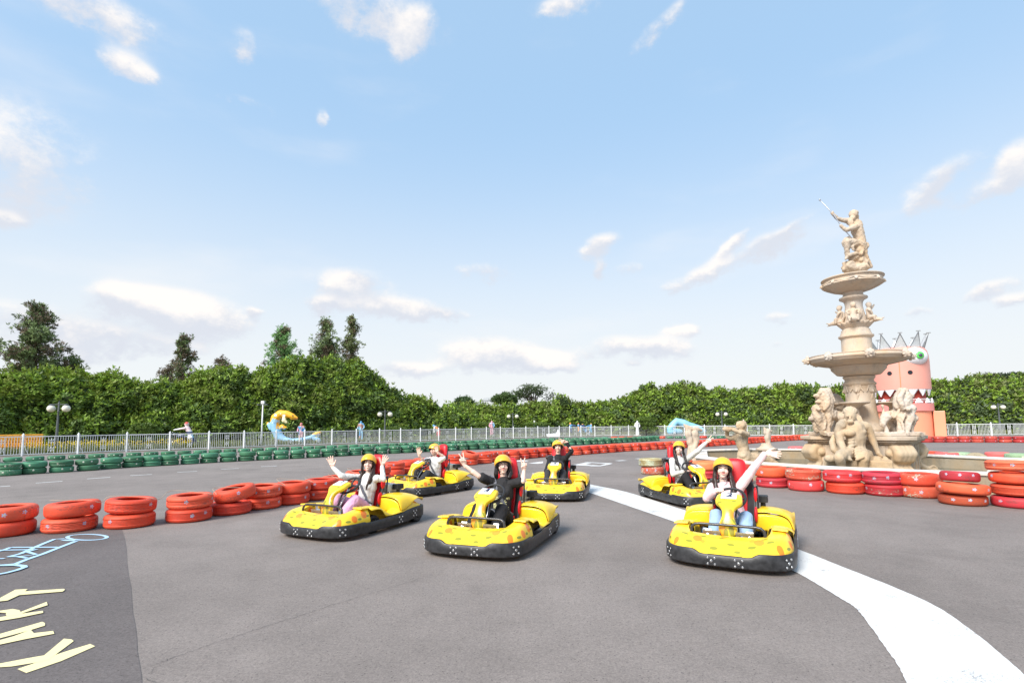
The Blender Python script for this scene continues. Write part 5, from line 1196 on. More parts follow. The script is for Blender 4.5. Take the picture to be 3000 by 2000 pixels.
for k in range(10):
    a = 2*PI*k/10+.1; w2 = .28; r0 = RT*.86; z0 = 8.25; z1 = 9.6+(.1 if k % 2 else 0)
    A = Vector((math.sin(a-w2)*r0, -math.cos(a-w2)*r0, z0)); B_ = Vector((math.sin(a+w2)*r0, -math.cos(a+w2)*r0, z0)); T_ = Vector((math.sin(a)*r0*1.22, -math.cos(a)*r0*1.22, z1))
    mb = MB(); mb.add([A, B_, T_], [(0, 1, 2)]); sp_ = mb.build('crown_point', MSH, tw, smooth=False, solid=.02)
    mb = MB(); mb.tube([A, T_], .035, 6); mb.tube([B_, T_], .035, 6); mb.tube([A, B_], .03, 6); mb.box(T_+Vector((0, 0, .06)), (.34, .14, .08)); mb.build('crown_frame', CRN, sp_, smooth=False)
# ---------------------------------------------------------------- tyres beyond the pool on the right
def t2(px, depth, z, c, wn, lab, tilt=(0, 0), sc=1.0, green=0, kind=3):
    p = GX(px, depth); tyre((p.x, p.y), z, c, wn, kind, tilt=tilt, label=lab, group='loose tyres beyond the pool', sc=sc, green=green)
PR = (.80, .16, .15); PG = (.30, .45, .26)
lst = [(2729, 19.2, RED[0], 1, 'red flowered tyre just right of the fountain scroll', 0), (2776, 18.6, PR, .8, 'faded red tyre right of the red flowered one beyond the pool', 0), (2812, 18.6, PG, .5, 'pale green washed tyre left of the leaning one', 1),
       (2737, 17.3, GRN[1], .85, 'green tyre with its hole showing at the pool wall beside the scroll', 1), (2790, 17.0, GRN[1], 1, 'plain green tyre in the middle beyond the pool wall', 1), (2855, 16.6, GRN[3], .9, 'low green tyre in front of the leaning tyre', 1), (2925, 16.8, GRN[1], .9, 'green tyre right of the leaning tyre', 1), (2925, 18.4, PR, .75, 'pale pink red tyre behind the green one right of the leaning tyre', 0), (2985, 17.6, PG, .7, 'pale green tyre at the right edge beyond the pool', 1), (2988, 15.5, (.55, .08, .08), .85, 'dark pink tyre at the right edge beyond the pool wall', 0)]
for px, dp, c, wn, lb, g_ in lst:
    t2(px, dp, 0, RED[0] if not g_ else GRN[0], 1, 'hidden lower tyre under the '+lb.split(' beyond')[0].split(' at the')[0].split(' right of')[0].split(' in front')[0].split(' behind')[0].split(' left of')[0].split(' just')[0], green=g_) if False else None
    t2(px, dp, H1*(.55 if dp < 17.5 else 1.0), c, wn, lb, green=g_)
p = GX(2862, 17.2); tyre((p.x, p.y), .12, (.36, .30, .20), .8, 0, tilt=(rad(62), 0), rz=rad(-35), label='old brownish tyre leaning upright among the green tyres beyond the pool', group='loose tyres beyond the pool')
p = GX(2336, 22.6); tyre((p.x, p.y), .28, (.82, .16, .16), .85, 3, label='lone pale red tyre showing above the far pool wall', group='loose tyres beyond the pool')
# ---------------------------------------------------------------- drivers (meshes in their kart's coordinates)
from mathutils.bvhtree import BVHTree
SKIN = mat('skin', (.8, .5, .4), .5, attr='Col', var=.04)
CLOTHV = mat('printed_cloth', (.5, .5, .5), .85, attr='Col', var=.06, bump=.3, bscale=240)
HELM = mat('helmet_yellow', (.90, .46, .03), .28, var=.04, coat=.3)
HELM2 = mat('helmet_liner', (.016, .015, .017), .6)
HAIRM = mat('black_hair', (.018, .013, .012), .42, var=.3, vscale=60)
HAIRB = mat('dark_brown_hair', (.035, .017, .013), .42, var=.3, vscale=60)
STRAP = mat('strap', (.02, .02, .022), .5)
SHOEW = mat('white_shoe', (.75, .73, .75), .6); SOLE = mat('shoe_sole', (.55, .55, .55), .7)
def cloth(name, col, **k): return mat(name, col, .88, var=.09, vscale=9, bump=.35, bscale=260, spec=.25, **k)
V = Vector
def hand(w, d, n, side, mode, k=1.0):
    """w wrist, d finger direction, n palm normal, side +1: thumb on d x n side"""
    d = V(d).normalized(); n = V(n); n = (n-d*n.dot(d)).normalized(); s = d.cross(n)*side; P = []
    w = V(w); q = lambda a, b_, c=0: w+(d*a+s*b_+n*c)*k
    for b_ in (.029, .010, -.010, -.028): P.append(('c', q(.012, b_*.55), q(.088, b_), .0125*k, .0115*k))
    P.append(('c', q(-.02, 0), q(.03, 0), .022*k, .022*k)); P.append(('c', q(.03, .018, .008), q(.05, -.02, .008), .014*k, .012*k))
    base = [.029, .010, -.010, -.028]; ln = [.072, .080, .074, .058]
    if mode == 'open': sp = [.22, .06, -.10, -.32]; cu = [.12, .1, .1, .15]
    elif mode == 'wave': sp = [.12, .02, -.08, -.2]; cu = [.35, .3, .3, .35]
    elif mode == 'peace': sp = [.28, -.20, 0, 0]; cu = [.02, .02, 9, 9]
    else: sp = [0, 0, 0, 0]; cu = [8, 8, 8, 8]
    for b_, l, a, c in zip(base, ln, sp, cu):
        k0 = q(.088, b_); f = (d*math.cos(a)+s*math.sin(a)).normalized()
        if c < 5:
            p1 = k0+f*l*.5*k; f2 = (f*math.cos(c)+n*math.sin(c)).normalized(); p2 = p1+f2*l*.5*k
            P += [('c', k0, p1, .0105*k, .0095*k), ('c', p1, p2, .0095*k, .0078*k)]
        elif c == 9:                                # folded onto the palm
            p1 = k0+(d*.35+n*.9).normalized()*l*.42*k; p2 = p1-(d*.9-n*.1)*l*.42*k; P += [('c', k0, p1, .0108*k, .010*k), ('c', p1, p2, .010*k, .009*k)]
        else:                                       # closed around a rim
            p1 = k0+(d*.5+n*.85).normalized()*l*.45*k; p2 = p1+(n*.5-d*.85).normalized()*l*.42*k; P += [('c', k0, p1, .0105*k, .010*k), ('c', p1, p2, .010*k, .008*k)]
    t0 = q(.022, .022, .006)
    if mode in ('open', 'wave'): P += [('c', t0, q(.058, .052, .012), .0135*k, .0115*k), ('c', q(.058, .052, .012), q(.088, .070, .014), .0115*k, .009*k)]
    else: P += [('c', t0, q(.055, .034, .026), .0135*k, .0115*k), ('c', q(.055, .034, .026), q(.072, .006, .036), .0115*k, .009*k)]
    return P
DZ = {1: .10, 2: .03, 3: .025, 4: .055, 5: .11, 6: .03}
LEAN = {2: (.12, .03), 6: (0, .10)}
def person(num, label, face_dir, tilt, arms, skin, top, sleeve, topcol, pants, pantr, hair, male=False, extra=(), shoe=None, scale=1.0, topfn=None, ankleskin=False, smile=1, knee_up=0.0):
    (loc, ang), _ = KARTS[num]
    root = empty('person', loc, ang); tag(root, label, 'person', 'drivers in yellow helmets')
    # head frame
    fd = V(face_dir).normalized(); up = V((0, 0, 1)); up = (up-fd*up.dot(fd)).normalized(); rt_ = fd.cross(up).normalized()
    Rt = Matrix.Rotation(tilt, 3, fd); up = Rt@up; rt_ = Rt@rt_
    Rh = Matrix((rt_, fd, up)).transposed()
    dz = DZ[num]
    lx, ly = LEAN.get(num, (0, 0))
    def lift(p, k=1.0): p = V(p); t = k*max(0, min(1, (p.z-.42)/.35)); return V((p.x+lx*t, p.y+ly*t, p.z+dz*t))
    arms = {s_: (lift(a[0], .5 if a[4] == 'grip' else 1), V(a[1]) if V(a[1]).z < .8 and s_ == 'R' else lift(a[1]), *a[2:]) for s_, a in arms.items()}
    H = V((lx, -.325+ly, .955+dz)); h = lambda x, y, z: H+Rh@V((x*1.12, y*1.12, z*1.12))
    w_ = 1.08 if male else 1.0
    N0 = V((lx, -.345+ly, .765+dz))
    P = [('e', h(0, -.012, .028), (.077*w_, .094, .088), Rh), ('e', h(0, .018, -.030), (.064*w_, .070, .075), Rh), ('e', h(0, .036, -.082), (.034*w_, .036, .030), Rh),
         ('e', h(.034, .052, -.030), (.026, .028, .030), Rh), ('e', h(-.034, .052, -.030), (.026, .028, .030), Rh),
         ('c', h(0, .080, .008), h(0, .092, -.024), .008, .0125), ('e', h(0, .088, -.030), (.017, .012, .010), Rh), ('e', h(0, .078, -.058), (.024, .012, .010), Rh),
         ('e', h(.079*w_, -.005, -.012), (.010, .018, .030), Rh), ('e', h(-.079*w_, -.005, -.012), (.010, .018, .030), Rh),
         ('c', N0+V((0, 0, -.03)), h(0, -.025, -.05), .048*w_, .046*w_),
         ('p', [V((0, -.23, .27)), V((0, -.29, .42)), lift((0, -.32, .60)), lift((0, -.335, .70)), N0], [.115, .10, .105, .09, .05])]
    sh = .165*w_
    for sx in (1, -1):
        S0 = lift((sx*sh, -.335, .715)); a = arms['R' if sx > 0 else 'L']; E, Wr = V(a[0]), V(a[1])
        P += [('c', lift((0, -.335, .70)), S0, .065, .052), ('p', [S0, E, Wr], [.048*w_, .036*w_, .025*w_])]
        P += [('c', E, E.lerp(Wr, .4), .036*w_, .037*w_)]
        P += hand(Wr, a[2], a[3], a[5], a[4], 1.08*w_)
        kn = V((sx*(.16), .16+knee_up*.3, .46+knee_up)); an = V((sx*.175, .47, .20)); hp = V((sx*.085, -.20, .26))
        P += [('p', [hp, kn, an], [.08, .055, .036]), ('c', an, V((sx*.18, .54, .27)), .032, .028)]
    sk = np.array(skin)
    Rinv = np.array(Rh.transposed()); Hn = np.array(H)
    def colfn(co):
        l = (co-Hn) @ Rinv.T; x, y, z = l[:, 0], l[:, 1], l[:, 2]; c = np.tile(sk, (len(co), 1)); ax = np.abs(x); fr = (y > .03) & (np.abs(z) < .12) & (ax < .08)
        ck = np.exp(-(((ax-.040)/.022)**2+((z+.03)/.02)**2))[:, None]*fr[:, None]; c = c*(1-ck*np.array([0, .16, .10]))
        def put(m_, col): c[m_ & fr] = col
        put((np.abs(ax-.031) < .020) & (np.abs(z-.034+(ax-.031)**2*6) < .0042), (.10, .06, .045))
        put((np.abs(ax-.030) < .016) & (np.abs(z-.008-(-.25)*(ax-.03)**2*30) < .0046), (.035, .02, .018))
        zc = -.058+(18*ax**2 if smile else 4*ax**2)
        put((ax < .027) & (np.abs(z-zc) < .0075), (.52, .12, .11))
        if smile > 1: put((ax < .020) & (np.abs(z-zc-.0005) < .0040), (.85, .82, .78))
        put((np.abs(ax-.009) < .004) & (np.abs(z+.038) < .003), (.30, .12, .09))
        return c
    body = blob('body', P, .0046, SKIN, root, smooth=2, colfn=colfn)
    # top
    T = [('p', [V((0, -.225, .29)), V((0, -.285, .42)), lift((0, -.315, .60)), lift((0, -.332, .695))], [.142*w_, .130*w_, .132*w_, .112]), ('c', lift((0, -.335, .70)), lift((0, -.342, .755)), .09, .060)]
    for sx in (1, -1):
        S0 = lift((sx*sh, -.335, .712)); a = arms['R' if sx > 0 else 'L']; E, Wr = V(a[0]), V(a[1])
        T += [('c', lift((sx*.05, -.335, .68)), S0, .088, .066), ('e', lift((sx*.085, -.31, .60)), (.075, .10, .13)), ('e', lift((sx*.075, -.235, .60 if not male else .63)), (.055, .045 if not male else .03, .06))]
        if sleeve == 'short': T += [('c', S0, S0.lerp(E, .72), .066, .072 if num == 4 else .066)]
        else: T += [('c', S0, E, .064 if sleeve == 'loose' else .056, .058 if sleeve == 'loose' else .048), ('c', E, E.lerp(Wr, .86), .057 if sleeve == 'loose' else .046, .040 if sleeve == 'loose' else .034), ('c', E.lerp(Wr, .82), E.lerp(Wr, .92), .040 if sleeve == 'loose' else .035, .037 if sleeve == 'loose' else .033)]
    T += [('c', V((-.12, -.17, .27)), V((.12, -.17, .27)), .10, .10)]
    tp = blob(top, T, .0075, CLOTHV if topfn else topcol, root, smooth=4, disp=[(.0035, 26, (1, 1, .55)), (.0016, 70, (1, 1, .7))], colfn=topfn)
    # trousers
    Q = [('c', V((-.09, -.19, .24)), V((.09, -.19, .24)), .115, .115)]
    for sx in (1, -1):
        kn = V((sx*.165, .16+knee_up*.3, .46+knee_up)); an = V((sx*.178, .435, .235)); hp = V((sx*.09, -.17, .25))
        Q += [('c', hp, kn, .108, pantr[0]), ('c', kn, an, pantr[0], pantr[1])]
    pt = blob('trousers', Q, .009, pants, root, smooth=4, disp=[(.004, 20, (1, 1, 1)), (.002, 55, (1, 1, 1))])
    for sx in (1, -1):
        blob('shoe', [('c', V((sx*.18, .475, .17)), V((sx*.18, .515, .25)), .038, .034), ('c', V((sx*.18, .51, .22)), V((sx*.185, .56, .315)), .035, .028), ('e', V((sx*.18, .47, .15)), (.034, .036, .034))], .008, shoe or SHOEW, root, smooth=2)
    # helmet : shell, liner, straps
    def dome(rx, ry, rz, zf, zs, zb, cen=(0, -.012, .022), brim=0.0, m=14, n=40):
        P_ = []
        for i in range(n+1):
            a = 2*PI*i/n; cy = math.sin(a); front = max(0, cy); bk = max(0, -cy)
            zr = zs+(zf-zs)*front**1.3+(zb-zs)*bk**1.2; ph1 = math.acos(max(-.6, min(.95, (zr-cen[2])/rz)))
            row = []
            for j in range(m+1):
                ph = ph1*j/m; x = rx*math.sin(ph)*math.cos(a); y = ry*math.sin(ph)*math.sin(a); z = rz*math.cos(ph); row.append(h(cen[0]+x, cen[1]+y, cen[2]+z))
            if brim:
                b_ = brim*front**2; nx, ny = math.cos(a), math.sin(a); lx = Rh@V((nx, ny, -.35)); row.append(row[-1]+lx*(b_+.003))
            P_.append(row)
        return P_
    mb = MB(); mb.grid(dome(.106*w_, .128, .112, .062, -.012, -.045, brim=.020)); hl = mb.build('helmet', HELM, root, solid=.006)
    mb = MB(); mb.grid(dome(.100*w_, .121, .104, .050, -.050, -.070)); mb.build('helmet_liner', HELM2, hl, solid=.010)
    mb = MB()
    for sx in (1, -1):
        mb.tube([h(sx*.090*w_, .015, -.02), h(sx*.083*w_, .02, -.055), h(sx*.060, .03, -.095), h(sx*.022, .045, -.117), h(0, .048, -.119)], .0042, 6)
        mb.tube([h(sx*.092*w_, -.04, -.03), h(sx*.083*w_, .02, -.06)], .0042, 6)
    mb.tube([h(-.03, .05, -.112), h(-.045, .05, -.15), h(-.02, .055, -.185), h(-.012, .05, -.20)], .003, 5)
    mb.build('chin_strap', STRAP, hl)
    # hair
    hm = HAIRM
    if hair == 'long':
        hm = HAIRB if num in (2, 3) else HAIRM
        L_ = [('e', h(0, -.03, .01), (.090, .094, .085), Rh), ('c', h(0, -.06, -.02), lift((0, -.42, .76)), .075, .055)]
        for sx in (1, -1):
            L_ += [('p', [h(sx*.078, .01, .02), h(sx*.083, .0, -.05), lift((sx*.10, -.29, .80)), lift((sx*.105, -.235, .70)), lift((sx*(.09), -.195, .615)), lift((sx*.075, -.180, .55))], [.018, .022, .026, .024, .018, .007])]
            L_ += [('p', [h(sx*.085, -.02, .02), h(sx*.088, -.03, -.05), lift((sx*.12, -.32, .80)), lift((sx*.125, -.27, .70)), lift((sx*.115, -.23, .63))], [.016, .019, .021, .018, .007])]
        L_ += [('p', [h(.065, .052, .055), h(.074, .045, .02), h(.076, .035, -.02)], [.014, .011, .007]), ('p', [h(-.065, .052, .055), h(-.074, .045, .02), h(-.076, .035, -.02)], [.014, .011, .007])]
    elif hair == 'bangs':
        L_ = [('e', h(0, -.03, .01), (.092, .094, .088), Rh), ('c', h(0, -.06, -.02), lift((0, -.42, .76)), .085, .06)]
        for sx in (1, -1): L_ += [('p', [h(sx*.078, .0, .03), h(sx*.087, -.005, -.04), h(sx*.092, -.01, -.10), lift((sx*.10, -.31, .79))], [.018, .028, .034, .03])]
        for i in range(-4, 5): L_ += [('p', [h(i*.014, .062, .085), h(i*.015, .083-.0007*i*i, .060), h(i*.0145, .090-.0010*i*i, .034)], [.012, .0095, .005])]
    else:
        L_ = [('e', h(0, -.03, .015), (.088*w_, .092, .082), Rh)]
        for i in range(-4, 5): L_ += [('p', [h(i*.015, .058, .085), h(i*.016, .080-.0009*i*i, .062), h(i*.017+.003, .084-.0011*i*i, .048)], [.012, .010, .005])]
        for sx in (1, -1): L_ += [('p', [h(sx*.080*w_, .02, .05), h(sx*.083*w_, .008, .0), h(sx*.080*w_, .0, -.02)], [.014, .012, .007])]
    blob('hair', L_, .0065, hm, root, smooth=2, disp=(.003, 90, (1, 1, .25)))
    # seat belt (belongs to the kart), laid over the clothes
    me = tp.data; bv = BVHTree.FromPolygons([v.co for v in me.vertices], [p.vertices[:] for p in me.polygons])
    me2 = pt.data; bv2 = BVHTree.FromPolygons([v.co for v in me2.vertices], [p.vertices[:] for p in me2.polygons])
    def onto(x, z, dflt, o=V((0, 1, .25))):
        best = dflt
        for b_ in (bv, bv2):
            o_ = V((x, -.085, z+.01))
            hit = b_.ray_cast(o_, V((0, -1, -.05)))
            if hit[0] is not None and (best is None or hit[0].y > best.y): best = hit[0]
        return best
    pts = [V((.27, -.47, .835)), V((.215, -.42, .815))]
    for i in range(17):
        t = i/16; x = .135+lx+(-.155-.135-lx)*t; z = .775+dz+(.33-.775-dz)*t
        q_ = onto(x, z, None)
        pts.append(V((x, (q_.y if q_ else (pts[-1].y))+.008, z)))
    pts[2].y = max(pts[2].y, -.33)
    pts.append(V((-.20, -.24, .26)))
    for _ in range(2):
        pts = [pts[0]]+[(a+b_*2+c)/4 for a, b_, c in zip(pts, pts[1:], pts[2:])]+[pts[-1]]
    kobj = [o for o in bpy.data.objects if o.name.startswith('go_kart') and (o.location-loc).length < .01][0]
    def strap(name, pts, wd, m):
        mb = MB(); rows = []
        for i, p in enumerate(pts):
            t = (pts[min(i+1, len(pts)-1)]-pts[max(i-1, 0)]).normalized(); sd = t.cross(V((0, 1, .3))).normalized()
            rows.append([p+sd*wd/2, p-sd*wd/2])
        mb.grid(rows); return mb.build(name, m, kobj, solid=.003)
    strap('seat_belt', pts, .047, BELT)
    lp = []
    for i in range(9):
        t = i/8; x = -.19+.38*t; lp.append(V((x, -.10-.10*abs(2*t-1)**2, .345-.09*abs(2*t-1)**3)))
    lp2 = []
    for p in lp:
        hit = bv2.ray_cast(V((p.x, p.y, .9)), V((0, 0, -1))); hz = hit[0].z if hit[0] else p.z
        hit = bv.ray_cast(V((p.x, p.y, .42)), V((0, 0, -1))); hz2 = hit[0].z if hit[0] and hit[0].z < .41 else 0
        lp2.append(V((p.x, p.y, max(hz, hz2, .24)+.006)))
    strap('lap_belt', lp2, .045, BELT)
    mb = MB(); mb.box((-.195, -.20, .29), (.03, .05, .07), Matrix.Rotation(rad(-25), 3, 'X')); mb.build('belt_buckle', REDV, kobj, bevel=.006)
    return root, h, Rh
def camdir(num, yaw=0, pitch=0, k=1.0):
    (loc, ang), _ = KARTS[num]; d = V((0, 0, CH))-(loc+V((0, 0, .95))); d = Matrix.Rotation(-ang, 3, 'Z')@d; d.normalize()
    d = d.lerp(V((0, 1, .05)), 1-k).normalized(); d = Matrix.Rotation(rad(yaw), 3, 'Z')@d; d.z += math.tan(rad(pitch)); return d.normalized()
def todir(num, v):            # a direction given as seen from the camera (right, towards camera, up) into kart coordinates
    (loc, ang), _ = KARTS[num]; f = V((-loc.x, -loc.y, 0)).normalized(); r = V((-f.y, f.x, 0)); r = r if r.x > 0 else -r
    return Matrix.Rotation(-ang, 3, 'Z')@(r*v[0]+f*v[1]+V((0, 0, v[2])))
def hp(num, dx, dtow, z):     # hand position: offset from the head as seen from the camera
    p = todir(num, (dx, dtow, 0)); return V((p.x, -.325+p.y, z))
SK1 = (.88, .62, .51); SK2 = (.84, .55, .43)
# number 3 : both palms up
w3 = cloth('white_knit', (.80, .78, .74)); pk = cloth('pink_trousers', (.78, .42, .60))
R3 = hp(3, -.60, .02, 1.02); L3 = hp(3, .215, .05, 1.01)
person(3, 'woman in white sweater and pink trousers waving both open hands in kart three', camdir(3, -6, -2, .95), rad(-4),
 {'R': (hp(3, -.42, .06, .765), R3-todir(3, (-.05, 0, .13)).normalized()*.12, todir(3, (-.30, 0, 1)), todir(3, (0, 1, .1)), 'open', 1), 'L': (hp(3, .235, .12, .70), L3-V((0, 0, .1)), todir(3, (.40, 0, 1)), todir(3, (0, 1, .1)), 'open', -1)},
 SK1, 'sweater', 'long', w3, pk, (.088, .078), 'long', smile=2)
# number 4 : peace signs, glasses, daisy shirt
def daisy(co):
    c = np.tile(np.array([.020, .019, .021]), (len(co), 1)); x, y, z = co.T
    fr = y > -.29
    for (cx, cz, R_) in [(.070, .625, .036), (.040, .565, .038), (-.055, .50, .045), (.08, .46, .045), (-.08, .43, .04), (.01, .43, .038), (-.11, .56, .022)]:
        dx = x-cx; dz = z-cz; r = np.hypot(dx, dz); th = np.arctan2(dz, dx); m = fr & (r < R_*(.72+.28*np.cos(9*th))) & ((np.abs(np.cos(4.5*th)) > .25) | (r < R_*.3))
        c[m] = (.80, .76, .38); c[fr & (r < R_*.2)] = (.10, .09, .05)
    m = fr & (np.abs(z-.375) < .012) & (np.sin(x*260) > -.2) & (np.abs(x+.02) < .06); c[m] = (.85, .36, .06)
    return c
blk = cloth('black_trousers', (.022, .021, .023)); dgr = cloth('charcoal_trousers', (.045, .045, .05))
R4 = hp(4, -.58, .10, 1.05); L4 = hp(4, .30, .10, .97)
d4r = todir(4, (-.45, .1, 1)); d4l = todir(4, (.05, .1, 1))
r4, h4, Rh4 = person(4, 'person with black round glasses and daisy T-shirt making two peace signs in kart four', camdir(4, 2, 0, .97), rad(3),
 {'R': (hp(4, -.35, .08, .815), R4-d4r.normalized()*.09, d4r, todir(4, (.1, 1, .1)), 'peace', 1), 'L': (hp(4, .27, .18, .745), L4-d4l.normalized()*.09, d4l, todir(4, (0, 1, 0)), 'peace', -1)},
 SK1, 't_shirt', 'short', None, blk, (.092, .08), 'bangs', topfn=daisy, shoe=SHELL)
mb = MB()
for sx in (1, -1):
    mb.tube([h4(sx*.034+.025*math.cos(a), .098-.014*abs(math.cos(a)) if math.cos(a)*sx > 0 else .098, .004+.023*math.sin(a)) for a in [2*PI*k/24 for k in range(24)]], .0026, 6, closed=True)
    mb.tube([h4(sx*.058, .086, .010), h4(sx*.080, .03, .008), h4(sx*.082, -.01, .002)], .002, 5)
mb.tube([h4(-.010, .098, .008), h4(0, .101, .011), h4(.010, .098, .008)], .0024, 5)
mb.build('glasses', STRAP, r4)
# number 2 : one hand on the wheel, one arm flung out
pks = cloth('pale_pink_knit', (.80, .58, .60)); jean = cloth('light_denim', (.33, .47, .68))
L2 = hp(2, .56, .02, 1.16); d2 = todir(2, (.85, 0, -.10))
person(2, 'woman in pale pink cardigan and light jeans throwing out one arm in kart two', camdir(2, 3, 0, .98), rad(-3),
 {'R': (V((.27, -.10, .62)), V((.155, .005, .745)), V((-.35, .85, .25)), V((-.1, .3, -1)), 'grip', -1), 'L': (hp(2, .32, .0, .90), L2-d2.normalized()*.05, d2, todir(2, (.1, .8, .5)), 'open', -1)},
 SK1, 'cardigan', 'loose', pks, jean, (.080, .07), 'long', smile=1)
# number 5 : peace sign before the forehead
bl = cloth('black_long_sleeve', (.025, .025, .028))
L5 = V((-.10, -.14, 1.075)); d5 = todir(5, (-1, .15, .15))
person(5, 'man in black long sleeve top holding a peace sign at his forehead in kart five', camdir(5, 0, 0, .95), rad(2),
 {'R': (V((.27, -.22, .50)), V((.20, -.01, .56)), V((-.1, .9, .2)), V((-.7, 0, -.6)), 'grip', -1), 'L': (V((-.33, -.20, .86)), V((-.215, -.15, 1.065)), d5, todir(5, (0, 1, -.1)), 'peace', 1)},
 SK2, 'long_sleeve_top', 'long', bl, dgr, (.080, .06), 'short', male=True, knee_up=.06)
# number 6 : man in white T-shirt waving both hands in front
wt = cloth('white_cotton', (.82, .81, .80))
R6 = hp(6, -.36, .16, .93); L6 = hp(6, .06, .20, .99)
person(6, 'man in white T-shirt and black trousers waving both hands in kart six', camdir(6, -32, -8, .9), rad(-6),
 {'R': (hp(6, -.27, .10, .70), R6-V((0, 0, .09)), todir(6, (-.1, .1, 1)), todir(6, (-.1, 1, 0)), 'wave', 1), 'L': (hp(6, .24, .12, .78), L6-todir(6, (-.25, .1, .9)).normalized()*.10, todir(6, (-.3, .1, .9)), todir(6, (-.2, 1, 0)), 'wave', -1)},
 SK2, 't_shirt', 'short', wt, dgr, (.085, .07), 'short', male=True, smile=2)
# number 1 : grey sweatshirt, arm raised
def sweat(co):
    c = np.tile(np.array([.62, .61, .58]), (len(co), 1)); x, y, z = co.T; fr = (y > -.27) & (np.abs(x+.01) < .085)
    for (z0, fq, ph) in [(.615, 190, 0), (.585, 230, 1.2), (.555, 170, 2.1)]:
        m = fr & (np.abs(z-z0) < .010) & (np.sin(x*fq+ph+np.sin(z*500)) > .1); c[m] = (.05, .05, .06)
    return c
L1 = hp(1, .63, .02, 1.13); d1 = todir(1, (.75, .2, .55))
person(1, 'laughing woman in grey sweatshirt raising one arm in the kart at the back right', camdir(1, 4, -3, .95), rad(-7),
 {'R': (V((.23, -.20, .50)), V((.10, .02, .60)), V((-.6, .75, .1)), V((0, .3, -1)), 'wave', -1), 'L': (hp(1, .36, .03, .89), L1-d1.normalized()*.10, d1, todir(1, (.1, .9, .3)), 'peace', -1)},
 SK1, 'sweatshirt', 'loose', None, blk, (.090, .07), 'long', topfn=sweat, smile=2, knee_up=.04, shoe=SHELL)
# ---------------------------------------------------------------- fence, lamps
FW = mat('fence_white', (.87, .87, .88), .45, var=.05)
_fx = [-500, 0, 227, 370, 496, 611, 714, 808, 972, 1173, 1335, 1500, 1700, 1900, 2100, 2250, 2400, 2742, 2900, 3011, 3400]
_fd = [24, 29.5, 32, 34, 35.5, 37, 38.5, 40.5, 43.5, 48, 52, 57, 62, 64, 60, 56.5, 54, 51, 50, 50, 50]
def fdepth(px): return float(np.interp(px, _fx, _fd))
posts_l = [-190, -66, 64, 227, 370, 496, 611, 714, 808, 892, 972, 1043.5, 1111.6, 1173.5, 1231.6, 1285, 1335, 1381, 1425, 1466, 1504, 1541, 1576, 1608.5, 1639, 1669, 1702, 1743, 1791, 1842, 1894, 1948, 2006, 2064.5, 2125, 2189.5, 2256, 2326, 2396, 2470, 2545]
posts_r = [2742, 2806, 2906, 3011, 3130, 3260]
HF = 1.16
def fence(pxs, label):
    pts = [GX(px, fdepth(px)) for px in pxs]
    root = empty('fence', pts[0]); tag(root, label, 'fence')
    o = pts[0]
    for i, p in enumerate(pts):
        q = p-o; mb = MB(); mb.box(q+Vector((0, 0, HF*.52)), (.085, .085, HF*1.04)); mb.box(q+Vector((0, 0, HF*1.05)), (.11, .11, .03)); mb.lathe([(.045, 0), (.05, .03), (.02, .07), (.004, .10)], 8, q+Vector((0, 0, HF*1.065)))
        mb.tube([q+Vector((0, .04, HF*.62)), q+Vector((0, .42, .0))], .018, 5)
        mb.build('fence_post', FW, root, smooth=False)
        if i+1 < len(pts):
            r = pts[i+1]-o; d = (r-q); L_ = d.length; d.normalize(); R = Matrix((d, Vector((-d.y, d.x, 0)), Vector((0, 0, 1)))).transposed()
            mb = MB(); mid = (q+r)/2
            for z, h_ in ((.10, .045), (HF-.03, .05)): mb.box(mid+Vector((0, 0, z)), (L_-.085, .04, h_), R)
            n = max(9, int(L_/.118)); 
            for k in range(1, n):
                t = k/n
                if abs(t-.5) < .095: continue
                mb.box(q.lerp(r, t)+Vector((0, 0, (HF+.05)/2)), (.020, .020, HF-.17), R)
            pan = mb.build('fence_panel', FW, root, smooth=False)
            mb = MB()
            for s in (-1, 1): mb.box(mid+d*s*.135+Vector((0, 0, (HF+.05)/2)), (.022, .024, HF-.17), R)
            mb.box(mid+Vector((0, 0, (HF+.05)/2)), (.02, .02, HF-.3), R)
            for zc in (.36, .84):
                for s in (-1, 1):
                    for vz in (-1, 1):
                        c = [mid+d*s*(.062+.055*math.cos(a))+Vector((0, 0, zc*HF/1.16+vz*(.10-.055*math.sin(a)*1.2))) for a in [PI*1.5*k/8-.6 for k in range(9)]]
                        mb.tube(c, .013, 4)
            mb.build('scroll_ornament', FW, pan, smooth=False)
fence(posts_l, 'long white railing with scroll panels running behind the green tyre barrier')
fence(posts_r, 'short white railing with scroll panels right of the pink tower')
GREYM = mat('lamp_grey', (.10, .11, .115), .5, var=.1); GLOBE = mat('opal_globe', (.80, .76, .62), .25, var=.03, vscale=2)
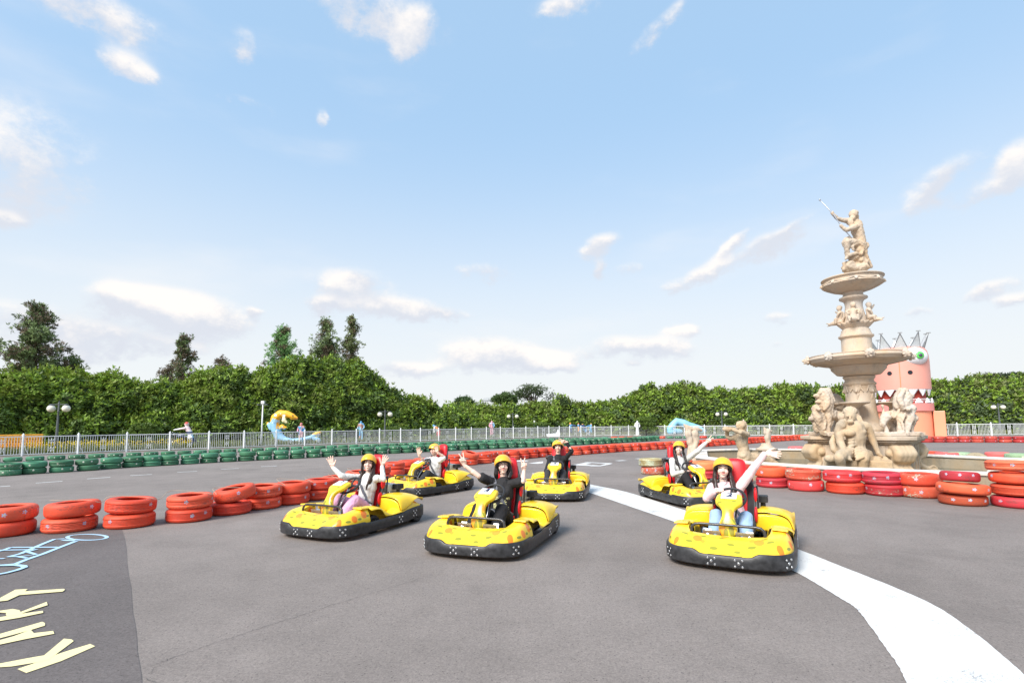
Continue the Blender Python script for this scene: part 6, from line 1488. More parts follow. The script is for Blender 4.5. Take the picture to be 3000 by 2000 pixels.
def lamp(px, gy, depth, dark=True, label=''):
    p = GX(px, depth); H_ = CH+(1256-.0098*px-gy)/F*depth; root = empty('street_lamp', p); tag(root, label, 'street lamp', 'twin globe street lamps')
    mb = MB(); mb.lathe([(.16, 0), (.16, .12), (.12, .2), (.11, .5), (.085, 1.1), (.06, H_-.6), (.055, H_-.2), (.075, H_-.17), (.05, H_-.12), (.05, H_+.32), (.07, H_+.34), (.02, H_+.42), (.01, H_+.52)], 12); mb.build('post', GREYM, root, auto=40)
    mb = MB(); mb.tube([(-.62, 0, H_+.27), (-.3, 0, H_+.27), (0, 0, H_+.27), (.3, 0, H_+.27), (.62, 0, H_+.27)], .022, 6); mb.build('cross_arm', GREYM, root)
    for s in (-1, 1):
        mb = MB(); mb.lathe([(.03, H_+.30), (.05, H_+.28), (.13, H_+.23), (.15, H_+.20), (.10, H_+.17)], 12, (s*.50, 0, 0)); mb.tube([(s*.06, 0, H_-.02), (s*.2, 0, H_-.0), (s*.28, 0, H_+.03)], .014, 5); mb.build('globe_cap', GREYM, root)
        mb = MB(); mb.sphere((s*.50, 0, H_), .235, 20, 12); mb.build('globe', GLOBE, root)
    return root
lamp(163, 1197, 34, label='nearest twin globe lamp, at the far left behind the fence')
lamp(1127, 1214, 50, label='twin globe lamp behind the fence between two painted figures')
lamp(1503, 1220, 64, label='small far twin globe lamp in the middle of the hedge')
lamp(2117, 1213.6, 62, label='twin globe lamp behind the horn blowing stone figure')
lamp(2932, 1193, 54, label='twin globe lamp at the far right near a yellow flag')
# white camera pole
p = GX(765, 41.5); r_ = empty('camera_pole', p); tag(r_, 'slim white pole with a small white box on top beside the fish sculpture', 'pole')
Ht = CH+(1248-1183)/F*41.5
mb = MB(); mb.tube([(0, 0, 0), (.03, 0, Ht)], [.07, .045], 10); mb.build('pole', FW, r_)
mb = MB(); mb.box((.03, 0, Ht+.12), (.26, .2, .26)); mb.build('junction_box', mat('box_white', (.7, .7, .68), .5), r_, bevel=.02, smooth=False)
mb = MB(); mb.box((.03, 0, Ht-.08), (.75, .05, .05)); mb.box((-.3, -.08, Ht-.05), (.1, .22, .1)); mb.box((.38, -.08, Ht-.05), (.1, .22, .1)); mb.build('camera_bracket', GREYM, r_, smooth=False)
# ---------------------------------------------------------------- painted figures beyond the fence
PAINTED = mat('painted_statue', (.5, .5, .5), .5, attr='Col', var=.08)
def colpatch(cols, seed, sc=7.0, zcut=None):
    def f(co):
        rg = np.random.RandomState(seed); c = np.zeros((len(co), 3)); pts = rg.uniform(-1, 1, (26, 3))*np.array([.5, .4, 1.0])+np.array([0, 0, 1.0]); ids = rg.randint(0, len(cols), 26)
        d = ((co[:, None, :]-pts[None])**2).sum(2); k = d.argmin(1); c[:] = np.array(cols)[ids[k]]
        if zcut:
            for z0, col in zcut: c[co[:, 2] > z0] = col
        return c
    return f
def figure(px, topy, depth, label, pose='stand', cols=((.1, .35, .7), (.8, .8, .8)), seed=1, head=(.75, .45, .3), hz=1.72, rz=0.0, base=0.35, name='painted_statue', cat='statue', extra=()):
    """standing statue on a low plinth; scaled so its top reaches the seen height"""
    p = GX(px, depth); top = CH+(1256-.0098*px-topy)/F*depth
    root = empty(name, p, rz); tag(root, label, cat)
    z0 = max(0.0, top-hz); k = 1.0 if top >= hz else top/hz
    v = lambda x, y, z: Vector((x*k, y*k, z0+z*k))
    P = []
    if pose == 'stand':
        P = [('p', [v(.10, 0, .04), v(.11, .02, .5), v(.09, 0, .92)], [.07*k, .08*k, .11*k]), ('p', [v(-.10, 0, .04), v(-.11, .02, .5), v(-.09, 0, .92)], [.07*k, .08*k, .11*k]),
             ('p', [v(0, 0, .95), v(0, .02, 1.2), v(0, 0, 1.40)], [.16*k, .16*k, .17*k]), ('p', [v(.19, 0, 1.42), v(.30, .02, 1.15), v(.22, -.18, .98)], [.08*k, .065*k, .05*k]), ('p', [v(-.19, 0, 1.42), v(-.30, .02, 1.15), v(-.22, -.18, .98)], [.08*k, .065*k, .05*k]), ('c', v(-.18, 0, 1.42), v(.18, 0, 1.42), .09*k, .09*k), ('c', v(0, 0, 1.45), v(0, -.01, 1.6), .06*k, .06*k), ('e', v(0, -.02, 1.60), (.095*k, .115*k, .125*k))]
        hcut = z0+1.47*k
    elif pose == 'bend':
        P = [('p', [v(.12, 0, .04), v(.13, -.05, .5), v(.10, .05, .92)], [.07, .08, .12]), ('p', [v(-.10, 0, .04), v(-.11, -.05, .5), v(-.09, .05, .92)], [.07, .08, .12]), ('p', [v(0, .05, .95), v(-.12, 0, 1.15), v(-.30, -.05, 1.32)], [.17, .18, .18]), ('p', [v(-.35, -.2, 1.32), v(-.42, -.3, 1.05), v(-.35, -.35, .8)], [.08, .065, .05]), ('p', [v(-.30, .1, 1.32), v(-.30, -.1, 1.0), v(-.42, -.3, .8)], [.08, .065, .05]), ('e', v(-.46, -.1, 1.48), (.12, .13, .13))]; hcut = z0+1.43
    elif pose == 'pull':
        P = [('p', [v(.2, 0, .04), v(.12, -.05, .5), v(.02, 0, .9)], [.07, .08, .11]), ('p', [v(-.25, 0, .04), v(-.12, 0, .5), v(-.05, 0, .9)], [.07, .08, .11]), ('p', [v(0, 0, .92), v(-.05, 0, 1.15), v(-.08, 0, 1.38)], [.15, .15, .16]), ('p', [v(.05, 0, 1.40), v(.35, -.05, 1.38), v(.62, -.05, 1.30)], [.075, .06, .05]), ('p', [v(0, -.1, 1.40), v(.3, -.15, 1.25), v(.6, -.1, 1.26)], [.075, .06, .05]), ('e', v(-.08, -.02, 1.58), (.11, .12, .13))]; hcut = z0+1.46
    for e in extra: P.append(e(v, k))
    b = blob('figure', P, .028, PAINTED, root, smooth=2, colfn=lambda co: colpatch(cols, seed, zcut=[(hcut, head)])(co/np.array([1, 1, 1])-np.array([0, 0, z0])+np.array([0, 0, 0])) if False else np.where((co[:, 2] > hcut)[:, None], np.array(head), colpatch(cols, seed)((co-np.array([0, 0, z0]))*1.0)))
    if z0 > .02:
        mb = MB(); mb.box((0, 0, z0/2), (.7, .6, z0)); mb.build('plinth', mat('plinth_stone', (.42, .40, .36), .8, bump=.3), root, bevel=.03, smooth=False)
    return root
BLU = (.12, .36, .62); SKY_ = (.30, .58, .78); PNK = (.75, .38, .45); WHT = (.78, .78, .76); RD = (.62, .08, .06); ORG = (.80, .36, .12); NVY = (.03, .05, .14); YLW = (.82, .60, .15)
figure(881, 1240, 43.5, 'painted figure with white hair and pale pink jacket in front of the fish tail', cols=(PNK, WHT, (.7, .5, .5), BLU), seed=3, head=(.60, .22, .2), extra=[lambda v, k: ('e', v(0, .02, 1.68), (.12*k, .12*k, .09*k))])
figure(1057, 1229, 48, 'painted figure in blue jacket and blue cap seen from behind, beside the lamp', cols=(BLU, SKY_, SKY_, (.5, .3, .25)), seed=5, head=BLU, hz=1.85)
figure(1284, 1240, 53, 'painted figure with blue cap bending forward behind the fence', pose='bend', cols=(RD, WHT, ORG, WHT), seed=6, head=BLU)
figure(1441, 1232, 60, 'painted figure in half pink half blue jacket seen from behind', cols=(PNK, SKY_, PNK, SKY_), seed=8, head=PNK)
figure(1566, 1233, 66, 'small painted figure with two pointed ears above a green bush', cols=(SKY_, WHT, (.4, .5, .5)), seed=9, head=WHT, extra=[lambda v, k: ('c', v(.06, 0, 1.66), v(.09, 0, 1.86), .04*k, .01*k), lambda v, k: ('c', v(-.06, 0, 1.66), v(-.09, 0, 1.86), .04*k, .01*k)])
figure(1673, 1237, 65, 'leftmost orange haired figure of the group hauling a rope', pose='pull', cols=(NVY, BLU, NVY), seed=10, head=ORG)
figure(1697, 1244, 66, 'crouching orange figure in the middle of the rope hauling group', pose='pull', cols=(NVY, BLU, ORG), seed=11, head=ORG, hz=1.5)
figure(1717, 1239, 65.5, 'third figure of the rope hauling group, in dark blue', pose='bend', cols=(NVY, BLU, NVY), seed=12, head=ORG)
figure(1731, 1240, 65, 'rightmost figure of the rope hauling group, leaning back in blue', pose='pull', cols=(BLU, BLU, ORG), seed=13, head=ORG, rz=PI)
figure(1868, 1228, 62, 'white stone statue of a robed woman standing before the fence', cols=(WHT, (.7, .7, .7)), seed=14, head=WHT, hz=1.9, extra=[lambda v, k: ('c', v(0, 0, .1), v(0, 0, 1.0), .22*k, .17*k)])
figure(2180, 1228, 62, 'painted soldier figure with white cap behind the horn blower', cols=((.25, .15, .13), (.4, .2, .15), WHT), seed=15, head=(.62, .5, .42))
# rider on a painted motorcycle
rp = GX(545, 40); rr_ = empty('painted_rider', rp); tag(rr_, 'red and white painted rider figure leaning over a motorcycle behind the fence', 'statue')
blob('figure', [('p', [Vector((.35, 0, .75)), Vector((.25, 0, 1.15)), Vector((.02, 0, 1.5))], [.2, .19, .2]), ('e', Vector((-.02, 0, 1.82)), (.17, .17, .19)), ('p', [Vector((-.05, -.2, 1.5)), Vector((-.4, -.25, 1.45)), Vector((-.85, -.22, 1.38))], [.10, .08, .06]), ('p', [Vector((.3, -.15, .8)), Vector((.62, -.25, .75)), Vector((.75, -.25, .15))], [.14, .11, .08]), ('p', [Vector((.3, .15, .8)), Vector((.0, .25, .7)), Vector((.1, .25, .15))], [.14, .11, .08])], .03, PAINTED, rr_, colfn=lambda co: np.where((co[:, 2] > 1.25)[:, None], colpatch((RD, WHT, RD, (.8, .6, .6)), 2)(co), colpatch((SKY_, WHT, NVY, SKY_), 4)(co)))
mp_ = empty('motorcycle', rp+Vector((-.35, .1, 0))); tag(mp_, 'dark motorcycle under the painted rider behind the fence', 'motorcycle')
for x in (-.75, .75):
    mb = MB(); mb.tube([(x+.33*math.cos(a), 0, .35+.33*math.sin(a)) for a in [2*PI*k/20 for k in range(20)]], .06, 8, closed=True); wh = mb.build('wheel', BLK, mp_)
    mb = MB(); mb.lathe([(.24, -.02), (.24, .02)], 16, (x, 0, .35), Matrix.Rotation(PI/2, 3, 'X')); mb.build('rim', STEEL, wh)
mb = MB(); mb.tube([(-.75, 0, .35), (-.55, 0, .95), (-.1, 0, .85), (.3, 0, .6), (.75, 0, .35)], .06, 8); mb.box((.05, 0, .5), (.5, .3, .35)); mb.build('frame', PIPE, mp_, smooth=False)
mb = MB(); mb.sphere((-.15, 0, .92), (.32, .17, .17)); mb.sphere((.45, 0, .86), (.4, .15, .09)); mb.build('tank_and_seat', mat('motor_blue', (.12, .14, .2), .3), mp_)
mb = MB(); mb.tube([(-.6, -.35, 1.2), (-.58, 0, 1.08), (-.6, .35, 1.2)], .03, 6); mb.lathe([(.10, -.04), (.10, .04)], 12, (-.68, 0, 1.0), Matrix.Rotation(PI/2, 3, 'Y')); mb.build('handlebar', STEEL, mp_)
# leaping fish sculpture
fp = GX(835, 45); fr = empty('fish_sculpture', fp); tag(fr, 'yellow and sky blue leaping fish sculpture behind the white fence', 'sculpture')
def FP(zx, zy, y=0.0):                            # sculpture outline measured in its own plane
    q = W(600+zx/3.92, 900+zy/3.92, 45.0); return Vector((q.x-fp.x, y, q.z))
body = [((1060, 1268), .10), ((1010, 1250), .26), ((940, 1225), .34), ((870, 1225), .40), ((815, 1270), .44), ((800, 1340), .44), ((820, 1410), .44), ((850, 1480), .42), ((910, 1530), .38), ((1000, 1545), .34), ((1100, 1530), .28), ((1200, 1500), .22), ((1280, 1470), .16)]
pr = [('p', [FP(*a) for a, b_ in body], [b_*.92 for a, b_ in body]),
      ('c', FP(1000, 1275), FP(1065, 1282), .13, .05),
      ('p', [FP(760, 1390), FP(735, 1345), FP(725, 1330)], [.20, .16, .12]), ('p', [FP(780, 1380), FP(755, 1330)], [.18, .10]),
      ('p', [FP(890, 1370), FP(915, 1385), FP(935, 1375)], [.22, .16, .08]), ('p', [FP(930, 1265, -.35), FP(935, 1300, -.42), FP(960, 1320, -.42)], [.14, .20, .12]),
      ('p', [FP(1240, 1480), FP(1290, 1450), FP(1325, 1432)], [.20, .22, .12]), ('p', [FP(1260, 1500), FP(1300, 1530), FP(1325, 1540)], [.22, .26, .16])]
def fishcol(co):
    c = np.zeros((len(co), 3)); x, y, z = co.T; zt = FP(800, 1310).z
    n = .18*np.sin(x*5)+.12*np.sin(x*13+1); yel = (z > zt+n) | ((x > FP(880, 0).x) & (z > FP(0, 1400).z) & (x < FP(1100, 0).x)) | ((x > FP(1180, 0).x) & (z > FP(0, 1470).z))
    c[:] = (.30, .56, .78); c[yel] = (.90, .47, .03)
    rg = np.random.RandomState(4)
    for _ in range(26):
        cx, cz = FP(rg.uniform(770, 1000), rg.uniform(1200, 1400)).xz; r = rg.uniform(.03, .09); c[((x-cx)**2+(z-cz)**2 < r*r)] = (.55, .75, .88) if rg.rand() < .6 else (.9, .85, .6)
    for (zx, zy, r) in ((835, 1240, .11), (835, 1305, .15)): cx, cz = FP(zx, zy).xz; c[((x-cx)**2+(z-cz)**2 < r*r)] = (.45, .68, .86)
    fx, fz = FP(938, 1290).xz; c[(y < -.40) & ((x-fx)**2+(z-fz)**2 < .14)] = (.88, .80, .45)
    ex, ez = FP(1022, 1243).xz; c[((x-ex)**2+(z-ez)**2 < .004)] = (.05, .05, .05)
    mx_, mz_ = FP(1050, 1277).xz; c[(x > mx_-.18) & (np.abs(z-mz_) < .035)] = (.4, .12, .08)
    for k in range(14):
        cx, cz = FP(rg.uniform(860, 1300), rg.uniform(1480, 1560)).xz; c[((x-cx)**2+(z-cz)**2 < .006)] = (.85, .5, .5) if k % 2 else (.85, .8, .4)
    return c
blob('fish_body', pr, .04, PAINTED, fr, smooth=3, colfn=fishcol)
# reclining pale blue sculpture : only the bent legs show
bp_ = GX(1995, 63); br = empty('blue_sculpture', bp_); tag(br, 'large pale blue bent legs of a reclining sculpture behind the fence', 'sculpture')
def BPt(zx, zy, y=0): q = W(1800+zx/3.92, 1080+zy/3.92, 63.0); return Vector((q.x-bp_.x, y, q.z))
PBL = mat('pale_blue_paint', (.28, .56, .72), .5, var=.12, vscale=2)
blob('figure', [('p', [BPt(640, 690), BPt(680, 635), BPt(715, 598)], [.42, .42, .36]), ('p', [BPt(715, 598), BPt(790, 625), BPt(850, 655), BPt(960, 690), BPt(1010, 720)], [.36, .5, .5, .5, .45]), ('p', [BPt(640, 720), BPt(700, 715), BPt(760, 720)], [.4, .35, .3])], .07, PBL, br, smooth=4)
figure(2407, 1234, 60, 'pale blue rounded sculpture half hidden by the left stone lion', cols=(SKY_, SKY_), seed=2, head=SKY_, hz=1.6, name='blue_sculpture', cat='sculpture', extra=[lambda v, k: ('e', v(0, 0, 1.1), (.9, .5, .6)), lambda v, k: ('c', v(0, 0, 0.1), v(0, 0, 1.0), .8, .7)])
# yellow woven panel at the far left
yp = GX(20, 33.5); yr = empty('yellow_bench', yp, rad(45)); tag(yr, 'yellow perforated bench back behind the fence at the left edge', 'bench')
YM = mat('yellow_lattice', (.85, .40, .04), .5, var=.3, vscale=14)
mb = MB(); mb.box((0, 0, .75), (3.4, .06, .95))
mb.build('backrest', YM, yr, bevel=.03, smooth=False)
mb = MB()
for i in range(22):
    for j in range(5): mb.box((-1.55+.148*i+(.07 if j % 2 else 0), -.034, .40+.17*j), (.06, .004, .06), Matrix.Rotation(PI/4, 3, 'Y'))
mb.build('perforations', mat('lattice_hole', (.28, .10, .01), .7), yr, smooth=False)
mb = MB(); mb.box((0, -.3, .28), (3.3, .6, .08)); mb.build('seat', YM, yr, bevel=.02, smooth=False)
for x in (-1.5, 1.5):
    mb = MB(); mb.box((x, -.25, .12), (.12, .5, .24)); mb.build('leg', YM, yr, smooth=False)
# small white boat-like sculpture behind kart five's driver
wp = GX(1622, 57.5); wr = empty('white_sculpture', wp); tag(wr, 'small white angular sculpture against the fence above the man in kart five', 'sculpture')
mb = MB(); mb.prism([(-.7, .1), (.6, .1), (.75, .45), (.5, .95), (.3, .5), (-.85, .4)], -.3, .3, Matrix.Rotation(PI/2, 4, 'X')); mb.build('hull', mat('white_boat', (.72, .74, .74), .5), wr, bevel=.03, smooth=False)
# ---------------------------------------------------------------- vegetation
def leaf_mat(name, rough=.5, trans=.3):
    return mat(name, (.1, .2, .05), rough, attr='Col', var=.12, vscale=.8, trans=trans, spec=.35)
LEAF = leaf_mat('leaves'); NEEDLE = leaf_mat('needles', .65, .12)
def leafmesh(name, c, d, nrm, ln, wd, col, m, parent=None, bend=.0):
    """c centres, d directions, nrm face normals, arrays ; rhombus leaves"""
    n = len(c); d = d/np.linalg.norm(d, axis=1)[:, None]; s = np.cross(d, nrm); s /= (np.linalg.norm(s, axis=1)[:, None]+1e-9)
    ln = np.broadcast_to(ln, n)[:, None]; wd = np.broadcast_to(wd, n)[:, None]
    v = np.stack([c, c+d*ln*.45+s*wd*.5, c+d*ln, c+d*ln*.45-s*wd*.5], 1).reshape(-1, 3)
    me = bpy.data.meshes.new(name); me.vertices.add(4*n); me.vertices.foreach_set('co', v.ravel())
    me.loops.add(4*n); me.loops.foreach_set('vertex_index', np.arange(4*n)); me.polygons.add(n); me.polygons.foreach_set('loop_start', np.arange(n)*4); me.polygons.foreach_set('loop_total', np.full(n, 4))
    me.update(calc_edges=True)
    a = me.color_attributes.new('Col', 'FLOAT_COLOR', 'POINT'); cc = np.ones((n, 4)); cc[:, :3] = col; a.data.foreach_set('color', np.repeat(cc, 4, 0).ravel())
    return link(name, me, m, parent, smooth=False)
def rosettes(cent, outd, k, ln, wd, rg, spread=.9, up=.35):
    """k leaves round each shoot centre pointing outwards"""
    n = len(cent); c = np.repeat(cent, k, 0); o = np.repeat(outd, k, 0)
    r = rg.normal(size=(n*k, 3)); r -= (r*o).sum(1)[:, None]*o; r /= np.linalg.norm(r, axis=1)[:, None]
    d = o*rg.uniform(.25, 1.0, (n*k, 1))+r*spread; d[:, 2] += up*.4
    nr = np.cross(d, np.cross(o, d)); nr += rg.normal(size=nr.shape)*.35*np.linalg.norm(nr, axis=1)[:, None]
    c = c+rg.normal(size=c.shape)*ln*.18
    return c, d, nr
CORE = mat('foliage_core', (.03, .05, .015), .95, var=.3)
_hx = [0, 200, 300, 400, 450, 530, 560, 600, 625, 676, 715, 758, 800, 830, 850, 873, 906, 957, 1000, 1034, 1046, 1085, 1110, 1136, 1174, 1200, 1225, 1302, 1404, 1455, 1531, 1570, 1621, 1672, 1710, 1748, 1800, 1825, 1871, 1910, 1927, 1973, 2017, 2065, 2098, 2129, 2183, 2221, 2246, 2290, 2330, 2361, 2400, 2470, 2600, 2720, 2742, 2758, 2770, 2807, 2848, 2887, 2921, 2956, 3000]
_hy = [1074, 1083, 1100, 1115, 1122, 1098, 1080, 1092, 1074, 1064, 1070, 1052, 1044, 1038, 1032, 1050, 1040, 1046, 1050, 1052, 1074, 1101, 1130, 1147, 1142, 1154, 1169, 1182, 1187, 1177, 1180, 1178, 1169, 1169, 1172, 1177, 1180, 1162, 1158, 1141, 1131, 1130, 1127, 1131, 1146, 1132, 1137, 1146, 1139, 1134, 1130, 1122, 1126, 1130, 1128, 1126, 1126, 1140, 1130, 1124, 1114, 1110, 1110, 1102, 1098]
_gx = [-900, -400, 0, 400, 850, 1100, 1400, 1700, 2000, 2400, 2750, 3000, 3600]
_gd = [26, 31, 38, 43, 49, 54, 63, 70, 71, 66, 63, 62, 60]
def hedge(name, px0, px1, label, seed, base_col, dens=1.0, lfl=.30):
    rg = np.random.RandomState(seed); lobes = []
    px = px0
    while px < px1:
        dp = float(np.interp(px, _gx, _gd)); base = GX(px, dp); ty = float(np.interp(px, _hx, _hy)); top = CH+(1256-.0098*px-ty)/F*dp
        base = GX(px, dp)
        # the front wall of foliage from ground to crest, plus a second row further back for depth
        top += -.42+.38*math.sin(base.x*1.9+seed)*math.sin(base.x*.83+1.3*seed)+rg.uniform(-.6, .45)*(1 if top > 3 else .5); z = .5
        while z < top-.3:
            r = rg.uniform(.65, 1.25)*(1 if top > 3.5 else .7); t = z/top
            zz = min(z+rg.uniform(-.3, .3), top-r*.80)
            yb = 2.6*t**1.6+rg.uniform(-.9, .8)
            lobes.append((base.x+rg.uniform(-.5, .5), base.y+yb+.6, max(zz, .3), r)); z += r*.85
        for _ in range(2):
            r = rg.uniform(.55, 1.1); lobes.append((base.x+rg.uniform(-.9, .9), base.y+2.4+rg.uniform(0, 2.0), top-r*rg.uniform(.82, 1.25), r))
        px += 1500/dp*rg.uniform(.62, .95)
    lobes = np.array(lobes)
    # leaf shoots on the camera-side and top surfaces of the lobes
    C_, O_, S_ = [], [], []
    for (x, y, z, r) in lobes:
        n = int(40*r*r*dens*3.0); q = rg.normal(size=(n*2, 3)); q /= np.linalg.norm(q, axis=1)[:, None]
        q = q[(q[:, 1] < .45)][:n]; rr_ = r*rg.uniform(.80, 1.10, (len(q), 1))*(1+.10*np.sin(q[:, :1]*7+x)*np.sin(q[:, 2:]*6+y))
        C_.append(np.array([x, y, z])+q*rr_*np.array([1, .9, .85])); O_.append(q); S_.append(np.full(len(q), rg.uniform(-1, 1)))
    C_ = np.concatenate(C_); O_ = np.concatenate(O_); S_ = np.concatenate(S_); k = C_[:, 2] > .05; C_, O_, S_ = C_[k], O_[k], S_[k]
    O_[:, 2] += .45; O_ /= np.linalg.norm(O_, axis=1)[:, None]
    # upright young shoots break the outline at the crest
    tp = C_[:, 2] > np.array([np.interp(x, lobes[:, 0], lobes[:, 2]+lobes[:, 3]*.3) for x in C_[:, 0]]) if False else (O_[:, 2] > .75)
    ex = C_[tp][rg.rand(tp.sum()) < .35]; ex = ex+np.array([0, 0, 1])*rg.uniform(.05, .62, (len(ex), 1)); C_ = np.concatenate([C_, ex]); O_ = np.concatenate([O_, np.tile([0, 0, 1.], (len(ex), 1))+rg.normal(size=(len(ex), 3))*.25]); S_ = np.concatenate([S_, np.full(len(ex), .6)])
    K = 6; c, d, nr = rosettes(C_, O_, K, lfl, lfl*.4, rg)
    n = len(c); shoot = np.repeat(rg.uniform(0, 1, len(C_)), K); lb = np.repeat(S_, K)
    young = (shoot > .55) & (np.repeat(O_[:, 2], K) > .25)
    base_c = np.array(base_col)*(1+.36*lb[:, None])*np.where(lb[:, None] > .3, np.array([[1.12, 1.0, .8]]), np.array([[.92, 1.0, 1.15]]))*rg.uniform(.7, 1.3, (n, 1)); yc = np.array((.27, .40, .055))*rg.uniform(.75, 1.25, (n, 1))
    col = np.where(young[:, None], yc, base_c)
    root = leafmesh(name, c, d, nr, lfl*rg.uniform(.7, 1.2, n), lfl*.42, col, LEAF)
    tag(root, label, kind='stuff')
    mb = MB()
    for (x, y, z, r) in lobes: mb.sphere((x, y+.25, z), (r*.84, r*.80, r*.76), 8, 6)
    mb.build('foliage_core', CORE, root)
    print(name, n); return root
hedge('hedge', -140, 560, 'tall dense green hedge on the left behind the fence', 21, (.155, .225, .045), 1.0, .34)
hedge('hedge', 560, 1075, 'highest part of the green hedge, below the three conifers', 22, (.145, .21, .05), .95, .36)
hedge('hedge', 1075, 1560, 'low sloping stretch of hedge left of the centre', 23, (.155, .22, .055), .85, .40)
hedge('hedge', 1560, 2540, 'far bushy hedge between the centre and the fountain', 24, (.13, .18, .055), .62, .48)
hedge('hedge', 2540, 3150, 'hazy bushy hedge at the right behind the pink tower', 25, (.14, .18, .07), .62, .48)
BARK = mat('bark', (.085, .06, .045), .95, bump=.6, bscale=12)
def conifer(px, ty, by, hw, depth, label, seed, col=(.085, .115, .045), brown=.3, lean=0.0, open_=.5, top_w=.25, tuft=.34):
    rg = np.random.RandomState(seed); p = GX(px, depth); k = depth/F
    top = CH+(1256-.0098*px-ty)*k; zb = CH+(1256-.0098*px-by)*k; R_ = hw*k*1.22
    root = empty('conifer_tree', p); tag(root, label, 'tree', 'dark conifers standing above the hedge')
    mb = MB(); hgt = top
    tr = [Vector((lean*t*hgt+.10*math.sin(t*5+seed), .1*math.sin(t*4), hgt*t*.97)) for t in np.linspace(0, 1, 12)]
    mb.tube(tr, [max(.02, .26*(1-t)**.8*hgt/12+.02) for t in np.linspace(0, 1, 12)], 8)
    cents, outs, tw = [], [], []
    z = zb
    while z < top-.1:
        t = (z-zb)/(top-zb); rad_ = R_*((1-t)**.75*(1-top_w)+top_w*(1-t*.75))
        nb = rg.randint(3, 6)
        for _ in range(nb):
            a = rg.uniform(0, 2*PI); L_ = rad_*rg.uniform(.45, 1.1); base = Vector((lean*z, 0, z)); tip = base+Vector((math.cos(a)*L_, math.sin(a)*L_, L_*rg.uniform(-.12, .45)))
            mid = (base+tip)/2+Vector((0, 0, -.12*L_)); mb.tube([base, mid, tip], [.05, .035, .015], 5, cap=False)
            m_ = max(3, int(L_/.26))
            for j in range(m_):
                f = (j+1)/m_
                if rg.rand() < open_*.6: continue
                c = base.lerp(mid, f*2) if f < .5 else mid.lerp(tip, f*2-1)
                c = c+Vector(rg.normal(size=3)*.16)
                cents.append(c); outs.append((tip-base).normalized()+Vector((0, 0, .5))); tw.append(rg.rand())
        z += rg.uniform(.26, .50)
    for j in range(6): cents.append(Vector((lean*top, 0, top-.15*j))+Vector(rg.normal(size=3)*.08)); outs.append(Vector((0, 0, 1))); tw.append(.5)
    cents = np.array([list(c) for c in cents]); outs = np.array([list(c) for c in outs]); outs /= np.linalg.norm(outs, axis=1)[:, None]; tw = np.array(tw)
    # each tuft: sub shoots then needles
    SS = 9; cc = np.repeat(cents, SS, 0)+rg.normal(size=(len(cents)*SS, 3))*tuft*.40; oo = np.repeat(outs, SS, 0)+rg.normal(size=(len(cents)*SS, 3))*.7; oo /= np.linalg.norm(oo, axis=1)[:, None]; tt = np.repeat(tw, SS)
    K = 7; c, d, nr = rosettes(cc, oo, K, tuft*.5, .05, rg, .8, .5); n = len(c); tt = np.repeat(tt, K)
    col_ = np.array(col)*1.7*rg.uniform(.6, 1.5, (n, 1))*np.repeat(np.repeat(rg.uniform(.7, 1.5, len(cents)), SS), K)[:, None]; br = tt < brown; col_[br] = np.array((.17, .13, .08))*rg.uniform(.7, 1.3, (br.sum(), 1))
    mb.build('trunk', BARK, root)
    leafmesh('crown', c, d, nr, tuft*.62*rg.uniform(.7, 1.2, n), tuft*.16, col_, NEEDLE, root); return root
conifer(82, 897, 1105, 96, 50, 'large spreading dark conifer at the upper left above the hedge', 31, brown=.35, open_=.35, top_w=.30, tuft=.52)
conifer(195, 1050, 1110, 40, 52, 'small low conifer just right of the large left conifer', 32, col=(.11, .14, .05), brown=.25, top_w=.5, tuft=.45)
conifer(524, 990, 1125, 36, 55, 'narrow brownish conifer standing alone left of the hill', 33, brown=.5, open_=.3, top_w=.75, tuft=.42)
conifer(482, 1075, 1135, 30, 56, 'low twiggy conifer top at the foot of the narrow brownish one', 39, brown=.6, open_=.5, top_w=.5, tuft=.38)
conifer(640, 1050, 1085, 32, 57, 'small brown conifer top peeking over the hedge', 34, brown=.6, top_w=.6, tuft=.40)
conifer(822, 960, 1060, 40, 56, 'vine covered conifer, leftmost of the three on the hill', 35, col=(.11, .20, .07), brown=.15, open_=.15, top_w=.3, tuft=.46)
conifer(952, 937, 1075, 46, 56, 'middle and widest of the three conifers on the hill', 36, brown=.25, open_=.25, top_w=.55, tuft=.46)
conifer(1024, 930, 1080, 34, 57, 'tall pointed conifer, rightmost of the three on the hill', 37, col=(.085, .105, .04), brown=.3, open_=.3, top_w=.55, tuft=.42)
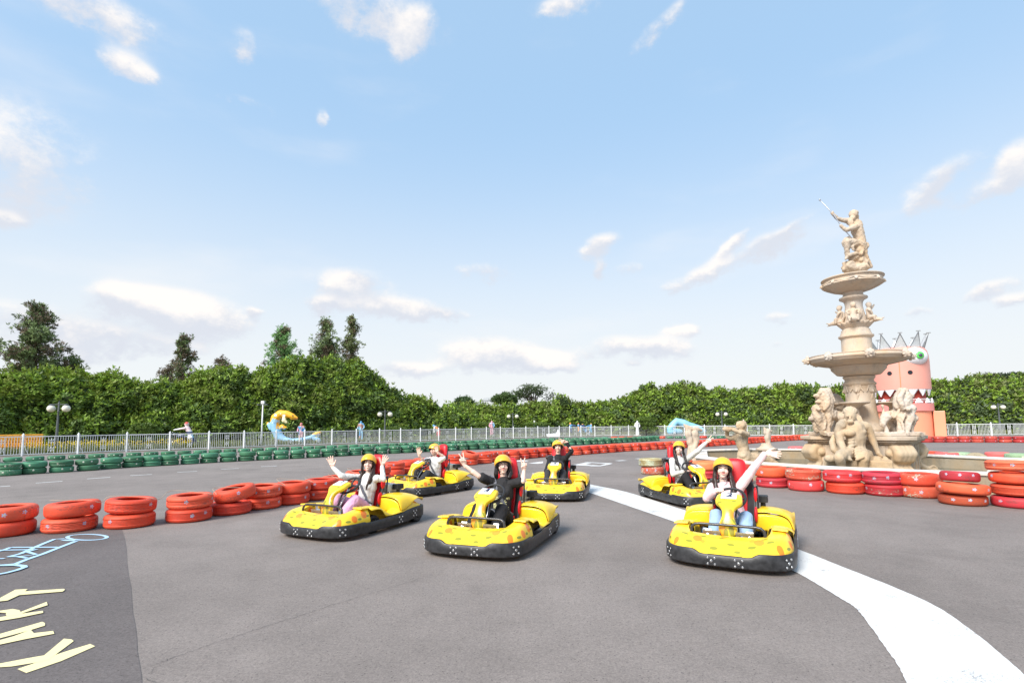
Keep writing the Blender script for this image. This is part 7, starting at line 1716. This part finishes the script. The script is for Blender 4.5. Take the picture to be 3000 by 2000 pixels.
def broadtree(px, ty, by, hw, depth, label, seed, col, airy=.5, lfl=.35):
    rg = np.random.RandomState(seed); p = GX(px, depth); k = depth/F; top = CH+(1256-.0098*px-ty)*k; zb = CH+(1256-.0098*px-by)*k; R_ = hw*k
    root = empty('broadleaf_tree', p); tag(root, label, 'tree', 'broadleaf trees above the hedge')
    mb = MB(); mb.tube([(0, 0, 0), (.1, 0, zb*.6), (0, 0, zb)], [.22, .17, .13], 8); C_ = []
    for i in range(int(16+10*(1-airy))):
        a = rg.uniform(0, 2*PI); L_ = R_*rg.uniform(.3, 1.0); tip = Vector((math.cos(a)*L_, math.sin(a)*L_*.7, zb+(top-zb)*rg.uniform(.45, 1.0)*(1-.35*(L_/R_)**2)))
        md = Vector((tip.x*.45, tip.y*.45, zb+(tip.z-zb)*.55)); mb.tube([(0, 0, zb*.8), md, tip], [.09, .05, .02], 5, cap=False)
        for q in range(int(10+12*(1-airy))):
            f = rg.uniform(.4, 1.05); C_.append(np.array(md.lerp(tip, f))+rg.normal(size=3)*np.array([.42, .42, .18])*R_*.22)
    C_ = np.array(C_); O_ = rg.normal(size=C_.shape); O_[:, 2] = abs(O_[:, 2])+.5; O_ /= np.linalg.norm(O_, axis=1)[:, None]
    SS = 5; cc = np.repeat(C_, SS, 0)+rg.normal(size=(len(C_)*SS, 3))*.22; oo = np.repeat(O_, SS, 0); c, d, nr = rosettes(cc, oo, 6, lfl, .1, rg, .9, .3); n = len(c)
    mb.build('trunk', BARK, root); leafmesh('crown', c, d, nr, lfl*rg.uniform(.6, 1.1, n), lfl*.35, np.array(col)*rg.uniform(.6, 1.4, (n, 1)), LEAF, root)
broadtree(1362, 1172, 1192, 26, 68, 'small flat topped tree rising over the hedge left of the centre', 41, (.09, .15, .05), .3)
broadtree(1565, 1130, 1180, 74, 76, 'airy spreading tree with bare looking twigs in the middle distance', 42, (.10, .14, .06), .85, .26)
broadtree(1480, 1158, 1185, 36, 74, 'lower leafy tree left of the airy spreading one', 43, (.10, .16, .05), .35)
broadtree(2912, 1096, 1130, 30, 74, 'bare twiggy tree top above the right hedge', 44, (.09, .09, .055), .9, .22)
broadtree(2975, 1098, 1125, 50, 80, 'hazy rounded tree at the right edge', 45, (.08, .11, .06), .2, .4)
broadtree(2432, 1140, 1210, 20, 66, 'reddish brown leaved shrub behind the left stone lion', 46, (.14, .07, .04), .1, .28)
def shrub(px, depth, w_, h_, label, seed, col):
    rg = np.random.RandomState(seed); p = GX(px, depth); root = empty('shrub', p); tag(root, label, 'shrub', 'clipped shrubs behind the fence')
    n = int(260*w_); q = rg.normal(size=(n, 3)); q /= np.linalg.norm(q, axis=1)[:, None]; q[:, 2] = abs(q[:, 2]); lay = rg.randint(0, 3, n)
    C_ = q*np.array([w_/2, w_/2.4, h_*.42])*(1-.12*lay[:, None]); C_[:, 2] = C_[:, 2]*.45+h_*(.30+.22*lay); O_ = q.copy(); O_[:, 2] += .4; O_ /= np.linalg.norm(O_, axis=1)[:, None]
    c, d, nr = rosettes(C_, O_, 6, .2, .06, rg, .8, .3); nn = len(c)
    mb = MB(); mb.tube([(0, 0, 0), (.05, 0, h_*.5), (0, 0, h_*.8)], [.06, .05, .02], 6)
    for k in range(6): a = k*1.1; mb.tube([(0, 0, h_*.3), (math.cos(a)*w_*.3, math.sin(a)*w_*.25, h_*.6)], [.03, .01], 5, cap=False)
    mb.build('stem', BARK, root); leafmesh('foliage', c, d, nr, .2*rg.uniform(.7, 1.2, nn), .075, np.array(col)*rg.uniform(.65, 1.35, (nn, 1)), LEAF, root)
for i, (px, dp, w_, h_, lb) in enumerate([(395, 38.5, 2.6, 1.5, 'round shrub behind the fence left of the painted rider'), (418, 38, 2.0, 2.05, 'taller pale shrub behind the round one near the painted rider'), (1418, 62, 3.0, 2.0, 'layered shrub beside the figure in pink and blue'), (1568, 66.5, 5.0, 1.9, 'low wide shrub in front of the eared figure'), (1893, 63, 2.6, 2.5, 'layered shrub right of the white robed statue'), (2150, 63.5, 3.0, 2.2, 'bright shrub between the twin lamp and the soldier figure'), (2385, 60, 3.0, 1.7, 'shrub by the pale blue sculpture at the left lion'), (1160, 51, 2.6, 1.5, 'small shrub right of the twin lamp'), (1590, 63, 1.6, 1.4, 'small dark shrub near the white angular sculpture')]):
    shrub(px, dp, w_, h_, lb, 60+i, (.115, .18, .03) if i not in (8,) else (.04, .07, .02))
# grass between fence and hedge
gm = mat('grass_ground_mat', (.13, .135, .045), .95, var=.35, vscale=1.2)
gp = [GX(px, fdepth(px)+.7) for px in list(range(-500, 2700, 80))]+[GX(px, fdepth(px)+.7) for px in (2740, 2900, 3300)]
mb = MB(); n = len(gp); mb.add([(p.x, p.y, .004) for p in gp]+[(p.x*2.2, p.y*2.2+20, .004) for p in gp], [(i, i+1, n+i+1, n+i) for i in range(n-1)])
go = mb.build('grass_ground', gm, smooth=False)
if go.data.polygons[0].normal.z < 0: go.data.flip_normals()
tag(go, 'grassy ground beyond the fence', kind='structure')
rg = np.random.RandomState(77); n = 42000; pxs = rg.uniform(-80, 3080, n); dd = np.array([fdepth(x) for x in pxs])+.8+rg.uniform(0, 1, n)**1.3*7.5
xs = np.array([GX(x, d).x for x, d in zip(pxs, dd)]); c = np.stack([xs, dd, np.zeros(n)], 1)
d = rg.normal(size=(n, 3))*.35; d[:, 2] = 1; nr = rg.normal(size=(n, 3)); nr[:, 2] *= .2
hh = rg.uniform(.25, .62, n)
gcol = np.where(rg.rand(n, 1) < .5, np.array([[.24, .24, .10]]), np.array([[.13, .18, .04]]))*rg.uniform(.6, 1.3, (n, 1))
go = leafmesh('tall_grass', c, d, nr, hh, .05, gcol, LEAF); tag(go, 'tall dry grass beyond the fence', kind='stuff')
n = 1500; pxs = rg.uniform(60, 560, n); dd = np.array([fdepth(x) for x in pxs])+1+rg.uniform(0, 3.5, n); xs = np.array([GX(x, q).x for x, q in zip(pxs, dd)]); c = np.stack([xs, dd, rg.uniform(.35, .75, n)], 1)
d = rg.normal(size=(n, 3)); nr = rg.normal(size=(n, 3)); fo = leafmesh('yellow_flowers', c, d, nr, .085, .07, np.tile([.85, .62, .03], (n, 1)), LEAF); tag(fo, 'yellow wild flowers in the tall grass at the left', kind='stuff')
# distant pale building
p = GX(1437, 150); bb = empty('distant_building', p); tag(bb, 'pale distant building with a sloping roof just above the hedge', 'building')
Hh = CH+(1242-1174)/F*150; mb = MB(); mb.box((0, 0, Hh/2), (4.6, 4, Hh)); mb.build('wall', mat('far_wall', (.55, .56, .58), .8), bb, smooth=False)
mb = MB(); mb.prism([(-2.5, 0), (2.5, 0), (1.2, .8), (-1.6, .8)], -2.2, 2.2, Matrix.Translation((0, 0, Hh+.003))@Matrix.Rotation(PI/2, 4, 'X')); mb.build('roof', mat('far_roof', (.50, .52, .55), .8), bb, smooth=False)
